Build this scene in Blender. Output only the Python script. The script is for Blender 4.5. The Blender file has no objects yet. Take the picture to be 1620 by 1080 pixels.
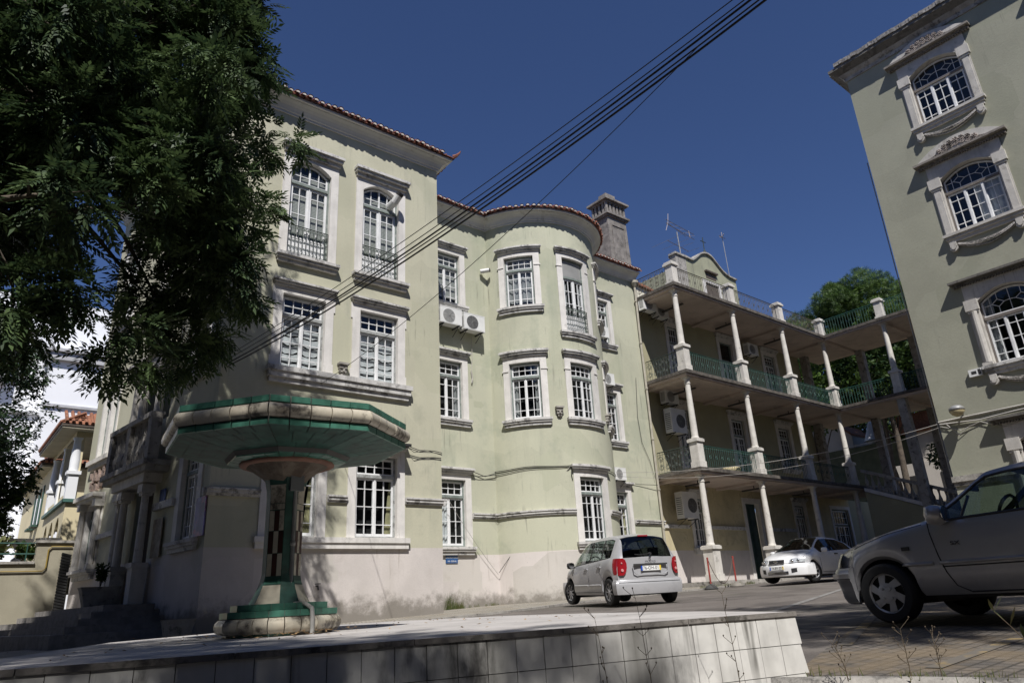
import bpy, math, random
import numpy as np
from mathutils import Vector, Matrix
random.seed(7); rng=np.random.default_rng(11)
sc=bpy.context.scene
COL=sc.collection
R=math.radians
# ---------------------------------------------------------------- materials
MATS={}
def nt(m):
    m.use_nodes=True; t=m.node_tree; t.nodes.clear(); return t
def mk(name,col,rough=.75,metal=0.,var=.12,vs=1.5,fine=.05,fs=30,bump=.0,bs=60,streak=0.,scol=(.12,.11,.09),ssc=3.0,
       dirt=0.,dcol=(.05,.045,.035),ds=2.0,dth=.55,space='P',spec=.5,coat=0.,brick=None,lowdirt=None,cracks=0.,emis=None,dstretch=1.,drip=0.,dripc=(.16,.155,.13),patch=0.):
    if name in MATS: return MATS[name]
    m=bpy.data.materials.new(name); t=nt(m); N=t.nodes.new; L=t.links.new
    out=N('ShaderNodeOutputMaterial'); b=N('ShaderNodeBsdfPrincipled'); L(b.outputs[0],out.inputs[0])
    if space=='P':
        g=N('ShaderNodeNewGeometry'); co=g.outputs['Position']
    else:
        g=N('ShaderNodeTexCoord'); co=g.outputs['Object']
    def noise(scale,vec=None,detail=4,rough_=.55):
        n=N('ShaderNodeTexNoise'); n.inputs['Scale'].default_value=scale; n.inputs['Detail'].default_value=detail; n.inputs['Roughness'].default_value=rough_
        L(vec or co,n.inputs['Vector']); return n.outputs['Fac']
    def mapping(sx,sy,sz):
        mp=N('ShaderNodeMapping'); mp.inputs['Scale'].default_value=(sx,sy,sz); L(co,mp.inputs['Vector']); return mp.outputs[0]
    def ramp(fac,a,bb):
        r=N('ShaderNodeMapRange'); r.inputs['From Min'].default_value=a; r.inputs['From Max'].default_value=bb; r.interpolation_type='SMOOTHSTEP'; L(fac,r.inputs['Value']); return r.outputs['Result']
    def mix(fac,c1,c2):
        x=N('ShaderNodeMix'); x.data_type='RGBA'
        if isinstance(fac,float): x.inputs['Factor'].default_value=fac
        else: L(fac,x.inputs['Factor'])
        for s,c in ((x.inputs[6],c1),(x.inputs[7],c2)):
            if isinstance(c,tuple): s.default_value=(*c[:3],1)
            else: L(c,s)
        return x.outputs[2]
    def mul(a,bb):
        x=N('ShaderNodeMath'); x.operation='MULTIPLY'
        for s,c in ((x.inputs[0],a),(x.inputs[1],bb)):
            if isinstance(c,(int,float)): s.default_value=c
            else: L(c,s)
        return x.outputs[0]
    c=tuple(col)
    if brick:
        bt=N('ShaderNodeTexBrick'); bt.offset=brick.get('off',0.); bt.inputs['Scale'].default_value=1
        bt.inputs['Brick Width'].default_value=brick['w']; bt.inputs['Row Height'].default_value=brick['h']; bt.inputs['Mortar Size'].default_value=brick.get('m',.004)
        bt.inputs['Color1'].default_value=(*col,1); bt.inputs['Color2'].default_value=(*brick.get('c2',tuple(v*.88 for v in col)),1); bt.inputs['Mortar'].default_value=(*brick.get('mc',(.1,.09,.08)),1)
        ax=brick.get('ax','xz')
        sp=N('ShaderNodeSeparateXYZ'); L(co,sp.inputs[0]); cb=N('ShaderNodeCombineXYZ')
        L(sp.outputs['XYZ'.index(ax[0].upper())],cb.inputs[0]); L(sp.outputs['XYZ'.index(ax[1].upper())],cb.inputs[1])
        if 'o' in brick:
            va=N('ShaderNodeVectorMath'); va.operation='ADD'; L(cb.outputs[0],va.inputs[0]); va.inputs[1].default_value=(*brick['o'],0); L(va.outputs[0],bt.inputs['Vector'])
        else: L(cb.outputs[0],bt.inputs['Vector'])
        c=bt.outputs['Color']
    dk=tuple(v*(1-var) for v in col); lt=tuple(min(1,v*(1+var)) for v in col)
    if var>0:
        f=ramp(noise(vs,detail=5),.3,.7)
        if brick:
            f2=mul(f,var); c=mix(f2,c,(0.02,.02,.02))
        else: c=mix(f,dk,lt)
    if fine>0:
        f=mul(ramp(noise(fs,detail=3),.35,.75),fine*2); c=mix(f,c,tuple(v*.55 for v in col))
    if streak>0:
        f=ramp(noise(1.,mapping(ssc,ssc,ssc*.11),detail=5),.5,.78); c=mix(mul(f,streak),c,scol)
    if patch>0:
        v=N('ShaderNodeTexVoronoi'); v.inputs['Scale'].default_value=.55; v.distance='CHEBYCHEV'; L(co,v.inputs['Vector']); sp_=N('ShaderNodeSeparateColor'); L(v.outputs['Color'],sp_.inputs[0])
        f=mul(ramp(sp_.outputs[0],.62,.66),patch); c=mix(f,c,tuple(min(1,x*1.13) for x in col)); f=mul(ramp(sp_.outputs[1],.72,.76),patch); c=mix(f,c,(col[0]*.84,col[1]*.87,col[2]*.82))
    if drip>0:
        n1=ramp(noise(1.,mapping(9.,9.,.45),detail=3,rough_=.7),.56,.72); n2=ramp(noise(1.,mapping(.9,.9,.7),detail=4),.48,.62); c=mix(mul(mul(n1,n2),drip),c,dripc)
        sp3=ramp(noise(7.,detail=2),.70,.74); c=mix(mul(sp3,drip*.5),c,tuple(x*.55 for x in col))
    if dirt>0:
        f=ramp(noise(1.,mapping(ds,ds,ds*dstretch),detail=8,rough_=.68),dth,dth+.13); c=mix(mul(f,dirt),c,dcol)
    if lowdirt:
        z0,z1,dc,am=lowdirt
        sp=N('ShaderNodeSeparateXYZ'); L(co,sp.inputs[0])
        nn=noise(2.2,detail=7,rough_=.7)
        ad=N('ShaderNodeMath'); ad.operation='MULTIPLY_ADD'; L(nn,ad.inputs[0]); ad.inputs[1].default_value=-(z1-z0)*2.2; L(sp.outputs[2],ad.inputs[2])
        f=ramp(ad.outputs[0],z0-(z1-z0)*.6,z0-(z1-z0)*1.4); c=mix(mul(f,am),c,dc)
    if cracks>0:
        v=N('ShaderNodeTexVoronoi'); v.feature='DISTANCE_TO_EDGE'; v.inputs['Scale'].default_value=cracks
        nz=N('ShaderNodeTexNoise'); nz.inputs['Scale'].default_value=2; L(co,nz.inputs['Vector'])
        va=N('ShaderNodeVectorMath'); va.operation='ADD'; L(co,va.inputs[0]); L(nz.outputs['Color'],va.inputs[1]); L(va.outputs[0],v.inputs['Vector'])
        f=ramp(v.outputs['Distance'],.012,.0); c=mix(mul(f,.45),c,tuple(x*.5 for x in col))
    if isinstance(c,tuple): b.inputs['Base Color'].default_value=(*c,1)
    else: L(c,b.inputs['Base Color'])
    b.inputs['Roughness'].default_value=rough; b.inputs['Metallic'].default_value=metal
    b.inputs['Specular IOR Level'].default_value=spec
    if coat: b.inputs['Coat Weight'].default_value=coat; b.inputs['Coat Roughness'].default_value=.06
    if bump>0:
        bp=N('ShaderNodeBump'); bp.inputs['Strength'].default_value=1.; bp.inputs['Distance'].default_value=bump
        h=noise(bs,detail=5,rough_=.65); L(h,bp.inputs['Height']); L(bp.outputs[0],b.inputs['Normal'])
    MATS[name]=m; return m
def glassmat(name,tint=(.72,.76,.78),rough=.02,refl=1.45,fac=None):
    if name in MATS: return MATS[name]
    m=bpy.data.materials.new(name); t=nt(m); N=t.nodes.new; L=t.links.new
    out=N('ShaderNodeOutputMaterial'); mx=N('ShaderNodeMixShader'); tr=N('ShaderNodeBsdfTransparent'); gl=N('ShaderNodeBsdfGlossy')
    lw=N('ShaderNodeLayerWeight'); lw.inputs['Blend'].default_value=.5; pw=N('ShaderNodeMath'); pw.operation='POWER'; pw.inputs[1].default_value=4.; L(lw.outputs['Facing'],pw.inputs[0]); fr=N('ShaderNodeMath'); fr.operation='MULTIPLY_ADD'; fr.inputs[1].default_value=.85; fr.inputs[2].default_value=.05; L(pw.outputs[0],fr.inputs[0])
    tr.inputs['Color'].default_value=(*tint,1); gl.inputs['Roughness'].default_value=rough; gl.inputs['Color'].default_value=(.9,.93,.95,1)
    n=N('ShaderNodeTexNoise'); n.inputs['Scale'].default_value=2.5; bp=N('ShaderNodeBump'); bp.inputs['Distance'].default_value=.006; g=N('ShaderNodeNewGeometry')
    L(g.outputs['Position'],n.inputs['Vector']); L(n.outputs['Fac'],bp.inputs['Height'])
    L(bp.outputs[0],gl.inputs['Normal'])
    L(fr.outputs[0],mx.inputs[0]); L(tr.outputs[0],mx.inputs[1]); L(gl.outputs[0],mx.inputs[2]); L(mx.outputs[0],out.inputs[0])
    MATS[name]=m; return m
def leafmat(name,c1,c2,rough=.4,trans=.25,vs=1.2):
    m=bpy.data.materials.new(name); t=nt(m); N=t.nodes.new; L=t.links.new
    out=N('ShaderNodeOutputMaterial'); b=N('ShaderNodeBsdfPrincipled'); tl=N('ShaderNodeBsdfTranslucent'); mx=N('ShaderNodeMixShader')
    g=N('ShaderNodeNewGeometry'); n=N('ShaderNodeTexNoise'); n.inputs['Scale'].default_value=vs; n.inputs['Detail'].default_value=3
    L(g.outputs['Position'],n.inputs['Vector'])
    x=N('ShaderNodeMix'); x.data_type='RGBA'; x.inputs[6].default_value=(*c1,1); x.inputs[7].default_value=(*c2,1)
    ad=N('ShaderNodeMath'); ad.operation='ADD'; mm=N('ShaderNodeMath'); mm.operation='MULTIPLY_ADD'; mm.inputs[1].default_value=.5; mm.inputs[2].default_value=-.25
    L(g.outputs['Random Per Island'],mm.inputs[0]); L(mm.outputs[0],ad.inputs[0]); L(n.outputs['Fac'],ad.inputs[1])
    r=N('ShaderNodeMapRange'); r.inputs['From Min'].default_value=.3; r.inputs['From Max'].default_value=.75; L(ad.outputs[0],r.inputs['Value'])
    L(r.outputs[0],x.inputs['Factor']); L(x.outputs[2],b.inputs['Base Color']); L(x.outputs[2],tl.inputs['Color'])
    b.inputs['Roughness'].default_value=rough; b.inputs['Specular IOR Level'].default_value=.3; mx.inputs[0].default_value=trans
    L(b.outputs[0],mx.inputs[1]); L(tl.outputs[0],mx.inputs[2]); L(mx.outputs[0],out.inputs[0]); MATS[name]=m; return m
# ---------------------------------------------------------------- mesh builder
ORG={}
def ident(a,b,c): return (a,b,c)
class MB:
    def __init__(s,M=None): s.v=[]; s.f=[]; s.mi=[]; s.M=M; s.cm=0
    def addv(s,pts,local=True):
        i=len(s.v)
        if s.M and local: s.v+= [tuple(s.M(*p)) for p in pts]
        else: s.v+= [tuple(p) for p in pts]
        return i
    def addf(s,fs,off=0):
        for f in fs: s.f.append(tuple(i+off for i in f)); s.mi.append(s.cm)
    def quad(s,a,b,c,d,local=True): s.addf([(0,1,2,3)],s.addv([a,b,c,d],local))
    def box(s,x0,x1,y0,y1,z0,z1,nx=1,nz=1):
        # local axes (u,z,n) in mapped mode: x=u, y=z, z=n ; otherwise plain xyz. subdivided along the first axis
        if x1<x0: x0,x1=x1,x0
        xs=[x0+(x1-x0)*i/nx for i in range(nx+1)]
        o=s.addv([(x,y,z) for x in xs for y,z in ((y0,z0),(y1,z0),(y1,z1),(y0,z1))])
        fs=[(0,3,2,1)]+[(4*nx,4*nx+1,4*nx+2,4*nx+3)]
        for i in range(nx):
            a=4*i;b=a+4
            for k in range(4):
                k2=(k+1)%4; fs.append((a+k,a+k2,b+k2,b+k))
        s.addf(fs,o)
    def cbox(s,c,d,rot=None):
        # centred box with optional 3x3 rotation
        pts=[]
        for sx in(-.5,.5):
            for sy in(-.5,.5):
                for sz in(-.5,.5):
                    p=Vector((sx*d[0],sy*d[1],sz*d[2]))
                    if rot is not None: p=rot@p
                    pts.append(tuple(p+Vector(c)))
        s.addf([(0,1,3,2),(4,6,7,5),(0,4,5,1),(2,3,7,6),(0,2,6,4),(1,5,7,3)],s.addv(pts))
    def tube(s,pts,r,n=5,cap=True,local=True):
        if s.M and local: pts=[Vector(s.M(*p)) for p in pts]
        else: pts=[Vector(p) for p in pts]
        k=len(pts); rr=r if isinstance(r,(list,tuple)) else [r]*k
        o=len(s.v); up=Vector((0,0,1))
        pn=None
        for i,p in enumerate(pts):
            d=(pts[min(i+1,k-1)]-pts[max(i-1,0)])
            if d.length<1e-9: d=Vector((0,0,1))
            d.normalize()
            if pn is None:
                a=up if abs(d.z)<.9 else Vector((1,0,0)); nrm=d.cross(a).normalized()
            else:
                nrm=(pn-d*pn.dot(d)); nrm=nrm.normalized() if nrm.length>1e-6 else d.orthogonal().normalized()
            pn=nrm; bn=d.cross(nrm)
            for j in range(n):
                t=2*math.pi*j/n; q=p+(nrm*math.cos(t)+bn*math.sin(t))*rr[i]; s.v.append(tuple(q))
        for i in range(k-1):
            for j in range(n):
                j2=(j+1)%n; s.addf([(i*n+j,i*n+j2,(i+1)*n+j2,(i+1)*n+j)],o)
        if cap: s.addf([tuple(range(n-1,-1,-1)),tuple((k-1)*n+j for j in range(n))],o)
    def lathe(s,c,prof,n=16,ax=None,ph=0.,cap=True):
        # prof: list (r,h) about vertical axis through c (or axis matrix ax)
        o=len(s.v)
        pts=[]
        for r,h in prof:
            for j in range(n):
                t=2*math.pi*j/n+ph; p=Vector((r*math.cos(t),r*math.sin(t),h))
                if ax is not None: p=ax@p
                pts.append(tuple(Vector(c)+p))
        s.v+=pts if not s.M else [tuple(s.M(*p)) for p in pts]
        for i in range(len(prof)-1):
            for j in range(n):
                j2=(j+1)%n; s.addf([(i*n+j,i*n+j2,(i+1)*n+j2,(i+1)*n+j)],o)
        if cap: s.addf([tuple(range(n-1,-1,-1)),tuple((len(prof)-1)*n+j for j in range(n))],o)
    def extr(s,poly,a0,a1,axis=2,local=True):
        # extrude 2D polygon along an axis index
        n=len(poly)
        def P(p,a):
            l=[p[0],p[1]]; l.insert(axis,a); return tuple(l)
        o=s.addv([P(p,a0) for p in poly]+[P(p,a1) for p in poly],local)
        s.addf([tuple(range(n-1,-1,-1)),tuple(range(n,2*n))]+[(i,(i+1)%n,n+(i+1)%n,n+i) for i in range(n)],o)
    def sweep(s,path,prof,closed=False,z0=0.):
        # path: plan polyline with outward normal to the right of travel; prof: list (n,z)
        P=[Vector(p[:2]) for p in path]; k=len(P); o=len(s.v); m=len(prof)
        for i in range(k):
            a=P[(i-1)%k] if (closed or i>0) else None; b=P[(i+1)%k] if (closed or i<k-1) else None
            ns=[]
            if a is not None: d=(P[i]-a).normalized(); ns.append(Vector((d.y,-d.x)))
            if b is not None: d=(b-P[i]).normalized(); ns.append(Vector((d.y,-d.x)))
            nn=ns[0] if len(ns)==1 else (ns[0]+ns[1])/max(.3,(1+ns[0].dot(ns[1])))
            for (w,z) in prof: q=P[i]+nn*w; s.v.append((q.x,q.y,z+z0))
        for i in range(k if closed else k-1):
            i2=(i+1)%k
            for j in range(m-1): s.addf([(i*m+j,i*m+j+1,i2*m+j+1,i2*m+j)],o)
        if not closed: s.addf([tuple(range(m-1,-1,-1)),tuple((k-1)*m+j for j in range(m))],o)
    def build(s,name,mats,parent=None,smooth=False,label=None,angle=None):
        if not isinstance(mats,(list,tuple)): mats=[mats]
        off=ORG.get(parent.name,Vector((0,0,0))) if parent else Vector((0,0,0))
        me=bpy.data.meshes.new(name)
        v=np.array(s.v,dtype=np.float64).reshape(-1,3)-np.array(off)
        me.from_pydata(v.tolist(),[],s.f); 
        for m in mats: me.materials.append(m)
        if len(mats)>1: me.polygons.foreach_set('material_index',s.mi)
        if smooth: me.polygons.foreach_set('use_smooth',[True]*len(me.polygons))
        me.validate(); me.update()
        if angle is not None and smooth:
            try: me.set_sharp_from_angle(angle=R(angle))
            except Exception: pass
        o=bpy.data.objects.new(name,me); COL.objects.link(o)
        if parent: o.parent=parent
        ORG[o.name]=off
        if label: o['label']=label
        return o
def tag(o,label,cat,group=None):
    o['label']=label; o['category']=cat
    if group: o['group']=group
    return o
def struct(o,kind='structure'): o['kind']=kind; return o
def thing(name,label,cat,loc=(0,0,0),group=None,rotz=0,org=True):
    o=bpy.data.objects.new(name,None); COL.objects.link(o); o.location=loc; o.rotation_euler=(0,0,rotz); o.empty_display_size=.3
    ORG[o.name]=Vector(loc) if org else Vector((0,0,0))
    return tag(o,label,cat,group)
def copy_tree(o,parent=None,loc=None,rotz=None,label=None):
    c=o.copy(); COL.objects.link(c)
    if parent: c.parent=parent
    if loc is not None: c.location=loc
    if rotz is not None: c.rotation_euler=(0,0,rotz)
    if label: c['label']=label
    for ch in list(o.children): copy_tree(ch,c)
    return c
def frame(O,D,N):
    O=Vector(O);D=Vector(D);N=Vector(N)
    def M(u,z,n): p=O+D*u+N*n; return (p.x,p.y,z)
    return M
def cylframe(c,r):
    def M(u,z,n): # u = arc angle in radians from -Y direction
        return (c[0]+(r+n)*math.sin(u),c[1]-(r+n)*math.cos(u),z)
    return M
def Tz(x,y):
    z=-.43+.028*(max(x,3.)-8)+.003*(min(max(y,0),25)-2.5)
    if x<3: z-=.006*(3-max(x,-30))
    if x>36:
        k=min(1,(x-46)/3) if x>46 else 0
        z+=k*(4.5-z)
        if x>55: z+=min(20,(x-55)*.12)
    return z
# ---------------------------------------------------------------- palette
green=mk('stucco_green',(.49,.475,.362),.9,var=.07,vs=.6,fine=.06,fs=18,bump=.006,bs=45,streak=.42,scol=(.27,.29,.23),ssc=1.6,dirt=.25,dcol=(.25,.26,.2),ds=.7,dth=.56,drip=.55,patch=.3)
green2=mk('stucco_green_pale',(.47,.47,.36),.9,var=.08,vs=.5,fine=.06,fs=18,bump=.006,bs=45,streak=.5,scol=(.27,.30,.23),ssc=1.8,dirt=.4,dcol=(.3,.33,.25),ds=.6,dth=.52,drip=.6,patch=.4)
greenR=mk('stucco_green_grey',(.32,.318,.248),.92,var=.07,vs=.8,fine=.06,fs=14,bump=.005,bs=12,streak=.18,scol=(.24,.27,.2),ssc=.8,dirt=.3,dcol=(.27,.27,.21),ds=.5,dth=.55,drip=.35,dripc=(.15,.15,.12),patch=.3)
dado=mk('render_dado',(.58,.535,.505),.92,var=.08,vs=.9,fine=.05,fs=20,bump=.006,bs=30,streak=.25,scol=(.36,.33,.28),ssc=1.2,dirt=.3,dcol=(.38,.34,.29),ds=1.1,dth=.56,drip=.5,dripc=(.30,.26,.22),patch=.5,lowdirt=(.1,.75,(.15,.135,.11),.8))
yellow=mk('stucco_yellow',(.56,.49,.31),.9,var=.1,vs=.8,fine=.05,bump=.004,streak=.4,scol=(.28,.24,.15),ssc=1.5,dirt=.4,dcol=(.3,.26,.17),ds=.9,dth=.52,cracks=.5)
yellow2=mk('stucco_cream_yellow',(.68,.6,.38),.9,var=.06,vs=.5,fine=.03,bump=.003,streak=.25,scol=(.42,.38,.25),ssc=1.)
stone=mk('painted_stone',(.68,.655,.62),.8,var=.08,vs=2.5,fine=.06,fs=25,bump=.003,bs=40,drip=.4,dripc=(.25,.22,.19),streak=.35,scol=(.35,.33,.3),ssc=5,dirt=.5,dcol=(.28,.27,.25),ds=2.5,dth=.60)
stoneD=mk('weathered_sill_stone',(.60,.585,.56),.85,var=.12,vs=3,fine=.08,fs=25,bump=.006,bs=35,streak=.65,scol=(.10,.095,.085),ssc=3.5,dirt=.75,dcol=(.085,.08,.075),ds=3.,dth=.50)
stoneL=mk('limestone_rough',(.34,.32,.29),.9,var=.2,vs=3,fine=.1,fs=20,bump=.015,bs=22,dirt=.8,dcol=(.07,.065,.06),ds=4,dth=.52,streak=.4,scol=(.12,.11,.1))
colm=mk('column_stone',(.62,.59,.54),.85,var=.1,vs=3,fine=.07,fs=30,bump=.006,bs=30,streak=.35,scol=(.25,.23,.2),ssc=5,dirt=.5,dcol=(.16,.15,.13),ds=3.5,dth=.56)
slabm=mk('slab_render',(.52,.43,.37),.9,var=.1,vs=.8,fine=.04,bump=.003,dirt=.5,dcol=(.3,.25,.22),ds=.9,dth=.5)
slabe=mk('slab_edge_mossy',(.12,.105,.09),.95,var=.3,vs=4,fine=.15,bump=.015,bs=30,dirt=.8,dcol=(.05,.045,.04),ds=3,dth=.48)
cornm=mk('eave_plaster',(.60,.595,.575),.85,var=.08,vs=1.5,fine=.03,bump=.003,streak=.2,scol=(.38,.36,.33),ssc=2,dirt=.55,dcol=(.26,.24,.21),ds=1.6,dth=.57)
tile=mk('roof_tile',(.26,.10,.065),.85,var=.35,vs=6,fine=.12,fs=25,bump=.006,bs=30,dirt=.7,dcol=(.085,.06,.05),ds=5,dth=.52)
tile2=mk('roof_tile_fresh',(.27,.115,.065),.85,var=.3,vs=5,fine=.1,bump=.005,dirt=.5,dcol=(.15,.09,.06),ds=3)
mortar=mk('mortar',(.50,.45,.41),.9,var=.3,vs=8,dirt=.6,dcol=(.2,.17,.15),ds=8)
stoneR=mk('painted_stone_grey',(.52,.495,.455),.85,var=.1,vs=2.5,fine=.08,fs=25,bump=.004,bs=40,drip=.5,dripc=(.2,.18,.15),streak=.4,scol=(.25,.23,.2),ssc=4,dirt=.5,dcol=(.2,.18,.16),ds=3,dth=.56)
woodW=mk('white_joinery',(.76,.765,.765),.45,var=.08,vs=3,fine=.06,dirt=.35,dcol=(.42,.40,.36),ds=9,dth=.55,streak=.35,scol=(.5,.48,.45),ssc=8)
woodG=mk('green_grey_joinery',(.20,.235,.215),.7,var=.2,vs=5,fine=.2,fs=40,bump=.003,dirt=.6,dcol=(.42,.42,.40),ds=7,dth=.53)
woodD=mk('worn_grey_joinery',(.36,.37,.36),.8,var=.2,vs=6,fine=.2,fs=40,bump=.003,dirt=.7,dcol=(.12,.12,.11),ds=7,dth=.5)
doorG=mk('dark_green_door',(.03,.055,.045),.6,var=.2,vs=3,fine=.1)
doorB=mk('door_dark_wood',(.09,.07,.055),.7,var=.2,vs=3,fine=.1)
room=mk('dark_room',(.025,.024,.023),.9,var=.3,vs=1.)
glass=glassmat('window_glass')
curt=mk('curtain_cloth',(.82,.80,.77),.9,var=.12,vs=6)
curtY=mk('curtain_yellow',(.5,.45,.25),.9,var=.2,vs=8)
blind=mk('roller_blind',(.62,.60,.53),.85,var=.06,vs=5,brick=dict(w=5,h=.05,m=.008,mc=(.22,.21,.18)))
iron=mk('painted_iron_dark',(.03,.045,.035),.6,var=.4,vs=12,fine=.1,dirt=.4,dcol=(.16,.18,.12),ds=9,dth=.55)
ironG=mk('painted_iron_green',(.018,.078,.06),.5,var=.3,vs=8,fine=.1,dirt=.5,dcol=(.06,.05,.035),ds=9,dth=.55)
ironR=mk('painted_iron_brown',(.07,.065,.05),.7,var=.4,vs=8,fine=.1,dirt=.6,dcol=(.2,.12,.07),ds=9,dth=.52)
metalW=mk('white_sheet_metal',(.72,.72,.70),.45,var=.05,vs=3,fine=.02,streak=.15,scol=(.4,.37,.3),ssc=5,space='O')
metalG=mk('grey_metal',(.30,.30,.30),.5,.3,var=.1,vs=3)
black=mk('black_rubber',(.02,.02,.021),.75,var=.2,vs=6,space='O')
cablem=mk('cable_black',(.02,.02,.02),.6,var=0,fine=0)
cableL=mk('cable_pale',(.38,.36,.33),.6,var=.2,fine=0)
plastic=mk('grey_plastic',(.28,.28,.27),.5,var=.1)
white=mk('clean_white',(.82,.83,.85),.6,var=.03,vs=.5,fine=0,streak=.08,scol=(.6,.6,.6),ssc=.6)
# ---------------------------------------------------------------- text
def text_obj(name,body,size,mat,M3,parent,depth=.002,align='CENTER',sx=1.):
    cu=bpy.data.curves.new(name,'FONT'); cu.body=body; cu.size=size; cu.extrude=depth; cu.align_x=align; cu.align_y='CENTER'; cu.space_character=1.05
    o=bpy.data.objects.new(name+'_tmp',cu); COL.objects.link(o)
    dg=bpy.context.evaluated_depsgraph_get(); me=bpy.data.meshes.new_from_object(o.evaluated_get(dg)); bpy.data.objects.remove(o); bpy.data.curves.remove(cu)
    T=M3 @ Matrix.Diagonal((sx,1,1,1)); me.transform(T); me.name=name
    off=ORG.get(parent.name,Vector((0,0,0)))
    me.transform(Matrix.Translation(-off))
    me.materials.clear(); me.materials.append(mat); m=bpy.data.objects.new(name,me); COL.objects.link(m); m.parent=parent; ORG[m.name]=off
    return m
def basis(o,x,y):
    x=Vector(x).normalized(); y=Vector(y).normalized(); z=x.cross(y)
    return Matrix(((x.x,y.x,z.x,o[0]),(x.y,y.y,z.y,o[1]),(x.z,y.z,z.z,o[2]),(0,0,0,1)))
# ---------------------------------------------------------------- walls with openings
def wall(M,u0,u1,z0,z1,holes,du=None,thick=0.):
    mb=MB(M)
    us={u0,u1}; zs={z0,z1}
    for (a,b,c,d) in holes: us|={min(max(a,u0),u1),min(max(b,u0),u1)}; zs|={min(max(c,z0),z1),min(max(d,z0),z1)}
    if du:
        n=max(1,round((u1-u0)/du)); us|={u0+(u1-u0)*i/n for i in range(n+1)}
    def cl(s): 
        s=sorted(s); r=[s[0]]
        for x in s[1:]:
            if x-r[-1]>1e-5: r.append(x)
        return r
    us=cl(us); zs=cl(zs)
    idx={}
    for i,u in enumerate(us):
        for j,z in enumerate(zs): idx[i,j]=mb.addv([(u,z,0)])
    for i in range(len(us)-1):
        for j in range(len(zs)-1):
            uc=(us[i]+us[i+1])/2; zc=(zs[j]+zs[j+1])/2
            if any(a<uc<b and c<zc<d for (a,b,c,d) in holes): continue
            mb.addf([(idx[i,j],idx[i+1,j],idx[i+1,j+1],idx[i,j+1])])
    return mb
def arc(u0,u1,zs,zc,n=12):
    m=(u0+u1)/2;h=(u1-u0)/2
    return [(u0+(u1-u0)*i/n, zs+(zc-zs)*(1-((u0+(u1-u0)*i/n-m)/h)**2)) for i in range(n+1)]
def spandrel(mb,u0,u1,zs,zc,zt,n0,n1,seg=12):
    A=arc(u0,u1,zs,zc,seg)
    for (a,za),(b,zb) in zip(A[:-1],A[1:]):
        o=mb.addv([(a,za,n0),(b,zb,n0),(b,zt,n0),(a,zt,n0),(a,za,n1),(b,zb,n1),(b,zt,n1),(a,zt,n1)])
        mb.addf([(4,5,6,7),(0,3,2,1),(0,1,5,4),(2,3,7,6)],o)
def leaf(mb,u0,u1,z0,z1,n0,n1,k,st=.05,bt=.07,cols=2,rows=(.17,.33,.33,.17),mw=.022,nx=1,solid=0.,topst=None):
    st*=k; mwu=mw*k
    if topst is None: topst=bt*.8
    mb.box(u0,u0+st,z0,z1,n0,n1); mb.box(u1-st,u1,z0,z1,n0,n1)
    mb.box(u0+st,u1-st,z0,z0+bt,n0,n1,nx); mb.box(u0+st,u1-st,z1-topst,z1,n0,n1,nx)
    a,b,c,d=u0+st,u1-st,z0+bt,z1-topst
    if solid>0:
        mb.box(a,b,c,c+solid,n0+.01,n1-.012,nx); mb.box(a,b,c+solid,c+solid+.06,n0,n1,nx); c+=solid+.06
    for i in range(1,cols):
        x=a+(b-a)*i/cols; mb.box(x-mwu/2,x+mwu/2,c,d,n0+.004,n1-.006)
    t=d
    for r_ in rows[:-1]:
        t-=(d-c)*r_; 
        for i in range(cols):
            x0=a+(b-a)*i/cols+(mwu/2 if i else 0); x1=a+(b-a)*(i+1)/cols-(mwu/2 if i<cols-1 else 0)
            mb.box(x0,x1,t-mw/2,t+mw/2,n0+.006,n1-.008,nx)
    return a,b,c,d
def scroll(cx,cz,r,s=1,turns=1.25,n=12,dirn=1):
    return [(cx+s*r*(1-.7*i/n)*math.cos(dirn*turns*2*math.pi*i/n),cz+r*(1-.7*i/n)*math.sin(dirn*turns*2*math.pi*i/n)) for i in range(n+1)]
def balcony_rail(M,u0,u1,z0,z1,n,k,parent,m,name='railing',sc_=True,bars=11,ret=0.):
    mb=MB(M)
    def seg(a,b,nn=6): return [(a[0]+(b[0]-a[0])*i/nn,a[1]+(b[1]-a[1])*i/nn,n) for i in range(nn+1)]
    for z,r in ((z1,.016),(z1-.10,.008),(z0+.03,.012),(z0+.14,.008)): mb.tube(seg((u0,z),(u1,z)),r,4)
    w=(u1-u0)/bars
    for i in range(bars+1):
        u=u0+w*i; mb.tube([(u,z0+.03,n),(u,z1,n)],.012 if i in(0,bars) else .010,4)
    if sc_:
        for i in range(bars):
            u=u0+w*(i+.5); rr=w*.36
            for zz,d_ in ((z0+.30,1),(z0+.52,-1),(z0+.74,1)):
                if zz+rr/k<z1-.1:
                    mb.tube([(u+(p[0]-u),zz+(p[1]-zz)/k,n) for p in scroll(u,zz,rr,1,1.1,8,d_)],.009,3,False)
            mb.tube([(u-w*.3,z0+.22,n),(u,z0+.16,n),(u+w*.3,z0+.22,n)],.006,3,False)
        # leaves / flower heads in the top frieze
        for i in range(bars):
            u=u0+w*(i+.5)
            for q in range(3):
                o=mb.addv([(u-w*.35+q*w*.25,z1-.10,n+.01),(u-w*.1+q*w*.2,z1-.13-.04*(q%2),n+.025),(u+w*.05+q*w*.15,z1-.05,n+.01),(u-w*.15+q*w*.2,z1-.02,n)])
                mb.addf([(0,1,2,3)],o)
    return mb.build(name,m,parent)
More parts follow.
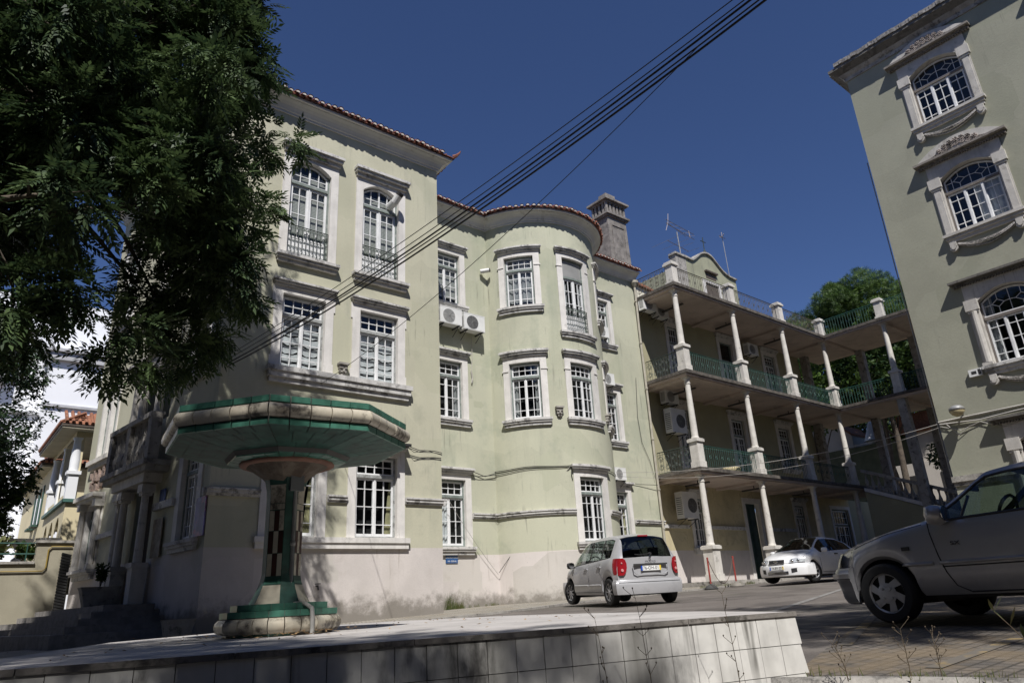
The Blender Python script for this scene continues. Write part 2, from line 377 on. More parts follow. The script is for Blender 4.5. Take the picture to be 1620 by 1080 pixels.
def window(P,M,u0,u1,z0,z1,k=1.,nx=1,kind='sash',arch=0.,jw=.25,head=.2,corn=.22,cproj=.17,sill=.27,sproj=.15,frame_m=None,curtain=None,rail=False,trans=.58,rev=.20,
           fan=False,sillm=None,panes=None,seed=0,transom_blank=False,corn_m=None,surround=True,ears=False,lab=None,rows=(.17,.33,.33,.17),stone_m=None):
    frame_m=frame_m or woodG; r=random.Random(seed*7+3)
    J=jw*k
    s=MB(M); np_=.035
    if surround:
        s.box(u0-J,u0,z0,z1,-rev,np_); s.box(u1,u1+J,z0,z1,-rev,np_)
        if arch>0:
            spandrel(s,u0,u1,z1-arch,z1-.004,z1,-rev,np_); 
        s.box(u0-J,u1+J,z1,z1+head,-rev,np_,max(1,nx*2))
        if ears:
            s.box(u0-J-.05*k,u0-J,z1-.30,z1+head,-.02,np_-.006); s.box(u1+J,u1+J+.05*k,z1-.30,z1+head,-.02,np_-.006)
            s.box(u0-J-.045*k,u0-J,z0,z0+.32,-.02,np_-.006); s.box(u1+J,u1+J+.045*k,z0,z0+.32,-.02,np_-.006)
    else: s.box(u0,u1,z0-.01,z0,-rev,-.002)
    W=s.build('window',stone_m or stone,P,label=lab)
    if corn>0:
        c=MB(M); a,b=u0-J,u1+J; zz=z1+head
        c.box(a-.02*k,b+.02*k,zz,zz+corn*.35,-.01,np_+cproj*.35,nx*2)
        c.box(a-.06*k,b+.06*k,zz+corn*.35,zz+corn*.62,-.01,np_+cproj*.75,nx*2)
        c.box(a-.09*k,b+.09*k,zz+corn*.62,zz+corn*.86,-.01,np_+cproj,nx*2)
        c.box(a-.07*k,b+.07*k,zz+corn*.86,zz+corn,-.01,np_+cproj*.8,nx*2)
        c.build('cornice',corn_m or stoneD,W)
    if sill>0:
        c=MB(M); a,b=u0-J-.07*k,u1+J+.07*k
        c.box(a,b,z0-.09,z0,-rev,np_+sproj,nx*2); c.box(a+.02*k,b-.02*k,z0-.16,z0-.09,-.01,np_+sproj*.75,nx*2); c.box(a+.05*k,b-.05*k,z0-sill,z0-.16,-.01,np_+sproj*.4,nx*2)
        c.build('sill',sillm or stoneD,W)
    # wooden frame
    f=MB(M); t=.055; n0,n1=-rev+.0,-rev+.10
    ztop=z1-arch if arch>0 else z1
    f.box(u0,u0+t*k,z0,z1 if arch<=0 else ztop,n0,n1); f.box(u1-t*k,u1,z0,z1 if arch<=0 else ztop,n0,n1); f.box(u0+t*k,u1-t*k,z0,z0+.05,n0,n1,nx)
    zt=z1-trans
    f.box(u0+t*k,u1-t*k,zt-.045,zt+.045,n0,n1+.03,nx)
    if arch<=0: f.box(u0+t*k,u1-t*k,z1-.06,z1,n0,n1,nx)
    f.build('window_frame',frame_m,W)
    a,b=u0+t*k,u1-t*k; m0,m1=-rev+.02,-rev+.075
    sm=MB(M)
    if kind=='triple':
        w=(b-a)/3
        for i in range(3): leaf(sm,a+i*w+(.008*k),a+(i+1)*w-.008*k,z0+.05,zt-.045,m0,m1,k,.05,.07,2,rows,nx=nx)
        for i in (1,2): sm.box(a+i*w-.035*k,a+i*w+.035*k,z0+.05,zt-.045,m0-.01,m1+.025)
    elif kind=='door':
        w=(b-a)/2
        for i in range(2): leaf(sm,a+i*w+.004*k,a+(i+1)*w-.004*k,z0+.05,zt-.045,m0,m1,k,.075,.09,2,rows,nx=nx,solid=.55)
        sm.box((a+b)/2-.02*k,(a+b)/2+.02*k,z0+.05,zt-.045,m1,m1+.02)
    else:
        w=(b-a)/2
        for i in range(2): leaf(sm,a+i*w+.004*k,a+(i+1)*w-.004*k,z0+.05,zt-.045,m0,m1,k,.05,.075,2,rows,nx=nx)
        sm.box((a+b)/2-.02*k,(a+b)/2+.02*k,z0+.05,zt-.045,m1,m1+.02)
    # transom
    if not transom_blank:
        if arch>0:
            A=arc(a,b,ztop-.02,z1-.04,12); zb=zt+.045
            for w_,(n_,nn) in ((.055,(m0,m1)),):
                for (p,za),(q,zq) in zip(A[:-1],A[1:]):
                    o=sm.addv([(p,za-w_,n_),(q,zq-w_,n_),(q,zq,n_),(p,za,n_),(p,za-w_,nn),(q,zq-w_,nn),(q,zq,nn),(p,za,nn)]); sm.addf([(4,5,6,7),(0,1,5,4),(2,3,7,6)],o)
            sm.box(a,b,zb,zb+.05,m0,m1); sm.box(a,a+.05*k,zb+.05,ztop-.05,m0,m1); sm.box(b-.05*k,b,zb+.05,ztop-.05,m0,m1)
            def za(u): h=(b-a)/2; return ztop-.02+(z1-.04-ztop+.02)*(1-((u-(a+b)/2)/h)**2)-.05
            if fan:
                c=(a+b)/2; h=(b-a)/2; zm=(zb+z1)/2
                L=lambda p,q: sm.tube([(p[0],p[1],m1-.03),(q[0],q[1],m1-.03)],.011,4)
                L((c,zb+.05),(c,za(c)))
                for sg in(-1,1):
                    x1=c+sg*h*.2;x2=c+sg*h*.42;x3=c+sg*h*.64;x4=c+sg*h*.70
                    mid=(zb+.05+za(x2))/2
                    L((x2,mid+.13),(x1,mid));L((x1,mid),(x2,mid-.13));L((x2,mid-.13),(x3,mid));L((x3,mid),(x2,mid+.13))
                    L((x2,mid+.13),(x2,za(x2)));L((x2,mid-.13),(x2,zb+.05));L((x1,mid),(c,mid+.02));L((x3,mid),(x4,mid))
                    L((x4,zb+.05),(x4,za(x4)));L((x4,mid-.02),(c+sg*(h-.05),mid-.02))
            else:
                for i in (1,2,3):
                    x=a+(b-a)*i/4; wv=.024*k if i!=2 else .05*k
                    sm.box(x-wv/2,x+wv/2,zb+.05,za(x)+.02,m0+.004,m1-.004)
                mid=(zb+.05+ztop)/2+.02; sm.box(a+.05*k,b-.05*k,mid-.011,mid+.011,m0+.006,m1-.012)
        else:
            w=(b-a)/2
            if kind=='triple': leaf(sm,a,b,zt+.045,z1-.06,m0,m1,k,.05,.05,6,(.5,.5),nx=nx,topst=.05)
            else: leaf(sm,a,b,zt+.045,z1-.06,m0,m1,k,.05,.05,4,(.5,.5),nx=nx,topst=.05)
    sm.build('sash',woodW if frame_m is not woodD or kind!='sash' else woodW,W)
    g=MB(M); gn=m0+.015
    ns=max(1,nx*2)
    for i in range(ns):
        p=u0+(u1-u0)*i/ns;q=u0+(u1-u0)*(i+1)/ns; g.quad((p,z0,gn),(q,z0,gn),(q,z1,gn),(p,z1,gn))
    g.build('pane',glass,W)
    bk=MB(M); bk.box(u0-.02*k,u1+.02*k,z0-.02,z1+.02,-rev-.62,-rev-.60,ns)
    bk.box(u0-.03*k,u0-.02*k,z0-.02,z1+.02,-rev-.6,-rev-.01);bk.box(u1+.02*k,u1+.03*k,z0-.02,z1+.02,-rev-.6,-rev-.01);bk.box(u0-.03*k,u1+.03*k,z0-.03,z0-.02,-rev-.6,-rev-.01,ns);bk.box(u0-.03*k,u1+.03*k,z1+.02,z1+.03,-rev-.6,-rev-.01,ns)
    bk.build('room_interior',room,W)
    if curtain:
        cm=MB(M); nc=-rev-.035
        def drape(p,q,zb_,zt_,amp=.025,n=14):
            o=cm.addv([(p+(q-p)*i/n,z,nc+amp*math.sin(i*1.9+seed)) for i in range(n+1) for z in (zb_,zt_)]); cm.addf([(2*i,2*i+2,2*i+3,2*i+1) for i in range(n)],o)
        mt=curt
        if curtain=='blind': drape(u0+.04*k,u1-.04*k,z0+(.9 if kind=='door' else .35),z1-arch-.02,0,2); mt=blind
        elif curtain=='half': drape(u0+.04*k,u0+(u1-u0)*.5,z0,zt,.03); 
        elif curtain=='side': # gathered to the side, slanted
            n=10; w=(u1-u0)
            o=cm.addv([p for i in range(n+1) for p in ((u1-.30*k+.27*k*i/n,z0+.02,nc+.03*(i%2)),(u1-.02*k-(.10*k)*(n-i)/n,zt-.05,nc+.03*(i%2)))]); cm.addf([(2*i,2*i+2,2*i+3,2*i+1) for i in range(n)],o); mt=curtY
        elif curtain=='lace_reflection':
            # net curtains; their loops stand in for wavy reflections in the glass
            for a_,b_ in ((u0+.05*k,(u0+u1)/2-.04*k),((u0+u1)/2+.02*k,u1-.05*k)):
                for q in range(6):
                    zt_=zt-.02-q*.265; n=14
                    o=cm.addv([p for i in range(n+1) for p in ((a_+(b_-a_)*i/n,max(z0+.03,zt_-.205-.075*math.sin(math.pi*i/n)-.012*math.sin(i*1.1+q*2+seed)),nc+.004*q),(a_+(b_-a_)*i/n,max(z0+.03,zt_-.055*math.sin(math.pi*i/n)),nc+.004*q))]); cm.addf([(2*i,2*i+2,2*i+3,2*i+1) for i in range(n)],o)
        elif curtain=='sheer':
            drape(u0+.04*k,u1-.04*k,z0+.25,z1-.04,.03,18); mt=mk('sheer_grey',(.42,.41,.39),.9,var=.15,vs=5)
        elif curtain=='open':
            drape(u0+.04*k,u0+(u1-u0)*.22,z0,z1-.05,.03,6); drape(u1-(u1-u0)*.2,u1-.04*k,z0,z1-.05,.03,6); mt=mk('sheer_grey',(.42,.41,.39),.9,var=.15,vs=5)
        elif curtain=='paper':
            drape(u0+.04*k,u1-.04*k,z1-trans,z1,0,2)
        cm.build('curtain',mt,W)
    if rail: balcony_rail(M,u0+.01*k,u1-.01*k,z0+.02,z0+1.05,-.02,k,W,iron)
    return W
# ================================================================ MAIN BUILDING
ZB=-1.0
DL=(-.12,.9928,0); NL=(-.9928,-.12,0); OL=(5.18,18,0)
ML=frame(OL,DL,NL)
MF=frame((0,18,0),(1,0,0),(0,-1,0)); MR=frame((0,20.55,0),(1,0,0),(0,-1,0)); MS=frame((11.96,0,0),(0,1,0),(1,0,0))
BC=(18.9,21.2); BR=2.93; MBAY=cylframe(BC,BR); kb=1/BR
main=thing('green_building','pale green four storey building with a rounded bay, white window surrounds and red tiled eaves','building',(5.18,18,-.4))
a1=math.acos(.65/BR); # angle where the bay meets the recessed wall
W1=(6.68,7.97); W2=(9.09,10.40)
ROW0=(1.83,4.12); ROW1=(6.32,8.55); ROW2=(10.87,13.05)
# front block
zd=1.57; ZT=14.62
fh=[(*W1,*ROW0),(*W2,*ROW0),(*W1,*ROW1),(*W2,*ROW1),(W1[0],W1[1],9.76,13.12),(W2[0],W2[1],9.76,13.12)]
wall(MF,5.18,11.96,zd,ZT,fh).build('front_wall',green,main)
wall(MF,5.18,11.96,ZB,zd,[]).build('dado',dado,main)
wall(MS,18,20.55,zd,ZT,[]).build('side_wall',green,main); wall(MS,18,20.55,ZB,zd,[]).build('dado',dado,main)
# recessed wall
rh=[(13.37,14.65,*ROW0),(13.37,14.65,*ROW1),(13.37,14.65,*ROW2)]
wall(MR,11.96,18.9-BR*math.sin(a1),zd,ZT,rh).build('recessed_wall',green2,main); wall(MR,11.96,18.9-BR*math.sin(a1),ZB,zd,[]).build('dado',dado,main)
sh=[(22.0,23.2,*ROW0),(22.0,23.2,*ROW1),(22.0,23.2,*ROW2)]
xr=18.9+BR*math.sin(a1)
wall(MR,xr,25.4,zd,ZT,sh).build('recessed_wall',green2,main); wall(MR,xr,25.4,ZB,zd,[]).build('dado',dado,main)
# bay
ab=[R(-49.2),R(-1.8),R(45.6)]; hw=R(11.75)
bh=[]
for i,a in enumerate(ab):
    bh.append((a-hw,a+hw,ROW1[0],ROW1[1])); bh.append((a-hw,a+hw,(ROW2[0] if i!=1 else 9.82),13.08))
bh.append((ab[1]-hw,ab[1]+hw,*ROW0))
wb=wall(MBAY,-a1,a1,zd,ZT,bh,du=R(4)); wb.build('bay_wall',green2,main,smooth=True)
wall(MBAY,-a1,a1,ZB,zd,[],du=R(4)).build('dado',dado,main,smooth=True)
# end wall towards the gallery building
ME=frame((25.4,0,0),(0,1,0),(1,0,0)); wall(ME,20.55,24,ZB,14.9,[]).build('side_wall',yellow,main)
# windows of the front block
window(main,MF,*W1,*ROW0,sill=0,corn=.22,frame_m=woodD,curtain='side',seed=1,lab='ground floor window half hidden behind the fountain post')
window(main,MF,*W2,*ROW0,sill=0,corn=.22,frame_m=woodD,curtain='side',seed=2)
window(main,MF,*W1,*ROW1,sill=0,corn=.2,frame_m=woodD,curtain='lace_reflection',seed=3,ears=True,trans=.62,lab='window with white net curtains, looped to imitate glass reflections, and worn grey frame')
window(main,MF,*W2,*ROW1,sill=0,corn=.2,frame_m=woodD,curtain='lace_reflection',seed=4,ears=True,trans=.62)
for w,sd,cu in ((W1,5,'blind'),(W2,6,'paper')):
    window(main,MF,w[0],w[1],9.76,13.12,kind='door',arch=.30,curtain='blind',rail=True,seed=sd,head=.12,corn=.34,cproj=.24,sill=.26,sproj=.2,trans=.80,rows=(.16,.38,.46))
mb=MB(MF); mb.box(6.33,10.78,1.69,ROW0[0],-.2,.13); mb.box(6.36,10.75,1.54,1.69,-.01,.09); mb.build('long_sill',stone,main)
mb=MB(MF); mb.box(6.33,10.83,6.18,ROW1[0],-.2,.22); mb.box(6.37,10.79,6.02,6.18,-.01,.17); mb.box(6.42,10.74,5.88,6.02,-.01,.1); mb.build('long_sill',stoneD,main)
# string course pieces
def string(M,a,b,k=1,nx=1,z=2.98,name='string_course'):
    mb=MB(M); mb.box(a,b,z-.05,z,-.01,.13,nx); mb.box(a,b,z-.13,z-.05,-.01,.10,nx); mb.box(a,b,z-.19,z-.13,-.01,.06,nx); return mb.build(name,stoneD,main)
string(MF,5.1,6.42); string(MF,8.25,8.82,z=2.94); string(MF,10.67,12.07); string(MS,17.88,20.5)
string(MR,14.92,18.9-BR*math.sin(a1)); string(MBAY,-a1-.03,ab[1]-hw-.26*kb,nx=12); string(MBAY,ab[1]+hw+.26*kb,a1,nx=14); string(MR,23.47,25.4); 
# recessed windows
window(main,MR,13.37,14.65,*ROW0,seed=7,curtain='half'); window(main,MR,13.37,14.65,*ROW1,seed=8,curtain='open'); window(main,MR,13.37,14.65,*ROW2,seed=9,curtain='blind')
for i,row in enumerate((ROW0,ROW1,ROW2)): window(main,MR,22.0,23.2,*row,seed=10+i,jw=.22,curtain=('side','half',None)[i])
# bay windows
for i,a in enumerate(ab):
    window(main,MBAY,a-hw,a+hw,*ROW1,k=kb,nx=4,seed=14+i,curtain=('open',None,None)[i],ears=False,corn=.26,head=.22)
    if i!=1: window(main,MBAY,a-hw,a+hw,ROW2[0],13.08,k=kb,nx=4,seed=18+i,curtain='sheer' if i==0 else None)
a=ab[1]
window(main,MBAY,a-hw,a+hw,9.82,13.08,k=kb,nx=4,kind='door',trans=.85,transom_blank=True,rail=True,seed=22,curtain='open',rows=(.3,.35,.35),lab='narrow balcony door with a blank grey panel above it')
mb=MB(MBAY); mb.box(a-hw+.06*kb,a+hw-.06*kb,12.30,13.0,-.14,-.12,4); mb.build('transom_panel',plastic,main)
window(main,MBAY,a-hw,a+hw,1.83,4.13,k=kb,nx=4,seed=23,curtain=None,corn=.24)
# stone blocks on the bay jambs
for i,a in enumerate(ab):
    for z in (ROW1[1]-.32,ROW2[1]-.40):
        for s_ in (-1,1):
            mb=MB(MBAY); x0=a+s_*(hw+.02*kb); x1=a+s_*(hw+.29*kb); mb.box(min(x0,x1),max(x0,x1),z,z+.045,.0,.06,2); mb.build('jamb_band',stone,main)
# small carved lamp masks
def mask(M,u,z,k=1,name='carved_mask'):
    mb=MB(M)
    mb.box(u-.15*k,u+.15*k,z+.16,z+.22,0,.2); mb.box(u-.12*k,u+.12*k,z+.06,z+.16,0,.15); mb.box(u-.10*k,u+.10*k,z-.06,z+.06,0,.12); mb.box(u-.06*k,u+.06*k,z-.14,z-.06,0,.09)
    mb.box(u-.03*k,u+.03*k,z-.04,z+.05,.12,.17)
    for s_ in(-1,1): mb.box(u+s_*.06*k-.025*k,u+s_*.06*k+.025*k,z+.05,z+.09,.12,.16)
    return mb.build(name,stoneL,main)
mask(MF,8.55,6.5); mask(MBAY,R(-25.6),6.5,kb); mask(MBAY,R(26.3),6.5,kb)
# ---- eaves
arcp=[(BC[0]+BR*math.sin(t),BC[1]-BR*math.cos(t)) for t in np.linspace(-a1,a1,34)]
eL=ML(10.1,0,0)
path=[eL[:2],(5.18,18),(11.96,18),(11.96,20.55)]+arcp+[(25.4,20.55)]
cprof=[(-.02,ZT-.02),(.05,ZT-.02),(.05,ZT+.05),(.09,ZT+.06),(.11,ZT+.12),(.16,ZT+.20),(.24,ZT+.27),(.34,ZT+.32),(.34,ZT+.34),(.42,ZT+.35),(.42,ZT+.42),(-.3,ZT+.43)]
mb=MB(); mb.sweep(path,cprof); mb.build('eave_cornice',cornm,main)
def tiles(path,z,ov,pitch=.205,length=1.3,slope=.42,r=.083):
    mb=MB(); P=[Vector(p) for p in path]; k=len(P)
    seglen=[(P[i+1]-P[i]).length for i in range(k-1)]; tot=sum(seglen); n=int(tot/pitch)
    end=MB()
    for q in range(n):
        s=(q+.5)*tot/n; i=0
        while s>seglen[i]: s-=seglen[i]; i+=1
        d=(P[i+1]-P[i])/seglen[i]; c=P[i]+d*s; nn=Vector((d.y,-d.x))
        rr=r*(1+random.uniform(-.07,.07)); jz=random.uniform(-.012,.012); jo=random.uniform(-.03,.03)
        for kind in (0,1):
            cc=c+d*(pitch/2 if kind else 0); o=len(mb.v); m=6
            for e,(w,zz) in enumerate(((ov+jo-(0.03 if kind else 0),z+jz),(ov-length,z+length*slope))):
                for j in range(m+1):
                    t=math.pi*j/m; s1=math.cos(t)*rr*(1.0 if not kind else .95); h=math.sin(t)*rr
                    if kind: h=-h+rr*.15
                    else: h=h+.0
                    p=cc+nn*w+d*s1; mb.v.append((p.x,p.y,zz+h))
            mb.addf([(j,j+1,m+1+j+1,m+1+j) for j in range(m)],o)
            if not kind:
                mb.cm=1; 
                o=len(mb.v); pts=[]
                for j in range(m+1):
                    t=math.pi*j/m; p=cc+nn*(ov+jo-.015)+d*(math.cos(t)*rr*.8); pts.append((p.x,p.y,z+jz+math.sin(t)*rr*.8-.004))
                mb.v+=pts; mb.addf([tuple(range(m+1))],o); mb.cm=0
    return mb
def roof_sheet(path,z,ov,depth,slope,mat_=tile):
    mb=MB(); mb.sweep(path,[(ov-.06,z-.035),(ov-.06,z-.01),(-depth,z+(ov+depth)*slope),(-depth,z+(ov+depth)*slope-.06)]); return mb
rf=roof_sheet(path,15.10,.55,2.4,.42).build('roof',tile,main)
tiles(path,15.11,.56).build('edge_tiles',[tile,mortar],rf)
mb=MB()
mb.tube([(12.40,17.56,15.14),(12.48,17.48,15.18),(12.56,17.40,15.27),(12.60,17.36,15.36)],[.08,.06,.035,.015],6); mb.lathe((18.9,18.4,15.2),[(.09,0),(.05,.12),(.11,.2),(.05,.32),(.01,.42)],8); mb.build('roof_finial',tile,rf)
# chimney
def chimney():
    cx,cy=26.95,23.05; W,D=.76,.56; chm=mk('chimney_stone',(.23,.21,.19),.9,var=.25,vs=3,fine=.1,fs=20,bump=.015,bs=22,dirt=.7,dcol=(.07,.065,.06),ds=4,dth=.52,streak=.5,scol=(.10,.09,.085))
    b=MB(); z0=15.6
    o=b.addv([(cx+sx*W*k,cy+sy*D*k,z) for z,k in ((z0,1.05),(19.7,.98)) for sx,sy in ((-1,-1),(1,-1),(1,1),(-1,1))]); b.addf([(0,1,5,4),(1,2,6,5),(2,3,7,6),(3,0,4,7),(4,5,6,7)],o)
    c=b.build('chimney',chm,main,label='tall rough grey chimney with a slotted stone cap')
    m2=MB()
    def bx(k,z,zz,e=0.): m2.box(cx-W*k-e,cx+W*k+e,cy-D*k-e,cy+D*k+e,z,zz)
    bx(1,19.7,19.8,.08); bx(1,19.8,19.92,.17); bx(1,19.92,20.0,.06)
    for i in range(6):
        for s_ in (-1,1): x=cx-W+.06+(2*W-.12)*i/5; y=cy+s_*(D-.06); m2.box(x-.075,x+.075,y-.06,y+.06,20.0,20.62)
    for i in range(1,4):
        for s_ in (-1,1): y=cy-D+2*D*i/4; x=cx+s_*(W-.06); m2.box(x-.06,x+.06,y-.07,y+.07,20.0,20.62)
    bx(.62,20.0,20.62); bx(1,20.62,20.72,.05); bx(1,20.72,20.84,.19); bx(1,20.84,20.92,.08)
    k1,k2=1.05,.55
    o=m2.addv([(cx+sx*W*k,cy+sy*D*k,z) for z,k in ((20.92,k1),(21.22,k2)) for sx,sy in ((-1,-1),(1,-1),(1,1),(-1,1))]); m2.addf([(0,1,5,4),(1,2,6,5),(2,3,7,6),(3,0,4,7),(4,5,6,7)],o)
    bx(.5,21.22,21.45)
    m2.build('chimney_cap',chm,c)
    m3=MB(); t=.03; y0,y1=cy-D-.035,cy-D+.03; x0,x1=cx-.5,cx+.5
    m3.box(x0,x1,y0,y1,19.2,19.23); m3.box(x0,x1,y0,y1,16.9,16.93); m3.box(x0,x0+t,y0,y1,16.93,19.2); m3.box(x1-t,x1,y0,y1,16.93,19.2); m3.build('panel_moulding',chm,c)
chimney()
# down pipe at the end of the green wall
mb=MB(); mb.tube([(25.22,20.42,14.55),(25.22,20.42,14.0),(25.2,20.44,12),(25.2,20.44,8),(25.18,20.44,4),(25.16,20.44,.3)],.055,8)
for z in (13.5,11.3,9.0,6.6,4.3,2.6,1.2): mb.lathe((25.19,20.43,z),[(.075,0),(.075,.06)],8)
mb.lathe((25.22,20.40,14.30),[(.07,0),(.16,.14),(.19,.18),(.19,.30),(.06,.32)],10)
mb.build('drain_pipe',mk('pipe_beige',(.42,.39,.32),.7,var=.15,vs=4,dirt=.5,dcol=(.2,.18,.15)),main)
# ================================================================ LEFT (ENTRANCE) FACADE
lh=[(.67,1.70,*ROW0),(.75,1.75,*ROW1),(8.05,9.25,1.6,3.75),(7.75,8.35,5.15,7.5),(8.6,9.2,5.15,7.5),(.8,1.75,9.9,12.9),(3.2,5.0,5.45,7.6),(3.6,4.9,.42,3.55),(4.,5.,9.9,12.9),(7.8,9.,9.9,12.9)]
wall(ML,0,10.1,zd,ZT,lh).build('entrance_wall',green,main); wall(ML,0,10.1,ZB,zd,[(3.6,4.9,.42,1.7)]).build('dado',dado,main)
MLe=frame(ML(10.1,0,0),(1,0,0),(0,1,0)); wall(MLe,0,8,ZB,ZT,[]).build('rear_wall',green,main)
window(main,ML,.67,1.70,*ROW0,seed=31,corn=.2); window(main,ML,.75,1.75,*ROW1,seed=32,corn=.2); window(main,ML,.8,1.75,9.9,12.9,kind='door',arch=.3,seed=33,rail=True)
window(main,ML,4.,5.,9.9,12.9,kind='door',arch=.3,seed=34); window(main,ML,7.8,9.,9.9,12.9,kind='door',arch=.3,seed=35)
window(main,ML,8.05,9.25,1.6,3.75,seed=36,arch=.25,corn=.0,sill=.3,sproj=.25,curtain='half',lab='arched ground floor window with small columns beside the steps')
window(main,ML,7.75,8.35,5.15,7.5,seed=37,corn=0,jw=.12,sill=0); window(main,ML,8.6,9.2,5.15,7.5,seed=38,corn=0,jw=.12,sill=0)
mb=MB(ML); mb.box(7.5,9.6,5.0,5.15,-.1,.22); mb.box(7.55,9.55,4.85,5.0,0,.14); mb.box(7.9,9.9,3.82,3.96,0,.34); mb.box(7.95,9.85,3.72,3.82,0,.26)
for s_ in (7.9,9.42): mb.box(s_-.12,s_+.12,1.6,1.75,0,.24); mb.box(s_-.14,s_+.14,3.5,3.72,0,.28)
for s_ in (7.9,9.42): mb.tube([(s_,1.75,.13),(s_,3.5,.13)],[.10,.085],10)
mb.build('window_columns',colm,main)
mb=MB(ML)
for i in range(16):
    u=7.9+1.3*i/15; z=4.45+.25*math.sin(i*1.3); mb.cbox((u,z-.05+(.12*abs(u-8.55)),.06),(.16,.2,.12))
mb.build('carved_relief',mk('carved_pink_stone',(.40,.30,.25),.9,var=.4,vs=12,bump=.02,bs=15,dirt=.8,dcol=(.05,.045,.04),ds=6,dth=.5),main)
# string + dado ledge on this side
for q in ((0,.1,2.79,2.98,0,.13),(1.95,3.3,2.79,2.98,0,.12),(5.6,7.8,2.45,2.6,0,.12)): mb=MB(ML); mb.box(*q); mb.build('string_course',stoneD,main)
# porch
porch=MB(ML)
for s_ in (3.35,4.95,5.33): 
    porch.tube([(s_,1.45,.30),(s_,3.2,.30)],[.115,.095],12); porch.box(s_-.16,s_+.16,.42,1.45,.1,.46); porch.box(s_-.19,s_+.19,1.33,1.45,.07,.5); porch.box(s_-.13,s_+.13,3.2,3.28,.17,.43); porch.box(s_-.17,s_+.17,3.28,3.5,.12,.47)
porch.box(3.1,5.6,3.55,3.8,-.02,.5); porch.build('porch_columns',colm,main)
bal=MB(ML); bal.box(2.7,6.1,3.8,3.95,-.02,.62); bal.box(2.65,6.15,3.95,4.1,-.02,.7); bal.box(2.75,6.05,5.28,5.42,.30,.62)
for s_ in (2.85,4.45,5.95): bal.box(s_-.13,s_+.13,4.1,5.28,.32,.6)
for i in range(20):
    s_=3.1+2.75*i/19
    if min(abs(s_-4.45),abs(s_-2.85),abs(s_-5.95))<.17: continue
    bal.tube([(s_,4.1,.46),(s_,4.25,.46),(s_,4.45,.46),(s_,4.8,.46),(s_,5.0,.46),(s_,5.28,.46)],[.06,.05,.085,.04,.035,.06],8)
bal.build('balcony',stoneL,main)
up=MB(ML)
for s_ in (3.1,4.35,4.95): up.tube([(s_,5.42,.34),(s_,6.75,.34)],[.12,.10],12); up.box(s_-.16,s_+.16,6.75,6.95,.16,.5); up.box(s_-.15,s_+.15,5.42,5.5,.18,.48)
up.box(2.8,5.3,6.95,7.25,-.02,.5); up.box(2.75,5.35,7.25,7.35,-.02,.6); up.build('loggia_columns',colm,main)
dr=MB(ML); dr.box(3.6,4.9,.42,3.55,-.32,-.28); dr.box(4.22,4.28,.42,3.2,-.28,-.24)
for s0,s1 in ((3.72,4.15),(4.35,4.78)):
    for z0_,z1_ in ((.6,1.3),(1.45,2.9)): dr.box(s0,s1,z0_,z1_,-.28,-.255)
dr.build('entrance_door',doorB,main)
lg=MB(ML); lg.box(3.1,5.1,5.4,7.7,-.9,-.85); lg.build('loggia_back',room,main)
# entrance steps
stp=MB(ML)
for i,(n1,z) in enumerate(((1.2,.42),(1.55,.27),(1.9,.12),(2.25,-.03),(2.6,-.18))): stp.box(2.6-.35*i,8.6+.35*i,-.9,z,0.0-.001*i,n1)
t=tag(stp.build('entrance_steps',mk('dark_step_stone',(.26,.245,.23),.85,var=.25,vs=4,fine=.1,dirt=.6,dcol=(.05,.05,.045),ds=4),),'broad dark stone steps in tree shade leading up to the columned entrance','steps')
# planters, poster, boards
pl=thing('flower_planter','stone planter with a small dark shrub beside the entrance columns','planter',ML(4.55,.42,.75))
def planter(p,w,h,d,mat_):
    mb=MB(); o=Vector(ORG[p.name])
    q=mb.addv([tuple(o+Vector((sx*w*f,sy*d*f,z))) for z,f in ((0,.38),(h*.85,.5),(h,.54)) for sx,sy in((-1,-1),(1,-1),(1,1),(-1,1))]); mb.addf([(3,2,1,0)]+[(4*i+j,4*i+(j+1)%4,4*i+4+(j+1)%4,4*i+4+j) for i in range(2) for j in range(4)]+[(8,9,10,11)],q); mb.build('trough',mat_,p)
planter(pl,.9,.5,.5,stoneL)
plb=thing('flower_planter','low empty stone planter standing alone on the ground right of the steps','planter',(4.55,17.1,-.42)); planter(plb,.55,.42,.5,stoneL)
def sign(name,M,u0,u1,z0,z1,n,mat_,label,cat,group=None):
    mb=MB(M); mb.box(u0,u1,z0,z1,n,n+.025); o=mb.build(name,mat_); return tag(o,label,cat,group)
posterm=mk('poster_print',(.09,.08,.22),.5,var=.5,vs=2.5,dirt=.8,dcol=(.45,.12,.18),ds=2.2,dth=.5,fine=0)
sign('poster',ML,.0,.55,1.85,2.78,.03,posterm,'purple and pink poster on the shaded entrance wall next to the building corner','poster')
sign('notice_board',ML,2.55,3.15,1.55,2.55,.05,mk('board',(.32,.27,.2),.7,var=.3,vs=6),'brown notice board between the entrance columns and the first window','notice board')
sign('wall_plaque',ML,2.60,2.95,2.9,3.32,.05,mk('blue_plaque',(.06,.09,.22),.5,var=.2,vs=6),'small blue plaque above the notice board','sign')
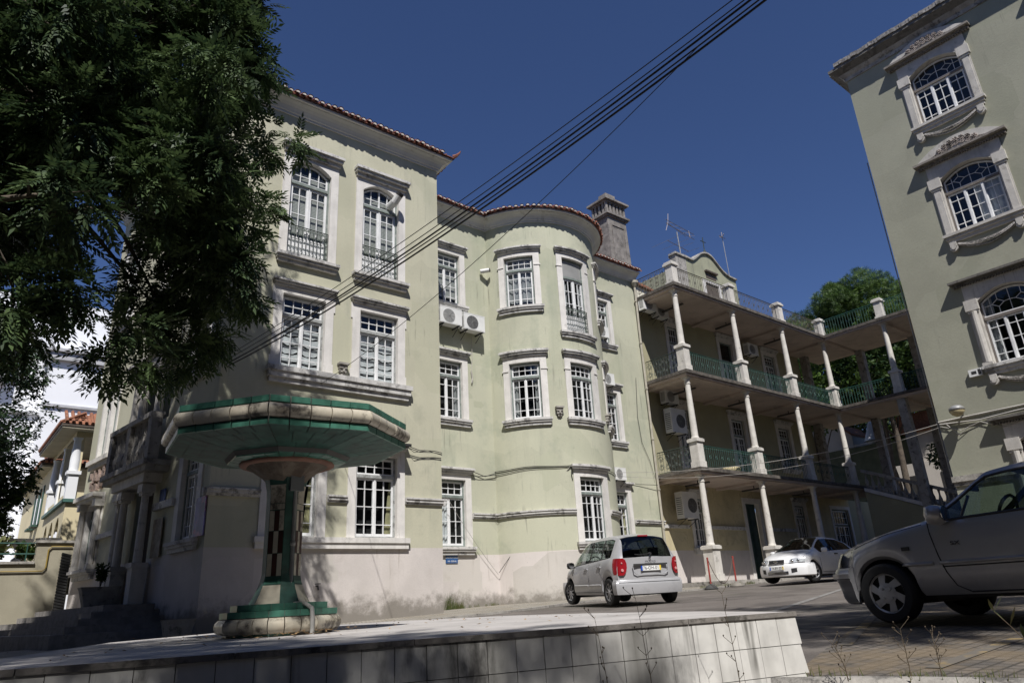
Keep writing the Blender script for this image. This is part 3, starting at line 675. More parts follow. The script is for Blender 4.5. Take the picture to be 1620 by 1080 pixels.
# ================================================================ AC units
fanm=mk('fan_grille_dark',(.09,.09,.09),.6,var=.1,space='O'); fanl=mk('fan_grille_light',(.36,.36,.35),.6,var=.1,space='O')
def ac_proto(w,h,d,label,group='outdoor air conditioning units on the walls',gm=None,fx=.4):
    t=thing('air_conditioner',label,'air conditioner',(0,0,0),group)
    mb=MB(); mb.box(-w/2,w/2,-d,0,0,h); mb.box(-w/2-.006,w/2+.006,-d-.006,.006,h,h+.03); mb.box(-w/2+.03,w/2-.03,-d-.006,-d,.03,.05)
    mb.box(w*.27,w*.273,-d-.004,-d,.03,h-.02)
    mb.build('casing',metalW,t)
    cx=-w/2+fx*w; r=min(h*.42,w*.3); g=MB()
    ax=Matrix.Rotation(R(90),3,'X')
    g.lathe((cx,-d-.001,h*.5),[(r,0),(r,.004),(.001,.004)],24,ax); g.build('fan_disc',gm or fanl,t)
    g=MB()
    for k in range(1,8):
        q=r*k/7.2; g.tube([(cx+q*math.cos(a),-d-.014,h*.5+q*math.sin(a)) for a in np.linspace(0,2*math.pi,19)],.004,3,False)
    for a in np.linspace(0,2*math.pi,9)[:-1]: g.tube([(cx,-d-.018,h*.5),(cx+r*math.cos(a),-d-.018,h*.5+r*math.sin(a))],.005,3)
    g.build('fan_guard',plastic,t)
    l=MB()
    for i in range(9): l.box(-w/2-.004,-w/2+.001,-d+.05,-.06,h*.15+h*.7*i/9,h*.15+h*.7*i/9+h*.03)
    l.build('side_louvres',fanm,t)
    for s_ in (-1,1): b=MB(); b.box(s_*w*.36-.02,s_*w*.36+.02,-d-.02,.13,-.045,-.002); b.tube([(s_*w*.36,-d+.05,-.04),(s_*w*.36,.12,-.32)],.014,4); b.build('bracket',black,t)
    return t
acA=ac_proto(.98,.64,.34,'white air conditioner with a pale fan guard under the top recessed window'); acA.location=(13.9,20.42,9.83)
ac=copy_tree(acA,loc=(14.98,20.42,9.78),label='white air conditioner with a dark fan grille, right one of a pair')
for ch in ac.children:
    if ch.name.startswith('fan_disc'): ch.data=ch.data.copy(); ch.data.materials[0]=fanm
for loc,rz,lb in (((22.35,20.42,11.0),0,'small air conditioner half hidden by the round bay, level with the top windows'),((22.4,20.42,8.75),0,'air conditioner beside the round bay just above the middle window row'),((22.5,20.42,4.55),0,'air conditioner right of the round bay above the ground floor window'),
    ((25.75,20.35,13.0),0,'white air conditioner high on the corner just under the roof terrace'),((27.0,20.62,13.0),0,'dim air conditioner under the terrace slab, inside the top gallery'),
    ((34.9,20.62,12.4),0,'shaded air conditioner between the top gallery doors')):
    c=copy_tree(acA,loc=loc,rotz=rz,label=lb)
    if loc[0]<23: c.scale=(.7,.7,.8)
acB=ac_proto(1.1,1.15,.42,'large air conditioner on the yellow wall of the ground floor arcade',gm=fanm,fx=.62); acB.location=(27.0,20.6,3.1)
copy_tree(acB,loc=(27.0,20.6,7.05),label='large air conditioner on the middle gallery wall, lower one of two'); c=copy_tree(acA,loc=(26.85,20.62,8.5),label='air conditioner on the middle gallery wall, upper one of two')
# ================================================================ small fittings
def camera_unit(loc,label,dirv,r=.09,l=.42):
    t=thing('wall_camera',label,'floodlight',loc); p=Vector(loc); d=Vector(dirv).normalized()
    mb=MB(); mb.tube([tuple(p),tuple(p+Vector((0,-.12,-.02)))],.03,6); mb.build('bracket',plastic,t)
    mb=MB(); c=p+Vector((0,-.16,0)); mb.tube([tuple(c-d*l*.4),tuple(c+d*l*.5)],r,12); mb.build('housing',mk('pale_plastic',(.6,.6,.58),.5,var=.05),t)
    mb=MB(); mb.tube([tuple(c+d*l*.5),tuple(c+d*(l*.5+.05))],[r*.92,r*.9],12); mb.build('lens',black,t); return t
camera_unit((15.75,20.5,12.62),'pale tubular spotlight on the green wall left of the round bay',(1,-.7,.2),.09,.4)
t=thing('extractor_pipe','grey vent pipe with dark mouth sticking out of the arched window above the balcony door','vent pipe',(10.2,18,12.72))
mb=MB(); mb.tube([(10.1,18.1,12.55),(10.14,17.78,12.6),(10.2,17.62,12.78)],.13,12); mb.build('pipe',metalW,t); mb=MB(); mb.tube([(10.2,17.64,12.76),(10.24,17.54,12.86)],.125,12); mb.build('mouth',black,t)
# floodlight on the front wall behind the canopy
t=thing('floodlight','flat white floodlight on a bracket above the right ground floor window','floodlight',(10.05,18,4.45))
mb=MB(); mb.cbox((9.9,17.62,4.36),(.55,.36,.10)); mb.build('head',metalW,t); mb=MB(); mb.cbox((10.35,17.75,4.42),(.5,.5,.07)); mb.tube([(10.1,18,4.5),(10.1,17.7,4.42)],.025,5); mb.build('bracket',black,t)
# blue nameplate
sg=thing('street_sign','small blue plate with two lines of white lettering under the recessed window','sign',(13.8,20.55,1.3))
mb=MB(MR); mb.box(13.76,14.24,1.30,1.55,.0,.03); mb.build('plate',mk('sign_blue',(.03,.09,.24),.4,var=.1),sg)
text_obj('lettering','LABORATORIO',.075,woodW,basis((14.0,20.515,1.48),(1,0,0),(0,0,1)),sg,.002); text_obj('lettering','101 GERAL',.075,woodW,basis((14.0,20.515,1.36),(1,0,0),(0,0,1)),sg,.002)
# tap on the dado
t=thing('wall_tap','small rusty tap on the pale dado right of the fountain','tap',(8.9,18,.55))
mb=MB(); mb.tube([(8.05,18,.62),(8.05,17.9,.62),(8.05,17.86,.52)],.02,6); mb.box(7.98,8.12,17.88,17.92,.66,.68); mb.build('spout',black,t)
# ================================================================ GALLERY BUILDING
gal=thing('gallery_building','long yellow building with three tiers of open galleries, white columns and green iron railings','building',(25.4,18.2,.1))
GY=20.9; MG=frame((0,GY,0),(1,0,0),(0,-1,0)); GX=[25.62,30.27,34.91,39.46]
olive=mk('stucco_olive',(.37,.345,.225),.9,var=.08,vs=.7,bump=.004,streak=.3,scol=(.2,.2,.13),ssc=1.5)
g0=[(28.0,28.95,1.85,4.15),(32.45,33.65,.33,4.1),(37.2,38.3,1.6,4.15)]
g1=[(27.9,28.9,4.95,8.55),(32.45,33.65,4.95,8.55),(37.0,38.2,6.2,8.55)]
g2=[(28.0,28.9,9.3,13.0),(32.5,33.7,9.3,13.0),(36.9,38.1,10.6,13.0)]
wall(MG,25.4,43.6,1.75,4.72,g0+[(41.3,43.3,.3,4.1)]).build('ground_floor_wall',yellow,gal); wall(MG,25.4,43.6,-1,1.75,g0+[(41.3,43.3,.3,4.1)]).build('dado',dado,gal)
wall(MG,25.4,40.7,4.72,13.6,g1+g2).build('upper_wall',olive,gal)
for q in (29.3,32.1),(34.,37.),(25.42,27.6): mb=MB(MG); mb.box(*q,2.72,2.88,0,.08); mb.build('string_course',stoneD,gal)
window(gal,MG,*g0[0],seed=51,jw=.18); window(gal,MG,*g0[2],seed=52,jw=.18)
window(gal,MG,*g1[0],kind='door',seed=53,jw=.2,sill=0,trans=.9); window(gal,MG,*g1[1],kind='door',seed=54,jw=.25,sill=0,trans=.9,lab='white glazed double door on the middle gallery'); window(gal,MG,*g1[2],seed=55,jw=.25)
window(gal,MG,*g2[0],kind='door',seed=56,jw=.2,sill=0,trans=.9); window(gal,MG,*g2[1],kind='door',seed=57,jw=.25,sill=0,trans=1.1,transom_blank=True); window(gal,MG,*g2[2],seed=58,jw=.25)
window(gal,MG,41.3,43.3,.3,4.1,kind='triple',seed=59,jw=.2,sill=0,corn=0,frame_m=doorG,trans=.9)
mb=MB(MG); mb.box(32.45,33.65,.33,4.1,-.28,-.22); mb.box(33.03,33.07,.35,4.0,-.22,-.19)
for u in (32.55,33.15):
    for z0_,z1_ in ((.5,1.3),(1.45,3.0),(3.1,3.9)): mb.box(u,u+.4,z0_,z1_,-.22,-.2)
d_=mb.build('arcade_door',doorG,gal); mb=MB(MG); mb.box(32.2,32.45,.33,4.1,-.2,.04); mb.box(33.65,33.9,.33,4.1,-.2,.04); mb.box(32.2,33.9,4.1,4.35,-.2,.04); mb.build('door_surround',stone,d_)
# end return at right of upper floors
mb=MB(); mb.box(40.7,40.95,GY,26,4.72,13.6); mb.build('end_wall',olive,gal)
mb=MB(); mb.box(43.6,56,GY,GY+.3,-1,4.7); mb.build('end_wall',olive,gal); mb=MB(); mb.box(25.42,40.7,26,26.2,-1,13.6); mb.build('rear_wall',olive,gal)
# slabs
Z1,Z2,Z3=4.72,9.12,13.45
def slab(z,rects,th=.25,name='floor_slab'):
    m1=MB(); m2=MB()
    for (x0,x1,y0,y1) in rects:
        m1.box(x0,x1,y0,y1,z,z+th-.15)
    for i,(x0,x1,y0,y1) in enumerate(rects): m2.box(x0-.07,x1+.07,y0-.07,(y1 if i==0 else y1-.001),z+th-.15,z+th)
    o=m1.build(name,slabm,gal); m2.build('slab_edge',slabe,o); return o
slab(Z1,[(25.30,43.6,18.15,GY)]); slab(Z2,[(25.30,43.6,18.15,GY),(39.15,43.6,6,18.079)]); slab(Z3,[(25.30,43.6,18.15,GY),(39.15,43.6,6,18.079)])
mb=MB()
for z in (Z1,Z2,Z3):
    for x in GX: mb.box(x-.13,x+.13,18.3,GY-.002,z-.12,z-.001)
    mb.box(25.35,43.4,18.22,18.29,z-.05,z-.001)
for z in (Z2,Z3):
    for y in (14.85,11.2): mb.box(39.3,43.4,y-.13,y+.13,z-.12,z-.002)
    mb.box(39.22,39.3,6,18.2,z-.05,z-.002)
mb.build('ceiling_beams',slabm,gal)
mb=MB(MG); mb.box(25.42,25.9,0,.3,0,.02); mb.build('plinth_patch',dado,gal)
# ceiling tubes (unlit lamp fittings)
for z in (Z1,Z2,Z3):
    for x in (27.0,31.5,36.2): mb=MB(); mb.box(x-.06,x+.06,19.0,20.3,z-.20,z-.13); mb.box(x-.02,x+.02,19.6,19.64,z-.13,z); mb.build('ceiling_lamp',mk('lamp_dark',(.06,.055,.05),.6),gal)
def column(x,y,zb,zt,ped=1.25,r=.155,pw=.21,label=None,sq=False):
    mb=MB()
    if sq:
        mb.box(x-.21,x+.21,y-.21,y+.21,zb,zt); return mb.build('pillar',stoneL,gal)
    if ped>0:
        mb.box(x-pw-.03,x+pw+.03,y-pw-.03,y+pw+.03,zb,zb+.28); mb.box(x-pw,x+pw,y-pw,y+pw,zb+.28,zb+ped-.16); mb.box(x-pw-.06,x+pw+.06,y-pw-.06,y+pw+.06,zb+ped-.16,zb+ped-.03); mb.box(x-pw-.02,x+pw+.02,y-pw-.02,y+pw+.02,zb+ped-.03,zb+ped)
    z=zb+ped; h=zt-z
    p=[(r*1.15,0),(r*1.15,.05),(r*1.0,.10)]+[(r*(1.0-.2*t-.04*t*t),.10+(h-.45)*t) for t in (0,.25,.5,.75,1)]
    zz=.10+h-.45; p+=[(r*.92,zz+.01),(r*.92,zz+.05),(r*.78,zz+.06),(r*.78,zz+.18),(r*1.05,zz+.24),(r*1.05,zz+.26)]
    p=[(a,b) for a,b in p]
    mb.lathe((x,y,z),p,16); mb.box(x-r*1.15,x+r*1.15,y-r*1.15,y+r*1.15,z+zz+.26,zt)
    o=mb.build('column',colm,gal,smooth=True,angle=35); return o
for i,x in enumerate(GX):
    column(x,18.42,.33,Z1,ped=1.42,pw=.25); column(x,18.42,Z1+.25,Z2,ped=1.3); column(x,18.42,Z2+.25,Z3,ped=1.3)
column(39.46,14.85,Z2+.25,Z3,ped=1.3); column(39.46,11.2,Z2+.25,Z3,ped=1.3)
for (x,y,a,b) in ((39.46,14.85,.1,Z2),(39.46,11.2,.1,Z2),(43.2,14.85,.1,Z2),(43.2,11.2,.1,Z2),(43.2,18.0,Z1,Z2),(43.2,18.0,Z2+.25,Z3),(43.2,14.85,Z2+.25,Z3),(43.2,11.2,Z2+.25,Z3),(41.2,20.6,Z2+.25,Z3),(41.2,20.6,Z1+.25,Z2)): column(x,y,a,b,sq=True)
# roof terrace posts
mb=MB()
for (x,y) in [(gx,18.42) for gx in GX]+[(39.46,14.85),(39.46,11.2)]:
    mb=MB(); mb.box(x-.25,x+.25,y-.25,y+.25,Z3+.25,Z3+.4); mb.box(x-.2,x+.2,y-.2,y+.2,Z3+.4,Z3+1.25); mb.box(x-.27,x+.27,y-.27,y+.27,Z3+1.25,Z3+1.36); mb.box(x-.22,x+.22,y-.22,y+.22,Z3+1.36,Z3+1.44); mb.build('terrace_post',colm,gal)
# railings
def rail_run(p,q,z,h=1.0,m=ironG,sc_=False,label=None):
    p=Vector((p[0],p[1],0));q=Vector((q[0],q[1],0));d=(q-p);L_=d.length;d/=L_; nn=Vector((d.y,-d.x,0))
    def M(u,zz,n): w=p+d*u+nn*n; return (w.x,w.y,z+zz)
    mb=MB(M); nb=max(2,round(L_/.15))
    for zz,r in ((h,.023),(h-.11,.010),(.07,.016)): mb.tube([(0,zz,0),(L_,zz,0)],r,4)
    for i in range(nb+1):
        u=L_*i/nb; mb.tube([(u,.07,0),(u,h,0)],.0105,4)
        if not sc_ and i<nb and i%3==1:
            for zz in (h*.55,): 
                c=(u+L_/nb/2,zz); mb.tube([(c[0]-.05,c[1],0),(c[0],c[1]+.08,0),(c[0]+.05,c[1],0),(c[0],c[1]-.08,0),(c[0]-.05,c[1],0)],.011,3,False)
    if not sc_:
        for i in range(nb):
            u=L_*(i+.5)/nb; mb.tube([(u-.05,h-.10,0),(u,h-.02,0),(u+.05,h-.10,0)],.005,3,False)
    else:
        n=max(1,round(L_/.38))
        for i in range(n):
            u=L_*(i+.5)/n
            for zz,dn in ((.34,1),(.72,-1)):
                mb.tube([(a,b,0) for a,b in scroll(u,zz,.15,1,1.4,12,dn)],.010,4,False); mb.tube([(a,b,0) for a,b in scroll(u,zz,.15,-1,1.1,12,-dn)],.009,4,False)
    return mb.build('railing',m,gal,label=label)
for z,m in ((Z1+.25,ironG),(Z2+.25,ironG),(Z3+.25,ironR)):
    for i in range(3): rail_run((GX[i]+.22,18.4),(GX[i+1]-.22,18.4),z,1.02,m)
    rail_run((25.45,20.5),(25.45,18.66),z,1.02,iron if z<13 else ironR,True,label='curly scrolled end railing of the gallery')
for z,m in ((Z2+.25,ironG),(Z3+.25,ironG)):
    rail_run((39.46,18.17),(39.46,15.1),z,1.02,m); rail_run((39.46,14.6),(39.46,11.45),z,1.02,m)
# step under the arcade
mb=MB(); mb.box(25.32,46,17.75,GY-.002,-.6,.33); mb.build('arcade_floor',stoneL,gal)
mb=MB(); mb.box(25.0,46,17.3,17.749,-.6,.20); mb.build('arcade_step',stoneL,gal)
# stairs with balustrade down from the first gallery
st=thing('balustrade_staircase','shaded stone staircase with bulging balusters going down from the end of the first gallery','staircase',(40,17,.2))
mb=MB(); n=22; x0,x1=39.75,41.6
ya,yb=18.0,9.8; za,zb_=4.95,1.6
poly=[(ya,za-.35),(yb,zb_-.35),(yb,-.5),(ya,-.5)]
mb.extr([(y,z) for y,z in poly],x0,x0+.25,0); mb.build('stair_wall',olive,st)
mb=MB()
for i in range(n): y=ya+(yb-ya)*i/n; z=za+(zb_-za)*i/n; mb.box(x0+.25,x1,y+(yb-ya)/n,y,z-.5,z-.02)
mb.build('treads',stoneL,st)
mb=MB(); mb.extr([(ya,za-.32),(yb,zb_-.32),(yb,zb_-.12),(ya,za-.12)],x0-.06,x0+.3,0); mb.build('stringer',stone,st)
mb=MB(); mb.extr([(ya,za+.72),(yb,zb_+.72),(yb,zb_+.9),(ya,za+.9)],x0-.05,x0+.3,0)
mb.build('handrail',stoneL,st)
for i in range(26):
    t_=(i+.5)/26; y=ya+(yb-ya)*t_; z=za+(zb_-za)*t_-.12
    mb=MB(); mb.lathe((x0+.12,y,z),[(.07,0),(.06,.1),(.10,.28),(.10,.38),(.045,.58),(.05,.72),(.075,.86)],8); mb.build('baluster',stoneL,st,smooth=True)
# blue noticeboard in the shade
mb=MB(); mb.box(41.3,42.3,17.0,17.05,1.6,2.4); tag(mb.build('notice_board',mk('board_blue',(.05,.08,.2),.5,var=.2)),'dark blue notice board in the shade beside the stair foot','notice board')
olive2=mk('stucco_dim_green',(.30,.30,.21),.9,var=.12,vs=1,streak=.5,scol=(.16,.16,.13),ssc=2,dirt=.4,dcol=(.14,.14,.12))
# ---- penthouse with curved gable
ph=thing('chapel_gable','roof top chapel front with a curvy gable, small window and iron cross','building',(40,26,13.7))
def gab(x):
    t=(x-36.9)/7.1
    pts=[(0,21.8),(.12,21.95),(.26,21.85),(.33,22.2),(.42,22.75),(.52,22.95),(.60,22.85),(.68,22.4),(.76,21.95),(.86,21.7),(1,21.65)]
    xs=[p[0] for p in pts]; ys=[p[1] for p in pts]; return float(np.interp(t,xs,ys))
# curvy profile smoothed
xs=np.linspace(36.9,44.0,48); zs=np.array([gab(x) for x in xs]); zs=np.convolve(np.pad(zs,2,mode='edge'),[.1,.2,.4,.2,.1],'valid')
poly=[(36.9,13.7)]+[(float(x),float(z)) for x,z in zip(xs,zs)]+[(44.0,13.7)]
mb=MB(); 
for i in range(47): 
    o=mb.addv([(xs[i],26,13.7),(xs[i+1],26,13.7),(xs[i+1],26,zs[i+1]),(xs[i],26,zs[i]),(xs[i],26.5,13.7),(xs[i+1],26.5,13.7),(xs[i+1],26.5,zs[i+1]),(xs[i],26.5,zs[i])]); mb.addf([(0,1,2,3),(5,4,7,6),(3,2,6,7)],o)
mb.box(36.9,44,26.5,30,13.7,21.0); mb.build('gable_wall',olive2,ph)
mb=MB()
for i in range(47): 
    o=mb.addv([(xs[i],25.85,zs[i]),(xs[i+1],25.85,zs[i+1]),(xs[i+1],25.85,zs[i+1]+.12),(xs[i],25.85,zs[i]+.12),(xs[i],26.6,zs[i]),(xs[i+1],26.6,zs[i+1]),(xs[i+1],26.6,zs[i+1]+.12),(xs[i],26.6,zs[i]+.12)]); mb.addf([(0,1,2,3),(5,4,7,6),(3,2,6,7),(0,4,5,1)],o)
mb.build('gable_coping',stoneL,ph)
MP=frame((0,26,0),(1,0,0),(0,-1,0))
mb=MB(MP); mb.box(36.2,37.3,13.7,21.5,0,.5); mb.box(36.1,37.4,21.5,21.65,0,.6); mb.build('corner_pier',stoneL,ph)
mb=MB(MP); mb.box(40.1,41.5,21.4,21.52,0,.2); mb.box(40.2,41.4,20.95,21.4,0,.02); mb.build('small_window',doorB,ph)
mb=MB(MP); mb.box(39.6,41.7,20.5,20.7,0,.12); mb.box(39.6,39.85,18,20.5,0,.12); mb.box(41.45,41.7,18,20.5,0,.12); mb.build('window_surround',stone,ph); mb=MB(MP); mb.box(39.85,41.45,18,20.5,0,.03); mb.build('window_panel',doorB,ph)
mb=MB(); mb.tube([(40.7,26.1,23.0),(40.7,26.1,24.4)],.035,5); mb.tube([(40.4,26.1,24.05),(41.0,26.1,24.05)],.03,5); mb.lathe((40.7,26.1,23.0),[(.16,0),(.1,.12),(.12,.2),(.03,.4)],8); mb.build('cross',iron,ph)
# cream stair house wall behind the left of the terrace
cw=thing('stair_house','cream wall with tiled coping behind the left end of the roof terrace','building',(30,24,13.7))
mb=MB(); mb.extr([(27.9,13.6),(34.5,13.6),(34.5,16.2),(31,17.0),(27.9,17.3)],24.2,24.5,1); mb.build('wall',mk('cream',(.72,.68,.55),.9,var=.06),cw)
mb=MB(); mb.extr([(27.8,17.3),(31,17.0),(34.6,16.2),(34.6,16.32),(31,17.14),(27.8,17.45)],24.0,24.7,1); mb.build('tile_coping',tile2,cw)
# orange tile ridge seen through the rails
rg=thing('tiled_roof','orange tiled roof ridge behind the roof terrace railing','roof',(45,30,16))
mb=MB(); mb.extr([(44.2,17.5),(53,17.5),(53,20.2),(44.2,20.4)],30,30.4,1); mb.build('wall',yellow,rg); mb=MB(); mb.extr([(44.1,20.4),(53.1,20.2),(53.1,20.35),(44.1,20.6)],29.6,32,1); mb.build('tiles',tile2,rg)
# antennas
def ant(loc,top,label,kind):
    t=thing('antenna',label,'antenna',loc); x,y,z=loc; mb=MB(); mb.tube([loc,(x-.12,y,top)],.045 if kind else .03,6); mb.build('mast',metalG,t)
    mb=MB()
    if kind:
        # lower boom with long dipoles, upper folded array
        b0=Vector((x-1.35,y,top-1.05)); b1=Vector((x+.95,y,top-1.25)); mb.tube([b0,b1],.03,4)
        for f,l in ((0,2.0),(.35,1.7),(.62,1.6),(1,1.4)): c=b0.lerp(b1,f); mb.tube([c+Vector((-.75,-l,-.55)),c+Vector((.75,l,.55))],.012,3)
        p=Vector((x-1.2,y,top+.35)); q=Vector((x+1.9,y,top+.0))
        for dz in (0,.32): mb.tube([p+Vector((0,0,dz)),q+Vector((0,0,dz*1.3))],.028,4)
        mb.tube([p+Vector((0,0,.1)),q+Vector((-1.0,0,-.05))],.02,4); mb.tube([q+Vector((-.5,0,.0)),q+Vector((-.55,0,.55))],.03,4)
        for s_ in (-1,1): mb.tube([p+Vector((.2,0,.15)),p+Vector((-.15+.5*(s_>0),0,.15+.75*s_))],.022,4)
        for i in range(5): c=p.lerp(q,.12+.2*i)+Vector((0,0,.2)); mb.tube([c+Vector((0,-.25,-.1)),c+Vector((0,.25,.1))],.012,3)
    else:
        for d in ((.4,0,0),(-.4,0,.05),(.0,0,.45),(.15,.3,.2),(-.2,-.3,.1)): mb.tube([(x-.12,y,top),(x-.12+d[0],y+d[1],top+d[2])],.03,4)
    mb.build('elements',mk('antenna_alu',(.30,.26,.25),.6,.0,var=.1),t)
ant((37.9,26.2,21),24.0,'television antenna with long thin arms on a mast above the terrace corner post',1)
ant((45.0,27,19.5),26.1,'thin straight white mast with a small star head right of the chapel gable',0)
# ================================================================ RIGHT BUILDING
rb=thing('grey_green_building','tall grey green building on the right with carved stone window surrounds and dark eaves','building',(26,8.8,0))
MRt=frame((26,0,0),(0,1,0),(-1,0,0))
rows_=[(15.66,17.78,18.12),(11.16,13.27,13.61),(6.36,8.55,8.90),(1.6,3.85,4.15)]
wh=[]
for c in (5.86,1.15): 
    for r_ in rows_: wh.append((c-.88,c+.88,r_[0],r_[2]))
wall(MRt,-9,8.83,ZB,19.35,wh).build('facade_wall',greenR,rb)
mb=MB(); mb.box(26.001,36,8.58,8.83,ZB,19.35); mb.box(26.001,36,-9,-8.75,ZB,19.35); mb.build('end_wall',greenR,rb)
mb=MB(MRt); mb.box(-9,8.87,2.88,3.06,0,.10); mb.box(-9,8.85,2.75,2.88,0,.05); mb.build('plinth_moulding',stoneL,rb)
dk=mk('dark_eave_stone',(.16,.15,.135),.9,var=.25,vs=3,bump=.01,bs=20,dirt=.7,dcol=(.05,.045,.04),ds=3,dth=.48)
mb=MB(); pth=[(36,8.83),(26,8.83),(26,-9)]
mb.sweep(pth,[(-.02,19.15),(.05,19.15),(.06,19.3),(.14,19.38),(.2,19.45)]); mb.build('eave_band',stoneL,rb)
mb=MB(); mb.sweep(pth,[(.0,19.45),(.2,19.451),(.42,19.6),(.46,19.62),(.46,19.74),(-.2,19.75)]); mb.build('eave',dk,rb)
mb=MB()
rr_=random.Random(5)
for i in range(150):
    y=8.95-i*.12; mb.cbox((25.74+rr_.uniform(-.015,.015),y,19.84+rr_.uniform(-.012,.012)),(.5,.112,.17),Matrix.Rotation(rr_.uniform(-.05,.05),3,'Y'))
    if i<60: mb.cbox((26.0+i*.16,9.2,19.85),(.15,.4,.18))
mb.build('roof_edge_tiles',mk('rubble_tile',(.27,.255,.24),.95,var=.35,vs=8,bump=.008,bs=20,dirt=.8,dcol=(.10,.095,.09),ds=6,dth=.5),rb)
mb=MB(); mb.box(25.8,36,-9,8.9,19.76,19.9); mb.build('roof',tile,rb)
reliefD=mk('relief_dark',(.36,.31,.28),.9,var=.4,vs=10,bump=.006,bs=30,dirt=.9,dcol=(.05,.045,.04),ds=7,dth=.48)
reliefL=mk('relief_light',(.52,.49,.45),.9,var=.3,vs=14,bump=.004,bs=30,dirt=.6,dcol=(.12,.10,.09),ds=9,dth=.54)
for ci,c in enumerate((5.86,1.15)):
    for ri,(z0,zs_,zc) in enumerate(rows_):
        u0,u1=c-.88,c+.88; dark=(ri>=2); n_=.06
        W=window(rb,MRt,u0,u1,z0,zc,kind='triple',arch=zc-zs_,jw=.3,head=.34,corn=0,sill=0,fan=True,trans=zc-(z0+1.60),rev=.28,seed=70+ri,curtain=(None,'half','open',None)[(ri+ci)%4],stone_m=stoneR,frame_m=mk('faded_brown_frame',(.16,.14,.125),.8,var=.2,dirt=.5,dcol=(.35,.33,.31),ds=7),
            lab=('top floor' if ri==0 else 'second from top' if ri==1 else 'lower' if ri==2 else 'lowest')+' three part arched window with leaded fanlight')
        # jamb capitals, sill
        for sg in (-1,1):
            s=MB(MRt); x=c+sg*(.88+.15); s.box(x-.20,x+.20,zs_-.25,zs_+.12,.0,.13); s.box(x-.16,x+.16,zs_-.33,zs_-.25,.0,.10)
            if ri<2: s.box(x-.10,x+.10,z0,zs_-.33,.02,.075)
            else:
                s.tube([(x+sg*-.02,z0+.1,.10),(x+sg*-.02,zs_-.3,.10)],[.11,.095],10)
                s.box(x-.15,x+.15,z0,z0+.1,0,.2)
            s.build('capital',stoneR,W)
        s=MB(MRt); a,b=c-1.28,c+1.28; zt=zc+.34
        s.box(a+.05,b-.05,z0-.10,z0,-.28,.20); s.box(a+.10,b-.10,z0-.20,z0-.10,-.01,.14); s.box(a+.14,b-.14,z0-.32,z0-.20,-.01,.08); s.build('sill',stoneR if ri<2 else stoneD,W)
        s=MB(MRt); s.box(a-.1,b+.1,zt+.02,zt+.09,-.01,.16); s.box(a-.2,b+.2,zt+.09,zt+.17,-.01,.30); 
        for q in range(34): s.box(a-.15+(b-a+.3)*q/34,a-.15+(b-a+.3)*(q+.55)/34,zt-.03,zt+.03,-.01,.15)
        s.build('cornice',dk if dark else mk('cornice_brown',(.24,.215,.19),.9,var=.3,vs=5,dirt=.7,dcol=(.07,.06,.05),ds=5,dth=.5),W)
        if ri<2:
            s=MB(MRt); A=arc(a-.16,b+.16,zt+.17,zt+.72,16)
            for (p,zp),(q,zq) in zip(A[:-1],A[1:]):
                o=s.addv([(p,zt+.17,.0),(q,zt+.17,.0),(q,zq,.0),(p,zp,.0),(p,zt+.17,.16),(q,zt+.17,.16),(q,zq,.16),(p,zp,.16)]); s.addf([(4,5,6,7),(2,3,7,6)],o)
            s.build('pediment',stoneR,W)
            s=MB(MRt); rr_=random.Random(9+ri+5*ci)
            for q in range(7):
                x=c+(q-3)*.19; h=zt+.27+.26*(1-((q-3)/3.6)**2)
                for w in range(6):
                    t_=2*math.pi*w/6+q; s.lathe((x+.062*math.cos(t_),h+.062*math.sin(t_),.165),[(.040,0),(.036,.03),(.018,.05)],7)
                s.lathe((x,h,.17),[(.03,0),(.026,.05),(.01,.065)],7)
                for w in (-1,1):
                    for e in range(2): s.cbox((x+w*.05,h-.11-.07*e,.175),(.11,.035,.04),Matrix.Rotation(w*.7,3,'Z'))
            for w in (-1,1):
                for e in range(4): s.cbox((c+w*(.68+.07*e),zt+.27-.02*e,.17),(.13,.03,.04),Matrix.Rotation(-w*(.2+.1*e),3,'Z'))
            s.build('flower_relief',reliefD,W)
        for sg in (-1,1):
            s=MB(MRt); x=c+sg*1.0; s.box(x-.10,x+.10,z0-.50,z0-.32,0,.16); s.lathe((x,z0-.53,.0),[(.13,0),(.13,.14),(.07,.14),(.07,.18)],12)
            s.build('scroll_bracket',stoneR,W)
        s=MB(MRt); rr_=random.Random(19+ri+5*ci)
        for q in range(44):
            t_=-1+2*(q+.5)/44; zz=z0-.42-.24*(1-t_*t_); w_=.035+.06*(1-abs(t_)); ang=-.55*t_*-1
            for e in (-1,0,1):
                s.cbox((c+t_*.86+rr_.uniform(-.01,.01),zz+e*w_*.8,.06+.05*(1-abs(e))),(.075,.028+w_*.25,.05),Matrix.Rotation(e*.7+(.5 if t_<0 else -.5)*abs(t_)+rr_.uniform(-.25,.25),3,'Z'))
        s.build('garland',reliefL,W)
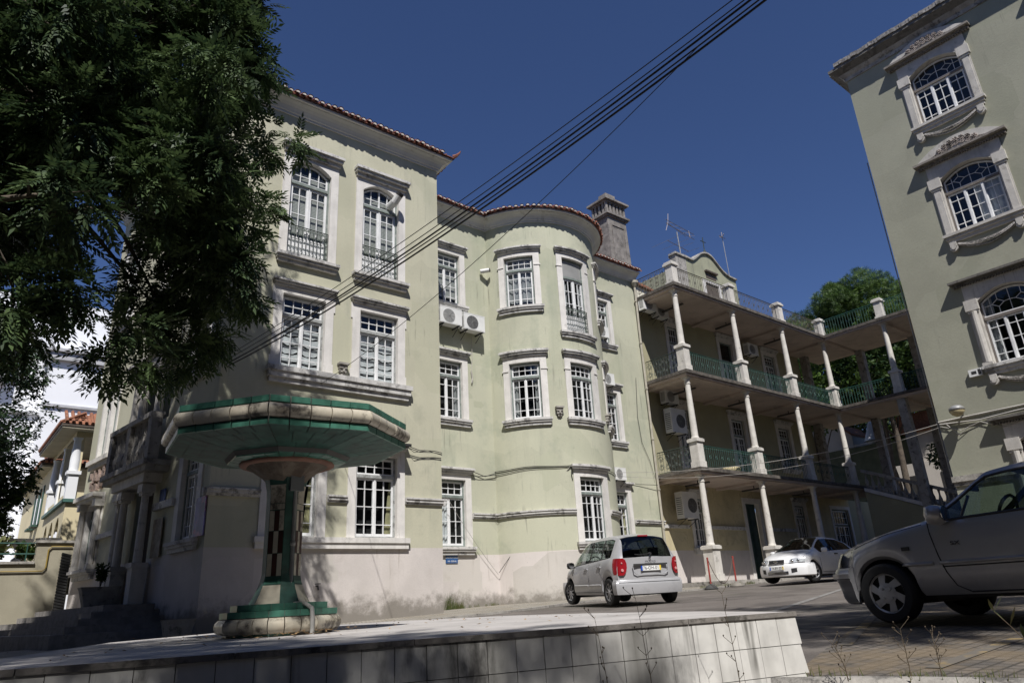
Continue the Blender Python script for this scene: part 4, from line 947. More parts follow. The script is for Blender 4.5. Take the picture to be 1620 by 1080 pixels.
# fittings
t=thing('alarm_box','small white box with a dark square beside the lowest big window sill','alarm box',(26,7.35,6.3)); mb=MB(MRt); mb.box(7.14,7.52,6.12,6.36,0,.12); mb.build('casing',metalW,t); mb=MB(MRt); mb.box(7.16,7.24,6.15,6.33,.12,.125); mb.box(7.29,7.44,6.19,6.29,.12,.124); mb.build('display',black,t)
t=thing('wall_lamp','round bulkhead lamp with yellowed glass on the right building wall','lamp',(26,8.1,5.15)); mb=MB(); c_=(25.6,8.05,5.12)
mb.tube([(26,8.05,5.0),(25.7,8.05,5.0),c_],.03,6); mb.build('arm',black,t); mb=MB(); mb.lathe((25.55,8.05,5.05),[(.06,-.16),(.17,-.10),(.225,0),(.22,.03)],16); mb.build('globe',mk('yellowed_glass',(.45,.38,.22),.25,var=.2),t,smooth=True); mb=MB(); mb.lathe((25.55,8.05,5.08),[(.235,0),(.22,.09),(.13,.16),(.04,.18)],16); mb.build('hood',metalG,t,smooth=True)
# ================================================================ GROUND
cobble=mk('cobble_paving',(.20,.17,.14),.9,var=.3,vs=.5,fine=.15,fs=30,bump=.012,bs=26,dirt=.6,dcol=(.20,.15,.09),ds=.7,dth=.48,brick=dict(w=.13,h=.10,m=.012,mc=(.05,.045,.038),c2=(.11,.10,.09),ax='xy',off=.5))
asphalt=mk('asphalt',(.13,.113,.10),.9,var=.3,vs=.8,fine=.25,fs=45,bump=.012,bs=60,dirt=.5,dcol=(.19,.17,.15),ds=.8,dth=.5,patch=.8,cracks=.35)
pave=mk('pavement_calcada',(.36,.33,.28),.9,var=.2,vs=1.2,fine=.15,fs=30,bump=.006,bs=30,dirt=.6,dcol=(.2,.16,.10),ds=1.5,dth=.5,brick=dict(w=.11,h=.11,m=.008,mc=(.12,.11,.09),ax='xy',off=.5))
def sheet(xs,ys,f,dz):
    mb=MB(); idx={}
    for i,x in enumerate(xs):
        for j,y in enumerate(ys): idx[i,j]=mb.addv([(x,y,f(x,y)+dz)])
    for i in range(len(xs)-1):
        for j in range(len(ys)-1): mb.addf([(idx[i,j],idx[i+1,j],idx[i+1,j+1],idx[i,j+1])])
    return mb
xs=sorted(set(list(np.linspace(-300,-30,8))+list(np.linspace(-30,45,51))+list(np.linspace(45,60,31))+list(np.linspace(60,400,15)))); ys=sorted(set(list(np.linspace(-200,-10,6))+list(np.linspace(-10,30,28))+list(np.linspace(30,400,12))))
o=struct(sheet(xs,ys,Tz,-.012).build('ground',mk('earth_ground',(.14,.12,.085),.95,var=.3,vs=.6,fine=.1,dirt=.5,dcol=(.05,.07,.03),ds=.5),smooth=True))
def poly_sheet(name,poly,mat_,dz,step=1.0):
    bmp=[Vector((*p,0)) for p in poly]
    import bmesh
    bm=bmesh.new(); f=bm.faces.new([bm.verts.new(p) for p in bmp])
    x0=min(p[0] for p in poly);x1=max(p[0] for p in poly);y0=min(p[1] for p in poly);y1=max(p[1] for p in poly)
    x=x0+step
    while x<x1: bmesh.ops.bisect_plane(bm,geom=bm.verts[:]+bm.edges[:]+bm.faces[:],plane_co=(x,0,0),plane_no=(1,0,0)); x+=step
    y=y0+step
    while y<y1: bmesh.ops.bisect_plane(bm,geom=bm.verts[:]+bm.edges[:]+bm.faces[:],plane_co=(0,y,0),plane_no=(0,1,0)); y+=step
    bm.normal_update()
    for v in bm.verts: v.co.z=Tz(v.co.x,v.co.y)+dz
    me=bpy.data.meshes.new(name); bm.to_mesh(me); bm.free(); me.materials.append(mat_); o=bpy.data.objects.new(name,me); COL.objects.link(o); return o
struct(poly_sheet('road',[(-14,-8),(3.4,-8),(3.7,1.6),(4.55,2.75),(6.6,3.5),(11,5.1),(20,9.6),(26.5,12.5),(45,13),(45,17.3),(25,17.3),(22.5,16.9),(16,16.6),(12,15.2),(-14,14.6)],asphalt,0.0,2.))
struct(poly_sheet('cobbled_parking',[(3.4,-8),(26,-8),(26,12.3),(20,9.6),(11,5.1),(6.6,3.5),(4.55,2.75),(3.7,1.6)],cobble,.003,2.))
struct(poly_sheet('pavement',[(-14,14.6),(12,15.2),(16,16.6),(22.5,16.9),(25,17.3),(25,20.56),(-14,20.56)],pave,.05,1.5))
mb=MB()
kp=[(-14,14.6),(12,15.2),(16,16.6),(22.5,16.9),(25,17.3)]
for a,b in zip(kp[:-1],kp[1:]):
    n=max(1,int((Vector(b)-Vector(a)).length/1.0)); a=Vector(a);b=Vector(b); d=(b-a).normalized(); nn=Vector((d.y,-d.x))
    for i in range(n):
        p=a.lerp(b,i/n);q=a.lerp(b,(i+.985)/n)
        o=mb.addv([(v.x,v.y,Tz(v.x,v.y)+z) for v in (p,q,q+nn*.13,p+nn*.13) for z in (-.1,.055)]); mb.addf([(1,3,5,7),(5,4,6,7),(0,1,7,6),(2,3,5,4)][:1]+[(4,5,7,6),(0,1,7,6),(2,3,5,4)],o)
struct(mb.build('kerb',stoneL))
# painted lines
paint=mk('road_paint',(.27,.26,.245),.85,var=.3,vs=4,dirt=.95,dcol=(.13,.12,.11),ds=4,dth=.46); painty=mk('faded_yellow_paint',(.30,.22,.10),.9,var=.3,vs=3,dirt=1.,dcol=(.135,.12,.10),ds=3.5,dth=.36)
def strip(name,a,b,w,m,dz=.007):
    mb=MB(); a=Vector(a);b=Vector(b);d=(b-a).normalized();nn=Vector((d.y,-d.x))*w/2; n=12
    for i in range(n):
        p=a.lerp(b,i/n);q=a.lerp(b,(i+1)/n); mb.quad(*[(v.x,v.y,Tz(v.x,v.y)+dz) for v in (p+nn,q+nn,q-nn,p-nn)])
    return struct(mb.build(name,m))
strip('road_marking',(9.4,6.1),(19.3,9.6),.14,paint)
for a,b in (((6.0,3.15),(9.5,4.5)),((4.9,2.05),(6.6,2.1))): strip('parking_marking',a,b,.10,painty,.008)
# near kerb stone, bottom right
mb=MB()
kx=[(3.30,2.28),(3.6,2.02),(3.95,1.6),(4.25,1.05),(4.5,.35),(4.7,-.6)]
kx=[(3.55,2.30),(3.75,1.95),(3.86,1.6),(3.95,1.2),(4.05,.6),(4.15,-.4)]
prof=[(-.07,-.75),(-.075,-.50),(-.05,-.455),(0,-.44),(.05,-.455),(.075,-.5),(.07,-.75)]
mb.sweep([(p[0],p[1]) for p in reversed(kx)],prof); tag(mb.build('kerb_stone',stoneL,smooth=True),'rounded weathered kerb stone along the foot of the tiled wall corner','kerb')
# ================================================================ PLATFORM
HP=-.15
ppts=[(-5.,5.01),(4.20,2.485),(4.75,3.55),(5.15,5.1),(5.22,6.5),(4.5,7.75),(2.7,8.15),(1.35,7.0),(.45,5.05),(-2.5,6.2),(-5,6.6)]
ptop=mk('platform_concrete',(.46,.435,.415),.85,var=.1,vs=2.5,fine=.1,fs=40,bump=.003,bs=50,dirt=.5,dcol=(.14,.13,.12),ds=1.6,dth=.55,streak=0,cracks=1.2)
pf=thing('fountain_platform','low white tiled platform with a pale paved top around the green fountain','platform',(2.2,5.4,-.5))
mb=MB(); top=[(x,y) for x,y in ppts]
o=mb.addv([(x,y,HP) for x,y in top]); 
mb.addf([tuple(range(len(top)))],o); mb.build('paved_top',ptop,pf)
dirn=Vector((4.20+5,2.485-5.01,0)).normalized(); nn=Vector((dirn.y,-dirn.x,0)).normalized()
# local frame of the front wall: u from the left end, z up
o0=Vector((-5,5.01,0))
def MWt(u,z,n): p=o0+dirn*u+nn*n; return (p.x,p.y,z)
Lw=math.hypot(9.2,2.525)
tilem=mk('white_wall_tile',(.66,.645,.61),.4,var=.10,vs=4,fine=.08,fs=20,streak=.85,scol=(.07,.065,.05),ssc=1.8,drip=.8,dripc=(.06,.055,.045),dirt=.9,dcol=(.03,.028,.024),ds=1.5,dth=.555,dstretch=.3)
grout=mk('grout',(.13,.125,.115),.9,var=.2)
mb=MB(MWt); mb.box(0,Lw-.01,-.8,HP-.022,-.25,-.008); mb.build('wall_core',grout,pf)
mb=MB(MWt); rr_=random.Random(3)
tw,th=.155,.158
n=int(Lw/tw)
for i in range(n):
    u1=Lw-i*tw-.003; u0=u1-tw+.004
    for j in range(4):
        z1=HP-.024-j*th; z0=z1-th+.004; t1=rr_.uniform(-.002,.002)
        batter=lambda z:(HP-z)*.03 if u1>Lw-.2 else 0
        o=mb.addv([(u0,z0,.0+t1+(HP-z0)*.04),(u1+(.02*(HP-z0)/.3 if i==0 else 0),z0,.0+(HP-z0)*.04),(u1,z1,(HP-z1)*.04),(u0,z1,t1+(HP-z1)*.04),(u0,z0,-.012),(u1,z0,-.012),(u1,z1,-.012),(u0,z1,-.012)]); mb.addf([(0,1,2,3),(4,5,1,0),(1,5,6,2),(7,3,2,6),(4,0,3,7)],o)
mb.build('wall_tiles',tilem,pf)
# side of the platform
mb=MB(); pts=[(4.20,2.485),(4.75,3.55),(5.15,5.1),(5.22,6.5),(4.5,7.75),(2.7,8.15),(1.35,7.0),(.45,5.05),(-2.5,6.2),(-5,6.6)]
mb.sweep(list(reversed(pts)),[(-.0,-.9),(.0,HP-.02)]); mb.build('side_tiles',tilem,pf)
edge=mk('mossy_coping',(.23,.21,.19),.9,var=.3,vs=6,fine=.15,bump=.006,bs=30,dirt=.85,dcol=(.04,.038,.03),ds=6,dth=.48)
mb=MB(MWt)
for i in range(12):
    u0=Lw*i/12;u1=Lw*(i+1)/12-.004; mb.box(u0,u1 if i<11 else Lw+.006,HP-.023,HP+.003,-.014+.004*(i%3),.010)
mb.build('coping',edge,pf)
# ================================================================ FOUNTAIN
FX,FY=2.211,5.6; PH=3.397
gt=mk('green_glazed_tile',(.055,.165,.12),.32,var=.25,vs=9,fine=.1,fs=30,dirt=.6,dcol=(.03,.05,.04),ds=7,dth=.55)
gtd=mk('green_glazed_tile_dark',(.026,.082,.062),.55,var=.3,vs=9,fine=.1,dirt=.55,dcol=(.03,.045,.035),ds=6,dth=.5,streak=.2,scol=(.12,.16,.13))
ct=mk('cream_glazed_tile',(.50,.455,.365),.32,var=.12,vs=7,fine=.1,fs=30,dirt=.9,dcol=(.045,.035,.028),ds=4.5,dth=.5,streak=.4,scol=(.2,.13,.08))
bt_=mk('brown_glazed_tile',(.05,.018,.013),.3,var=.3,vs=9)
terr=mk('terracotta_ring',(.25,.13,.09),.8,var=.25,vs=6,dirt=.5,dcol=(.1,.07,.06),ds=5)
conc=mk('stained_concrete',(.16,.13,.10),.9,var=.3,vs=5,bump=.006,dirt=.6,dcol=(.08,.05,.035),ds=6,dth=.5)
ftn=thing('tiled_fountain','green and cream tiled mushroom fountain with a wide octagonal canopy on a slim post','fountain',(FX,FY,HP))
def octp(Rr,ph=PH): return [(FX+Rr*math.cos(ph+i*math.pi/4),FY+Rr*math.sin(ph+i*math.pi/4)) for i in range(8)]
def octs(mb,prof,ph=PH,gap=0.):
    # prof list (R,z) swept round an octagon, each side in tiles
    for i in range(8):
        a=ph+i*math.pi/4;b=a+math.pi/4
        for (r0,z0),(r1,z1) in zip(prof[:-1],prof[1:]):
            o=mb.addv([(FX+r0*math.cos(a),FY+r0*math.sin(a),z0),(FX+r0*math.cos(b),FY+r0*math.sin(b),z0),(FX+r1*math.cos(b),FY+r1*math.sin(b),z1),(FX+r1*math.cos(a),FY+r1*math.sin(a),z1)]); mb.addf([(0,1,2,3)],o)
def octtiles(mb,prof,nt,gp=.012,ph=PH,pr=0.):
    # tiled ring: nt tiles per side separated by small joints, profile points (R,z)
    rr=random.Random(len(prof)*7+nt)
    for i in range(8):
        a=ph+i*math.pi/4;b=a+math.pi/4
        for k in range(nt):
            f0=k/nt+gp/2;f1=(k+1)/nt-gp/2; jt=rr.uniform(-.0015,.0015)
            P=lambda f,r:(FX+(r+jt)*((1-f)*math.cos(a)+f*math.cos(b)),FY+(r+jt)*((1-f)*math.sin(a)+f*math.sin(b)))
            m=len(prof); o=len(mb.v)
            for f in (f0,f1):
                for r,z in prof: x,y=P(f,r); mb.v.append((x,y,z))
            mb.addf([(j,m+j,m+j+1,j+1) for j in range(m-1)]+[tuple(range(m))]+[tuple(range(2*m-1,m-1,-1))],o)
# canopy
zc=1.36
def bulge(Rc,z,h,d,n=7): return [(Rc+d*math.cos(t),z+h*math.sin(t)) for t in np.linspace(-math.pi/2,math.pi/2,n)]
mb=MB(); octtiles(mb,bulge(.955,zc,.052,.045),5,.012); mb.build('rim_tiles',ct,ftn,smooth=True,angle=40)
mb=MB(); octtiles(mb,[(.925,zc+.06),(.962,zc+.06),(.962,zc+.105),(.86,zc+.115)],5,.012); mb.build('rim_band',gt,ftn); mb=MB(); octtiles(mb,[(.925,zc-.105),(.958,zc-.105),(.958,zc-.06),(.925,zc-.06)],5,.012); mb.build('rim_band',gt,ftn)
mb=MB(); octs(mb,[(.86,zc+.112),(.94,zc+.112),(.945,zc-.09),(.925,zc-.1)]); octs(mb,[(.0,zc+.09),(.86,zc+.112)]); mb.build('canopy_core',grout,ftn)
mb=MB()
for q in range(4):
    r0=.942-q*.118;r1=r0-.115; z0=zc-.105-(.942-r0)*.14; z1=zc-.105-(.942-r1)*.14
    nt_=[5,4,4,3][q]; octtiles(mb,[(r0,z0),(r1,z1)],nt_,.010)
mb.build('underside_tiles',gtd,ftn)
mb=MB(); octs(mb,[(.93,zc-.09),(.40,zc-.17)]); octs(mb,[(.50,zc-.168),(.48,zc-.20),(.36,zc-.215)]); mb.build('underside_core',grout,ftn)
mb=MB(); octtiles(mb,[(.495,zc-.165),(.47,zc-.21),(.37,zc-.225)],3,.02); mb.build('stepped_ring',gt,ftn)
mb=MB(); mb.lathe((FX,FY,0),[(.37,zc-.20),(.375,zc-.235),(.33,zc-.25),(.31,zc-.24)],24); mb.build('inner_ring',terr,ftn,smooth=True)
mb=MB(); mb.lathe((FX,FY,0),[(.11,zc-.45),(.125,zc-.40),(.19,zc-.33),(.27,zc-.275),(.33,zc-.245),(.33,zc-.2)],8,ph=PH); mb.build('capital',conc,ftn)
# base
mb=MB(); octtiles(mb,bulge(.415,HP+.075,.055,.055),3,.02); mb.build('base_cushion',ct,ftn,smooth=True,angle=40)
mb=MB(); octtiles(mb,[(.30,HP+.132),(.435,HP+.132),(.435,HP+.175),(.28,HP+.176)],3,.012); mb.build('base_step',gt,ftn); mb=MB(); octtiles(mb,[(.2,HP+.178),(.36,HP+.178),(.36,HP+.222),(.1,HP+.223)],3,.012); mb.build('base_step',gt,ftn); mb=MB(); octtiles(mb,[(.3,HP+.002),(.40,HP+.002),(.40,HP+.022)],2,.012); mb.build('base_step',gt,ftn)
mb=MB(); octs(mb,[(.0,HP+.17),(.43,HP+.17),(.43,HP+.13),(.40,HP+.12),(.40,HP+.0)]); octs(mb,[(0,HP+.219),(.355,HP+.219),(.355,HP+.17)]); mb.build('base_core',grout,ftn)
# post: 8 faces alternating wide panel / green corner
zb=HP+.222; zt=zc-.30; H=zt-zb
def pr(t): # radius along post
    return .128+.075*max(0,(.22-t)/.22)**1.5+.035*max(0,(t-.82)/.18)**1.5
lv=[0,.04,.08,.12,.16,.22,.3,.4,.5,.6,.7,.8,.86,.92,.96,1]
PA=PH+math.pi/8+R(6)
def post_face(mb,k,f0,f1,z0t,z1t,pad,W):
    # k: face index of 4 wide faces
    ts=[z0t]+[t for t in lv if z0t<t<z1t]+[z1t]; a=PA+k*math.pi/2; n=Vector((math.cos(a),math.sin(a),0)); d=Vector((-n.y,n.x,0))
    o=len(mb.v)
    for t in ts:
        r=pr(t); h=r*W
        for f in (f0,f1): p=Vector((FX,FY,zb+H*t))+n*(r+pad)+d*(h*(2*f-1)); mb.v.append(tuple(p))
    mb.addf([(2*i,2*i+1,2*i+3,2*i+2) for i in range(len(ts)-1)],o)
mb=MB(); o0_=None
# core: octagon with wide faces and corner faces
secs=[]
for t in lv:
    r=pr(t); w=r*.50; pts=[]
    for k in range(4):
        a=PA+k*math.pi/2; n=Vector((math.cos(a),math.sin(a),0)); d=Vector((-n.y,n.x,0))
        for s_ in (-1,1): p=Vector((FX,FY,zb+H*t))+n*r+d*w*s_; pts.append(tuple(p))
    secs.append(pts)
o=mb.addv([p for s_ in secs for p in s_]); 
for i in range(len(lv)-1): mb.addf([(8*i+j,8*i+(j+1)%8,8*i+8+(j+1)%8,8*i+8+j) for j in range(8)],o)
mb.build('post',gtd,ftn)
segs=[(.20,.37),(.37,.54),(.54,.70)]
for k in range(4):
    cr=MB(); br=MB(); gr=MB(); post_face(cr,k,.02,.98,.0,.135,.002,.50); post_face(gr,k,.03,.97,.145,.165,.002,.50)
    for q,(a,b) in enumerate(segs):
        for c in range(3):
            m_=(br if (c==1)==(q%2==0) else cr); w0=.03+.315*c; post_face(m_,k,w0+.008,w0+.305,a+.002,b-.003,.002,.50)
    for c in range(5): post_face(cr,k,.03+.19*c,.03+.19*c+.175,.705,.75,.002,.50)
    post_face(cr,k,.03,.97,.755,.90,.002,.50)
    cr.build('post_cream_tiles',ct,ftn); br.build('post_brown_tiles',bt_,ftn); gr.build('post_green_tiles',gt,ftn)
# pipe and junction box in front of the post
pd=(FX*-1,FY*-1); 
px_,py_=FX-.045+.07,FY-.135
mb=MB(); mb.tube([(px_,py_,zt-.14),(px_,py_,zb+.02),(px_+.005,py_-.04,zb-.005),(px_+.03,py_-.22,zb-.01),(px_+.045,py_-.31,zb-.045),(px_+.045,py_-.325,zb-.10),(px_+.045,py_-.33,HP)],.017,8); mb.lathe((px_,py_,zb+.42),[(.02,0),(.023,.002),(.023,.03),(.02,.032)],8); mb.build('pipe',mk('grey_pipe',(.27,.265,.25),.6,var=.2,vs=8,dirt=.4,dcol=(.1,.09,.08)),ftn,smooth=True,angle=60)
mb=MB(); mb.box(px_-.055,px_+.055,py_-.035,py_+.03,zt-.15,zt-.03); mb.build('junction_box',mk('box_grey',(.17,.18,.18),.5,var=.1,vs=4),ftn)
mb=MB(); mb.tube([(px_,py_,zt-.03),(px_+.02,py_+.02,zt+.05),(px_-.03,py_-.02,zt+.09),(px_-.09,py_+.03,zt+.13)],.005,4); mb.tube([(px_+.04,py_,zt-.03),(px_+.05,py_-.01,zt+.06),(px_,py_,zt+.12)],.004,4); mb.build('cable',cablem,ftn)
# dry leaves on the platform
lf=MB(); rr_=random.Random(12)
for i in range(420):
    if i<150: a=rr_.uniform(0,2*math.pi); r=.47+abs(rr_.gauss(0,.12)); x=FX+r*math.cos(a);y=FY+r*math.sin(a)
    elif i<190: x=FX+rr_.uniform(-.2,.25); y=FY-.42-rr_.uniform(0,.12)
    else: x=rr_.uniform(-1,5);y=rr_.uniform(3.6,7.5)
    if y<3.7 and x<0: continue
    if (x-FX)**2+(y-FY)**2<.16: continue
    if not(.5<x<4.6): continue
    if x<1.6 and y>6: continue
    s=rr_.uniform(.008,.02); t=rr_.uniform(0,6.28); z=HP+.006+rr_.uniform(0,.02 if i<190 else .004)
    d=Vector((math.cos(t),math.sin(t),rr_.uniform(-.3,.3)))*s; e=Vector((-math.sin(t),math.cos(t),rr_.uniform(-.5,.5)))*s*.45; p=Vector((x,y,z+s*.3))
    lf.quad(tuple(p-d),tuple(p+e),tuple(p+d),tuple(p-e))
o=lf.build('fallen_leaves',mk('dry_leaf',(.30,.19,.09),.8,var=.5,vs=20)); o['kind']='stuff'; o['label']='dry brown leaves scattered on the platform'; o['category']='leaves'
# barrier posts with chain
bp=thing('barrier_post','red barrier post with a black rubber foot, left one of the pair holding a chain','barrier post',(22.35,16.3,Tz(22.35,16.3)),'red chain barrier posts by the arcade step')
redp=mk('red_paint',(.30,.045,.035),.6,var=.2,vs=6,dirt=.3,dcol=(.15,.05,.04)) 
mb=MB(); b0=Vector(bp.location); mb.lathe(b0,[(.24,0),(.25,.03),(.17,.12),(.06,.17),(.04,.2)],14); mb.build('foot',mk('rubber_foot',(.05,.05,.05),.8,var=.4),bp,smooth=True)
mb=MB(); mb.lathe(b0,[(.032,.15),(.032,1.05),(.036,1.06),(.036,1.10),(.01,1.11)],10); mb.build('pole',redp,bp)
b2=copy_tree(bp,loc=(24.15,16.45,Tz(24.15,16.45)),label='red barrier post with a pale dusty foot, the one nearer the white car')
for ch in b2.children:
    if ch.name.startswith('foot'): ch.data=ch.data.copy(); ch.data.materials[0]=mk('dusty_foot',(.25,.23,.2),.9,var=.3)
mb=MB(); a=Vector((22.38,16.3,b0.z+1.02)); b=Vector((24.12,16.45,b0.z+1.07)); pts=[]
for i in range(25): t_=i/24; p=a.lerp(b,t_); p.z-=.85*4*t_*(1-t_); p.z=max(p.z,Tz(p.x,p.y)+.02); pts.append(tuple(p))
mb.tube(pts,.014,4); tag(mb.build('chain',mk('rusty_chain',(.10,.07,.055),.7,.3,var=.3)),'sagging rusty chain hung between the two red barrier posts','chain')
# ================================================================ CARS
def paint_m(name,col,metal=.5,rough=.32):
    return mk(name,col,rough,metal*.35,var=.03,vs=2,fine=.02,fs=60,dirt=.25,dcol=tuple(c*.62 for c in col),ds=2.2,dth=.5,space='O',coat=.6)
silver=paint_m('paint_silver',(.47,.47,.485),.55,.30); silver2=paint_m('paint_grey_silver',(.33,.33,.345),.9,.28); whitep=paint_m('paint_white',(.80,.80,.80),.0,.3)
tyre=mk('tyre_rubber',(.018,.018,.019),.8,var=.2,space='O'); rimm=mk('rim_silver',(.45,.45,.46),.35,.5,var=.08,space='O',dirt=.4,dcol=(.15,.13,.11),ds=9)
dark=mk('car_black_trim',(.02,.02,.022),.6,var=.1,space='O'); inter=mk('car_interior',(.035,.035,.037),.9,var=.2,space='O'); cglass=glassmat('car_glass',(.50,.58,.55)); cdark=glassmat('car_glass_tinted',(.07,.075,.08))
redl=mk('lamp_red',(.30,.012,.018),.15,var=.15,space='O',coat=.8); lampc=mk('lamp_clear',(.55,.57,.58),.12,.3,var=.25,vs=25,space='O',coat=.8); lampy=mk('lamp_yellowed',(.42,.39,.26),.2,.0,var=.2,vs=12,space='O',coat=.6)
chrome=mk('chrome',(.7,.7,.7),.12,1.,var=0,fine=0,space='O'); platew=mk('plate_white',(.80,.80,.78),.4,var=0,fine=0,space='O'); plateb=mk('plate_blue',(.02,.08,.42),.4,var=0,fine=0); platey=mk('plate_yellow',(.75,.55,.05),.4,var=0,fine=0); ink=mk('plate_ink',(.01,.01,.012),.5,var=0,fine=0)
def ip(x,t): return float(np.interp(x,[p[0] for p in t],[p[1] for p in t]))
def smooth_prof(t,w=.09):
    xs=np.linspace(t[0][0],t[-1][0],400); ys=np.interp(xs,[p[0] for p in t],[p[1] for p in t]); n=max(1,int(w/(xs[1]-xs[0]))); k=np.hanning(2*n+3)[1:-1]; k/=k.sum(); ys=np.convolve(np.pad(ys,n,mode='edge'),k,'valid'); return list(zip(xs.tolist(),ys.tolist()))
def car(S,loc,yaw,label,cat='car'):
    t=thing(S['name'],label,cat,(0,0,0))
    top=smooth_prof(S['top'],S.get('sm',.10)); belt=smooth_prof(S['belt']); wid=smooth_prof(S['wid'],.15)
    x0,x1=S['top'][0][0],S['top'][-1][0]; zr=S['zroof']; rw=S['rw']; ra=S['ra']; rwh=S['rwh']; xw=S['axles']; sill=S['sill']
    cowl,rs,re,rb_=S['glassx']; win=S['win']
    st=set(np.linspace(x0,x1,74).tolist())
    for a in xw: st|={a-ra,a+ra,a-ra*.97,a+ra*.97}
    for w in win: st|={w[0],w[1]}
    st|={cowl,rs,re,rb_}
    st=sorted(st); s2=[st[0]]
    for s in st[1:]:
        if s-s2[-1]>.006: s2.append(s)
    st=s2
    def zb(x):
        z=sill
        for i,(xa,za) in enumerate(S['under']): pass
        z=ip(x,S['under'])
        for a in xw:
            d=abs(x-a)
            if d<ra: z=max(z,rwh+math.sqrt(max(0,ra*ra-d*d)))
        return z
    def bow(x,y,hw):
        f=max(0,min(1,(x-(x1-.75))/.75)); g=max(0,min(1,((x0+.6)-x)/.6)); q=(abs(y)/hw)**2.6
        if 'sup' in S:
            f=max(0,min(1,(x-(x1-.34))/.34)); qq=min(1,abs(y)/hw); return x-S['sup']*f*(1-math.sqrt(max(0,1-qq**3)))+S['bowr']*q*g*g*(3-2*g)
        return x-S['bowf']*q*f*f*(3-2*f)+S['bowr']*q*g*g*(3-2*g)
    def sect(x):
        hw=ip(x,wid); zl=ip(x,belt); zt=max(ip(x,top),zl+.004); b=min(zb(x),zl-.06); g=max(0,min(1,(zt-zl)/(zr-zl))); g=g*g*(3-2*g) if g<1 else 1
        h=zl-b; rr=.86*hw+(rw-.86*hw)*g
        P=[(.935*hw,b),(.985*hw,b+.14*h),(1.0*hw,b+.40*h),(.998*hw,b+.66*h),(.975*hw,b+.90*h),(.945*hw,zl),(.93*hw,zl+min(.02,(zt-zl)*.2)),
           (rr,zl+(zt-zl)*(.5+.36*g)),(rr*.93,zl+(zt-zl)*(.82+.15*g)),(rr*.55,zt+.02*g+.004),(0,zt+.035*g+.012)]
        return [(bow(x,y,hw),y,z) for y,z in P]
    secs=[sect(x) for x in st]; nr=11
    B=MB(); G={'side_window':MB(),'side_window ':MB(),'windshield':MB(),'rear_window':MB()}; PIL={1:MB(),-1:MB()}
    for sgn in (1,-1):
        for i in range(len(st)-1):
            xm=(st[i]+st[i+1])/2; A=[(x,y*sgn,z) for x,y,z in secs[i]]; C=[(x,y*sgn,z) for x,y,z in secs[i+1]]
            for r in range(nr-1):
                q=(A[r],C[r],C[r+1],A[r+1])
                tgt=B
                if r==6 and any(w[0]<xm<w[1] for w in win): tgt=G['side_window' if sgn>0 else 'side_window ']
                elif r==6 and win[0][0]-.02<xm<win[-1][1]+.02: tgt=PIL[sgn]
                elif r>=8 and rs<xm<cowl: tgt=G['windshield']
                elif r>=8 and rb_<xm<re: tgt=G['rear_window']
                o=tgt.addv(q); tgt.addf([(0,1,2,3)] if sgn<0 else [(3,2,1,0)],o)
    for sidx,xx in ((0,st[0]),(-1,st[-1])):
        s=secs[sidx]; hw_=ip(xx,wid); nf=16; o=len(B.v)
        for (x_,y_,z_) in s:
            for q in range(nf+1):
                yy=y_*(2*q/nf-1); B.v.append((bow(xx,yy,hw_),yy,z_))
        for r in range(nr-1):
            for q in range(nf):
                f_=(o+r*(nf+1)+q,o+r*(nf+1)+q+1,o+(r+1)*(nf+1)+q+1,o+(r+1)*(nf+1)+q); B.f.append(f_ if sidx==-1 else tuple(reversed(f_))); B.mi.append(0)
    import bmesh
    def fin(mb,name,mat,par=t,**k):
        o=mb.build(name,mat,par,smooth=True)
        bm=bmesh.new(); bm.from_mesh(o.data); bmesh.ops.remove_doubles(bm,verts=bm.verts,dist=.0006); bmesh.ops.recalc_face_normals(bm,faces=bm.faces); bm.to_mesh(o.data); bm.free()
        for p in o.data.polygons: p.use_smooth=True
        o.data.set_sharp_from_angle(angle=R(38)); return o
    body=fin(B,'body',S['paint'])
    for p_ in PIL.values():
        if p_.v: fin(p_,'pillar_trim',dark)
    for k_,g in G.items():
        if g.v: fin(g,k_.strip(),S.get('rg',cglass) if k_=='rear_window' else (cglass if k_=='windshield' else S.get('sg',cglass)))
    # interior
    I=MB(); I.box(x0+.25,x1-.3,-ip(0,wid)*.80,ip(0,wid)*.80,S['sill']+.0,S['sill']+.1)
    zl=ip(0,belt)
    I.box(cowl-.55,cowl-.1,-rw*1.0,rw*1.0,zl-.3,zl-.01)
    I.build('floor_and_dashboard',inter,t)
    for sx in (.0,-.95):
        for sy in (.36,-.36):
            q=MB(); q.box(sx-.25,sx+.25,sy-.24,sy+.24,.42,.58); o=q.addv([(sx-.32,sy-.24,.5),(sx-.18,sy-.24,.5),(sx-.18,sy+.24,.5),(sx-.32,sy+.24,.5),(sx-.46,sy-.2,1.08),(sx-.36,sy-.2,1.08),(sx-.36,sy+.2,1.08),(sx-.46,sy+.2,1.08)]); q.addf([(0,1,5,4),(1,2,6,5),(2,3,7,6),(3,0,4,7),(4,5,6,7)],o)
            q.box(sx-.48,sx-.40,sy-.12,sy+.12,1.10,1.27); q.build('seat',inter,t)
    q=MB(); ax=Matrix.Rotation(R(70),3,'Y'); q.tube([tuple(Vector((cowl-.62,.36,zl+.02))+ax@Vector((.18*math.cos(a),.18*math.sin(a),0))) for a in np.linspace(0,2*math.pi,17)],.016,5,False); q.build('steering_wheel',dark,t)
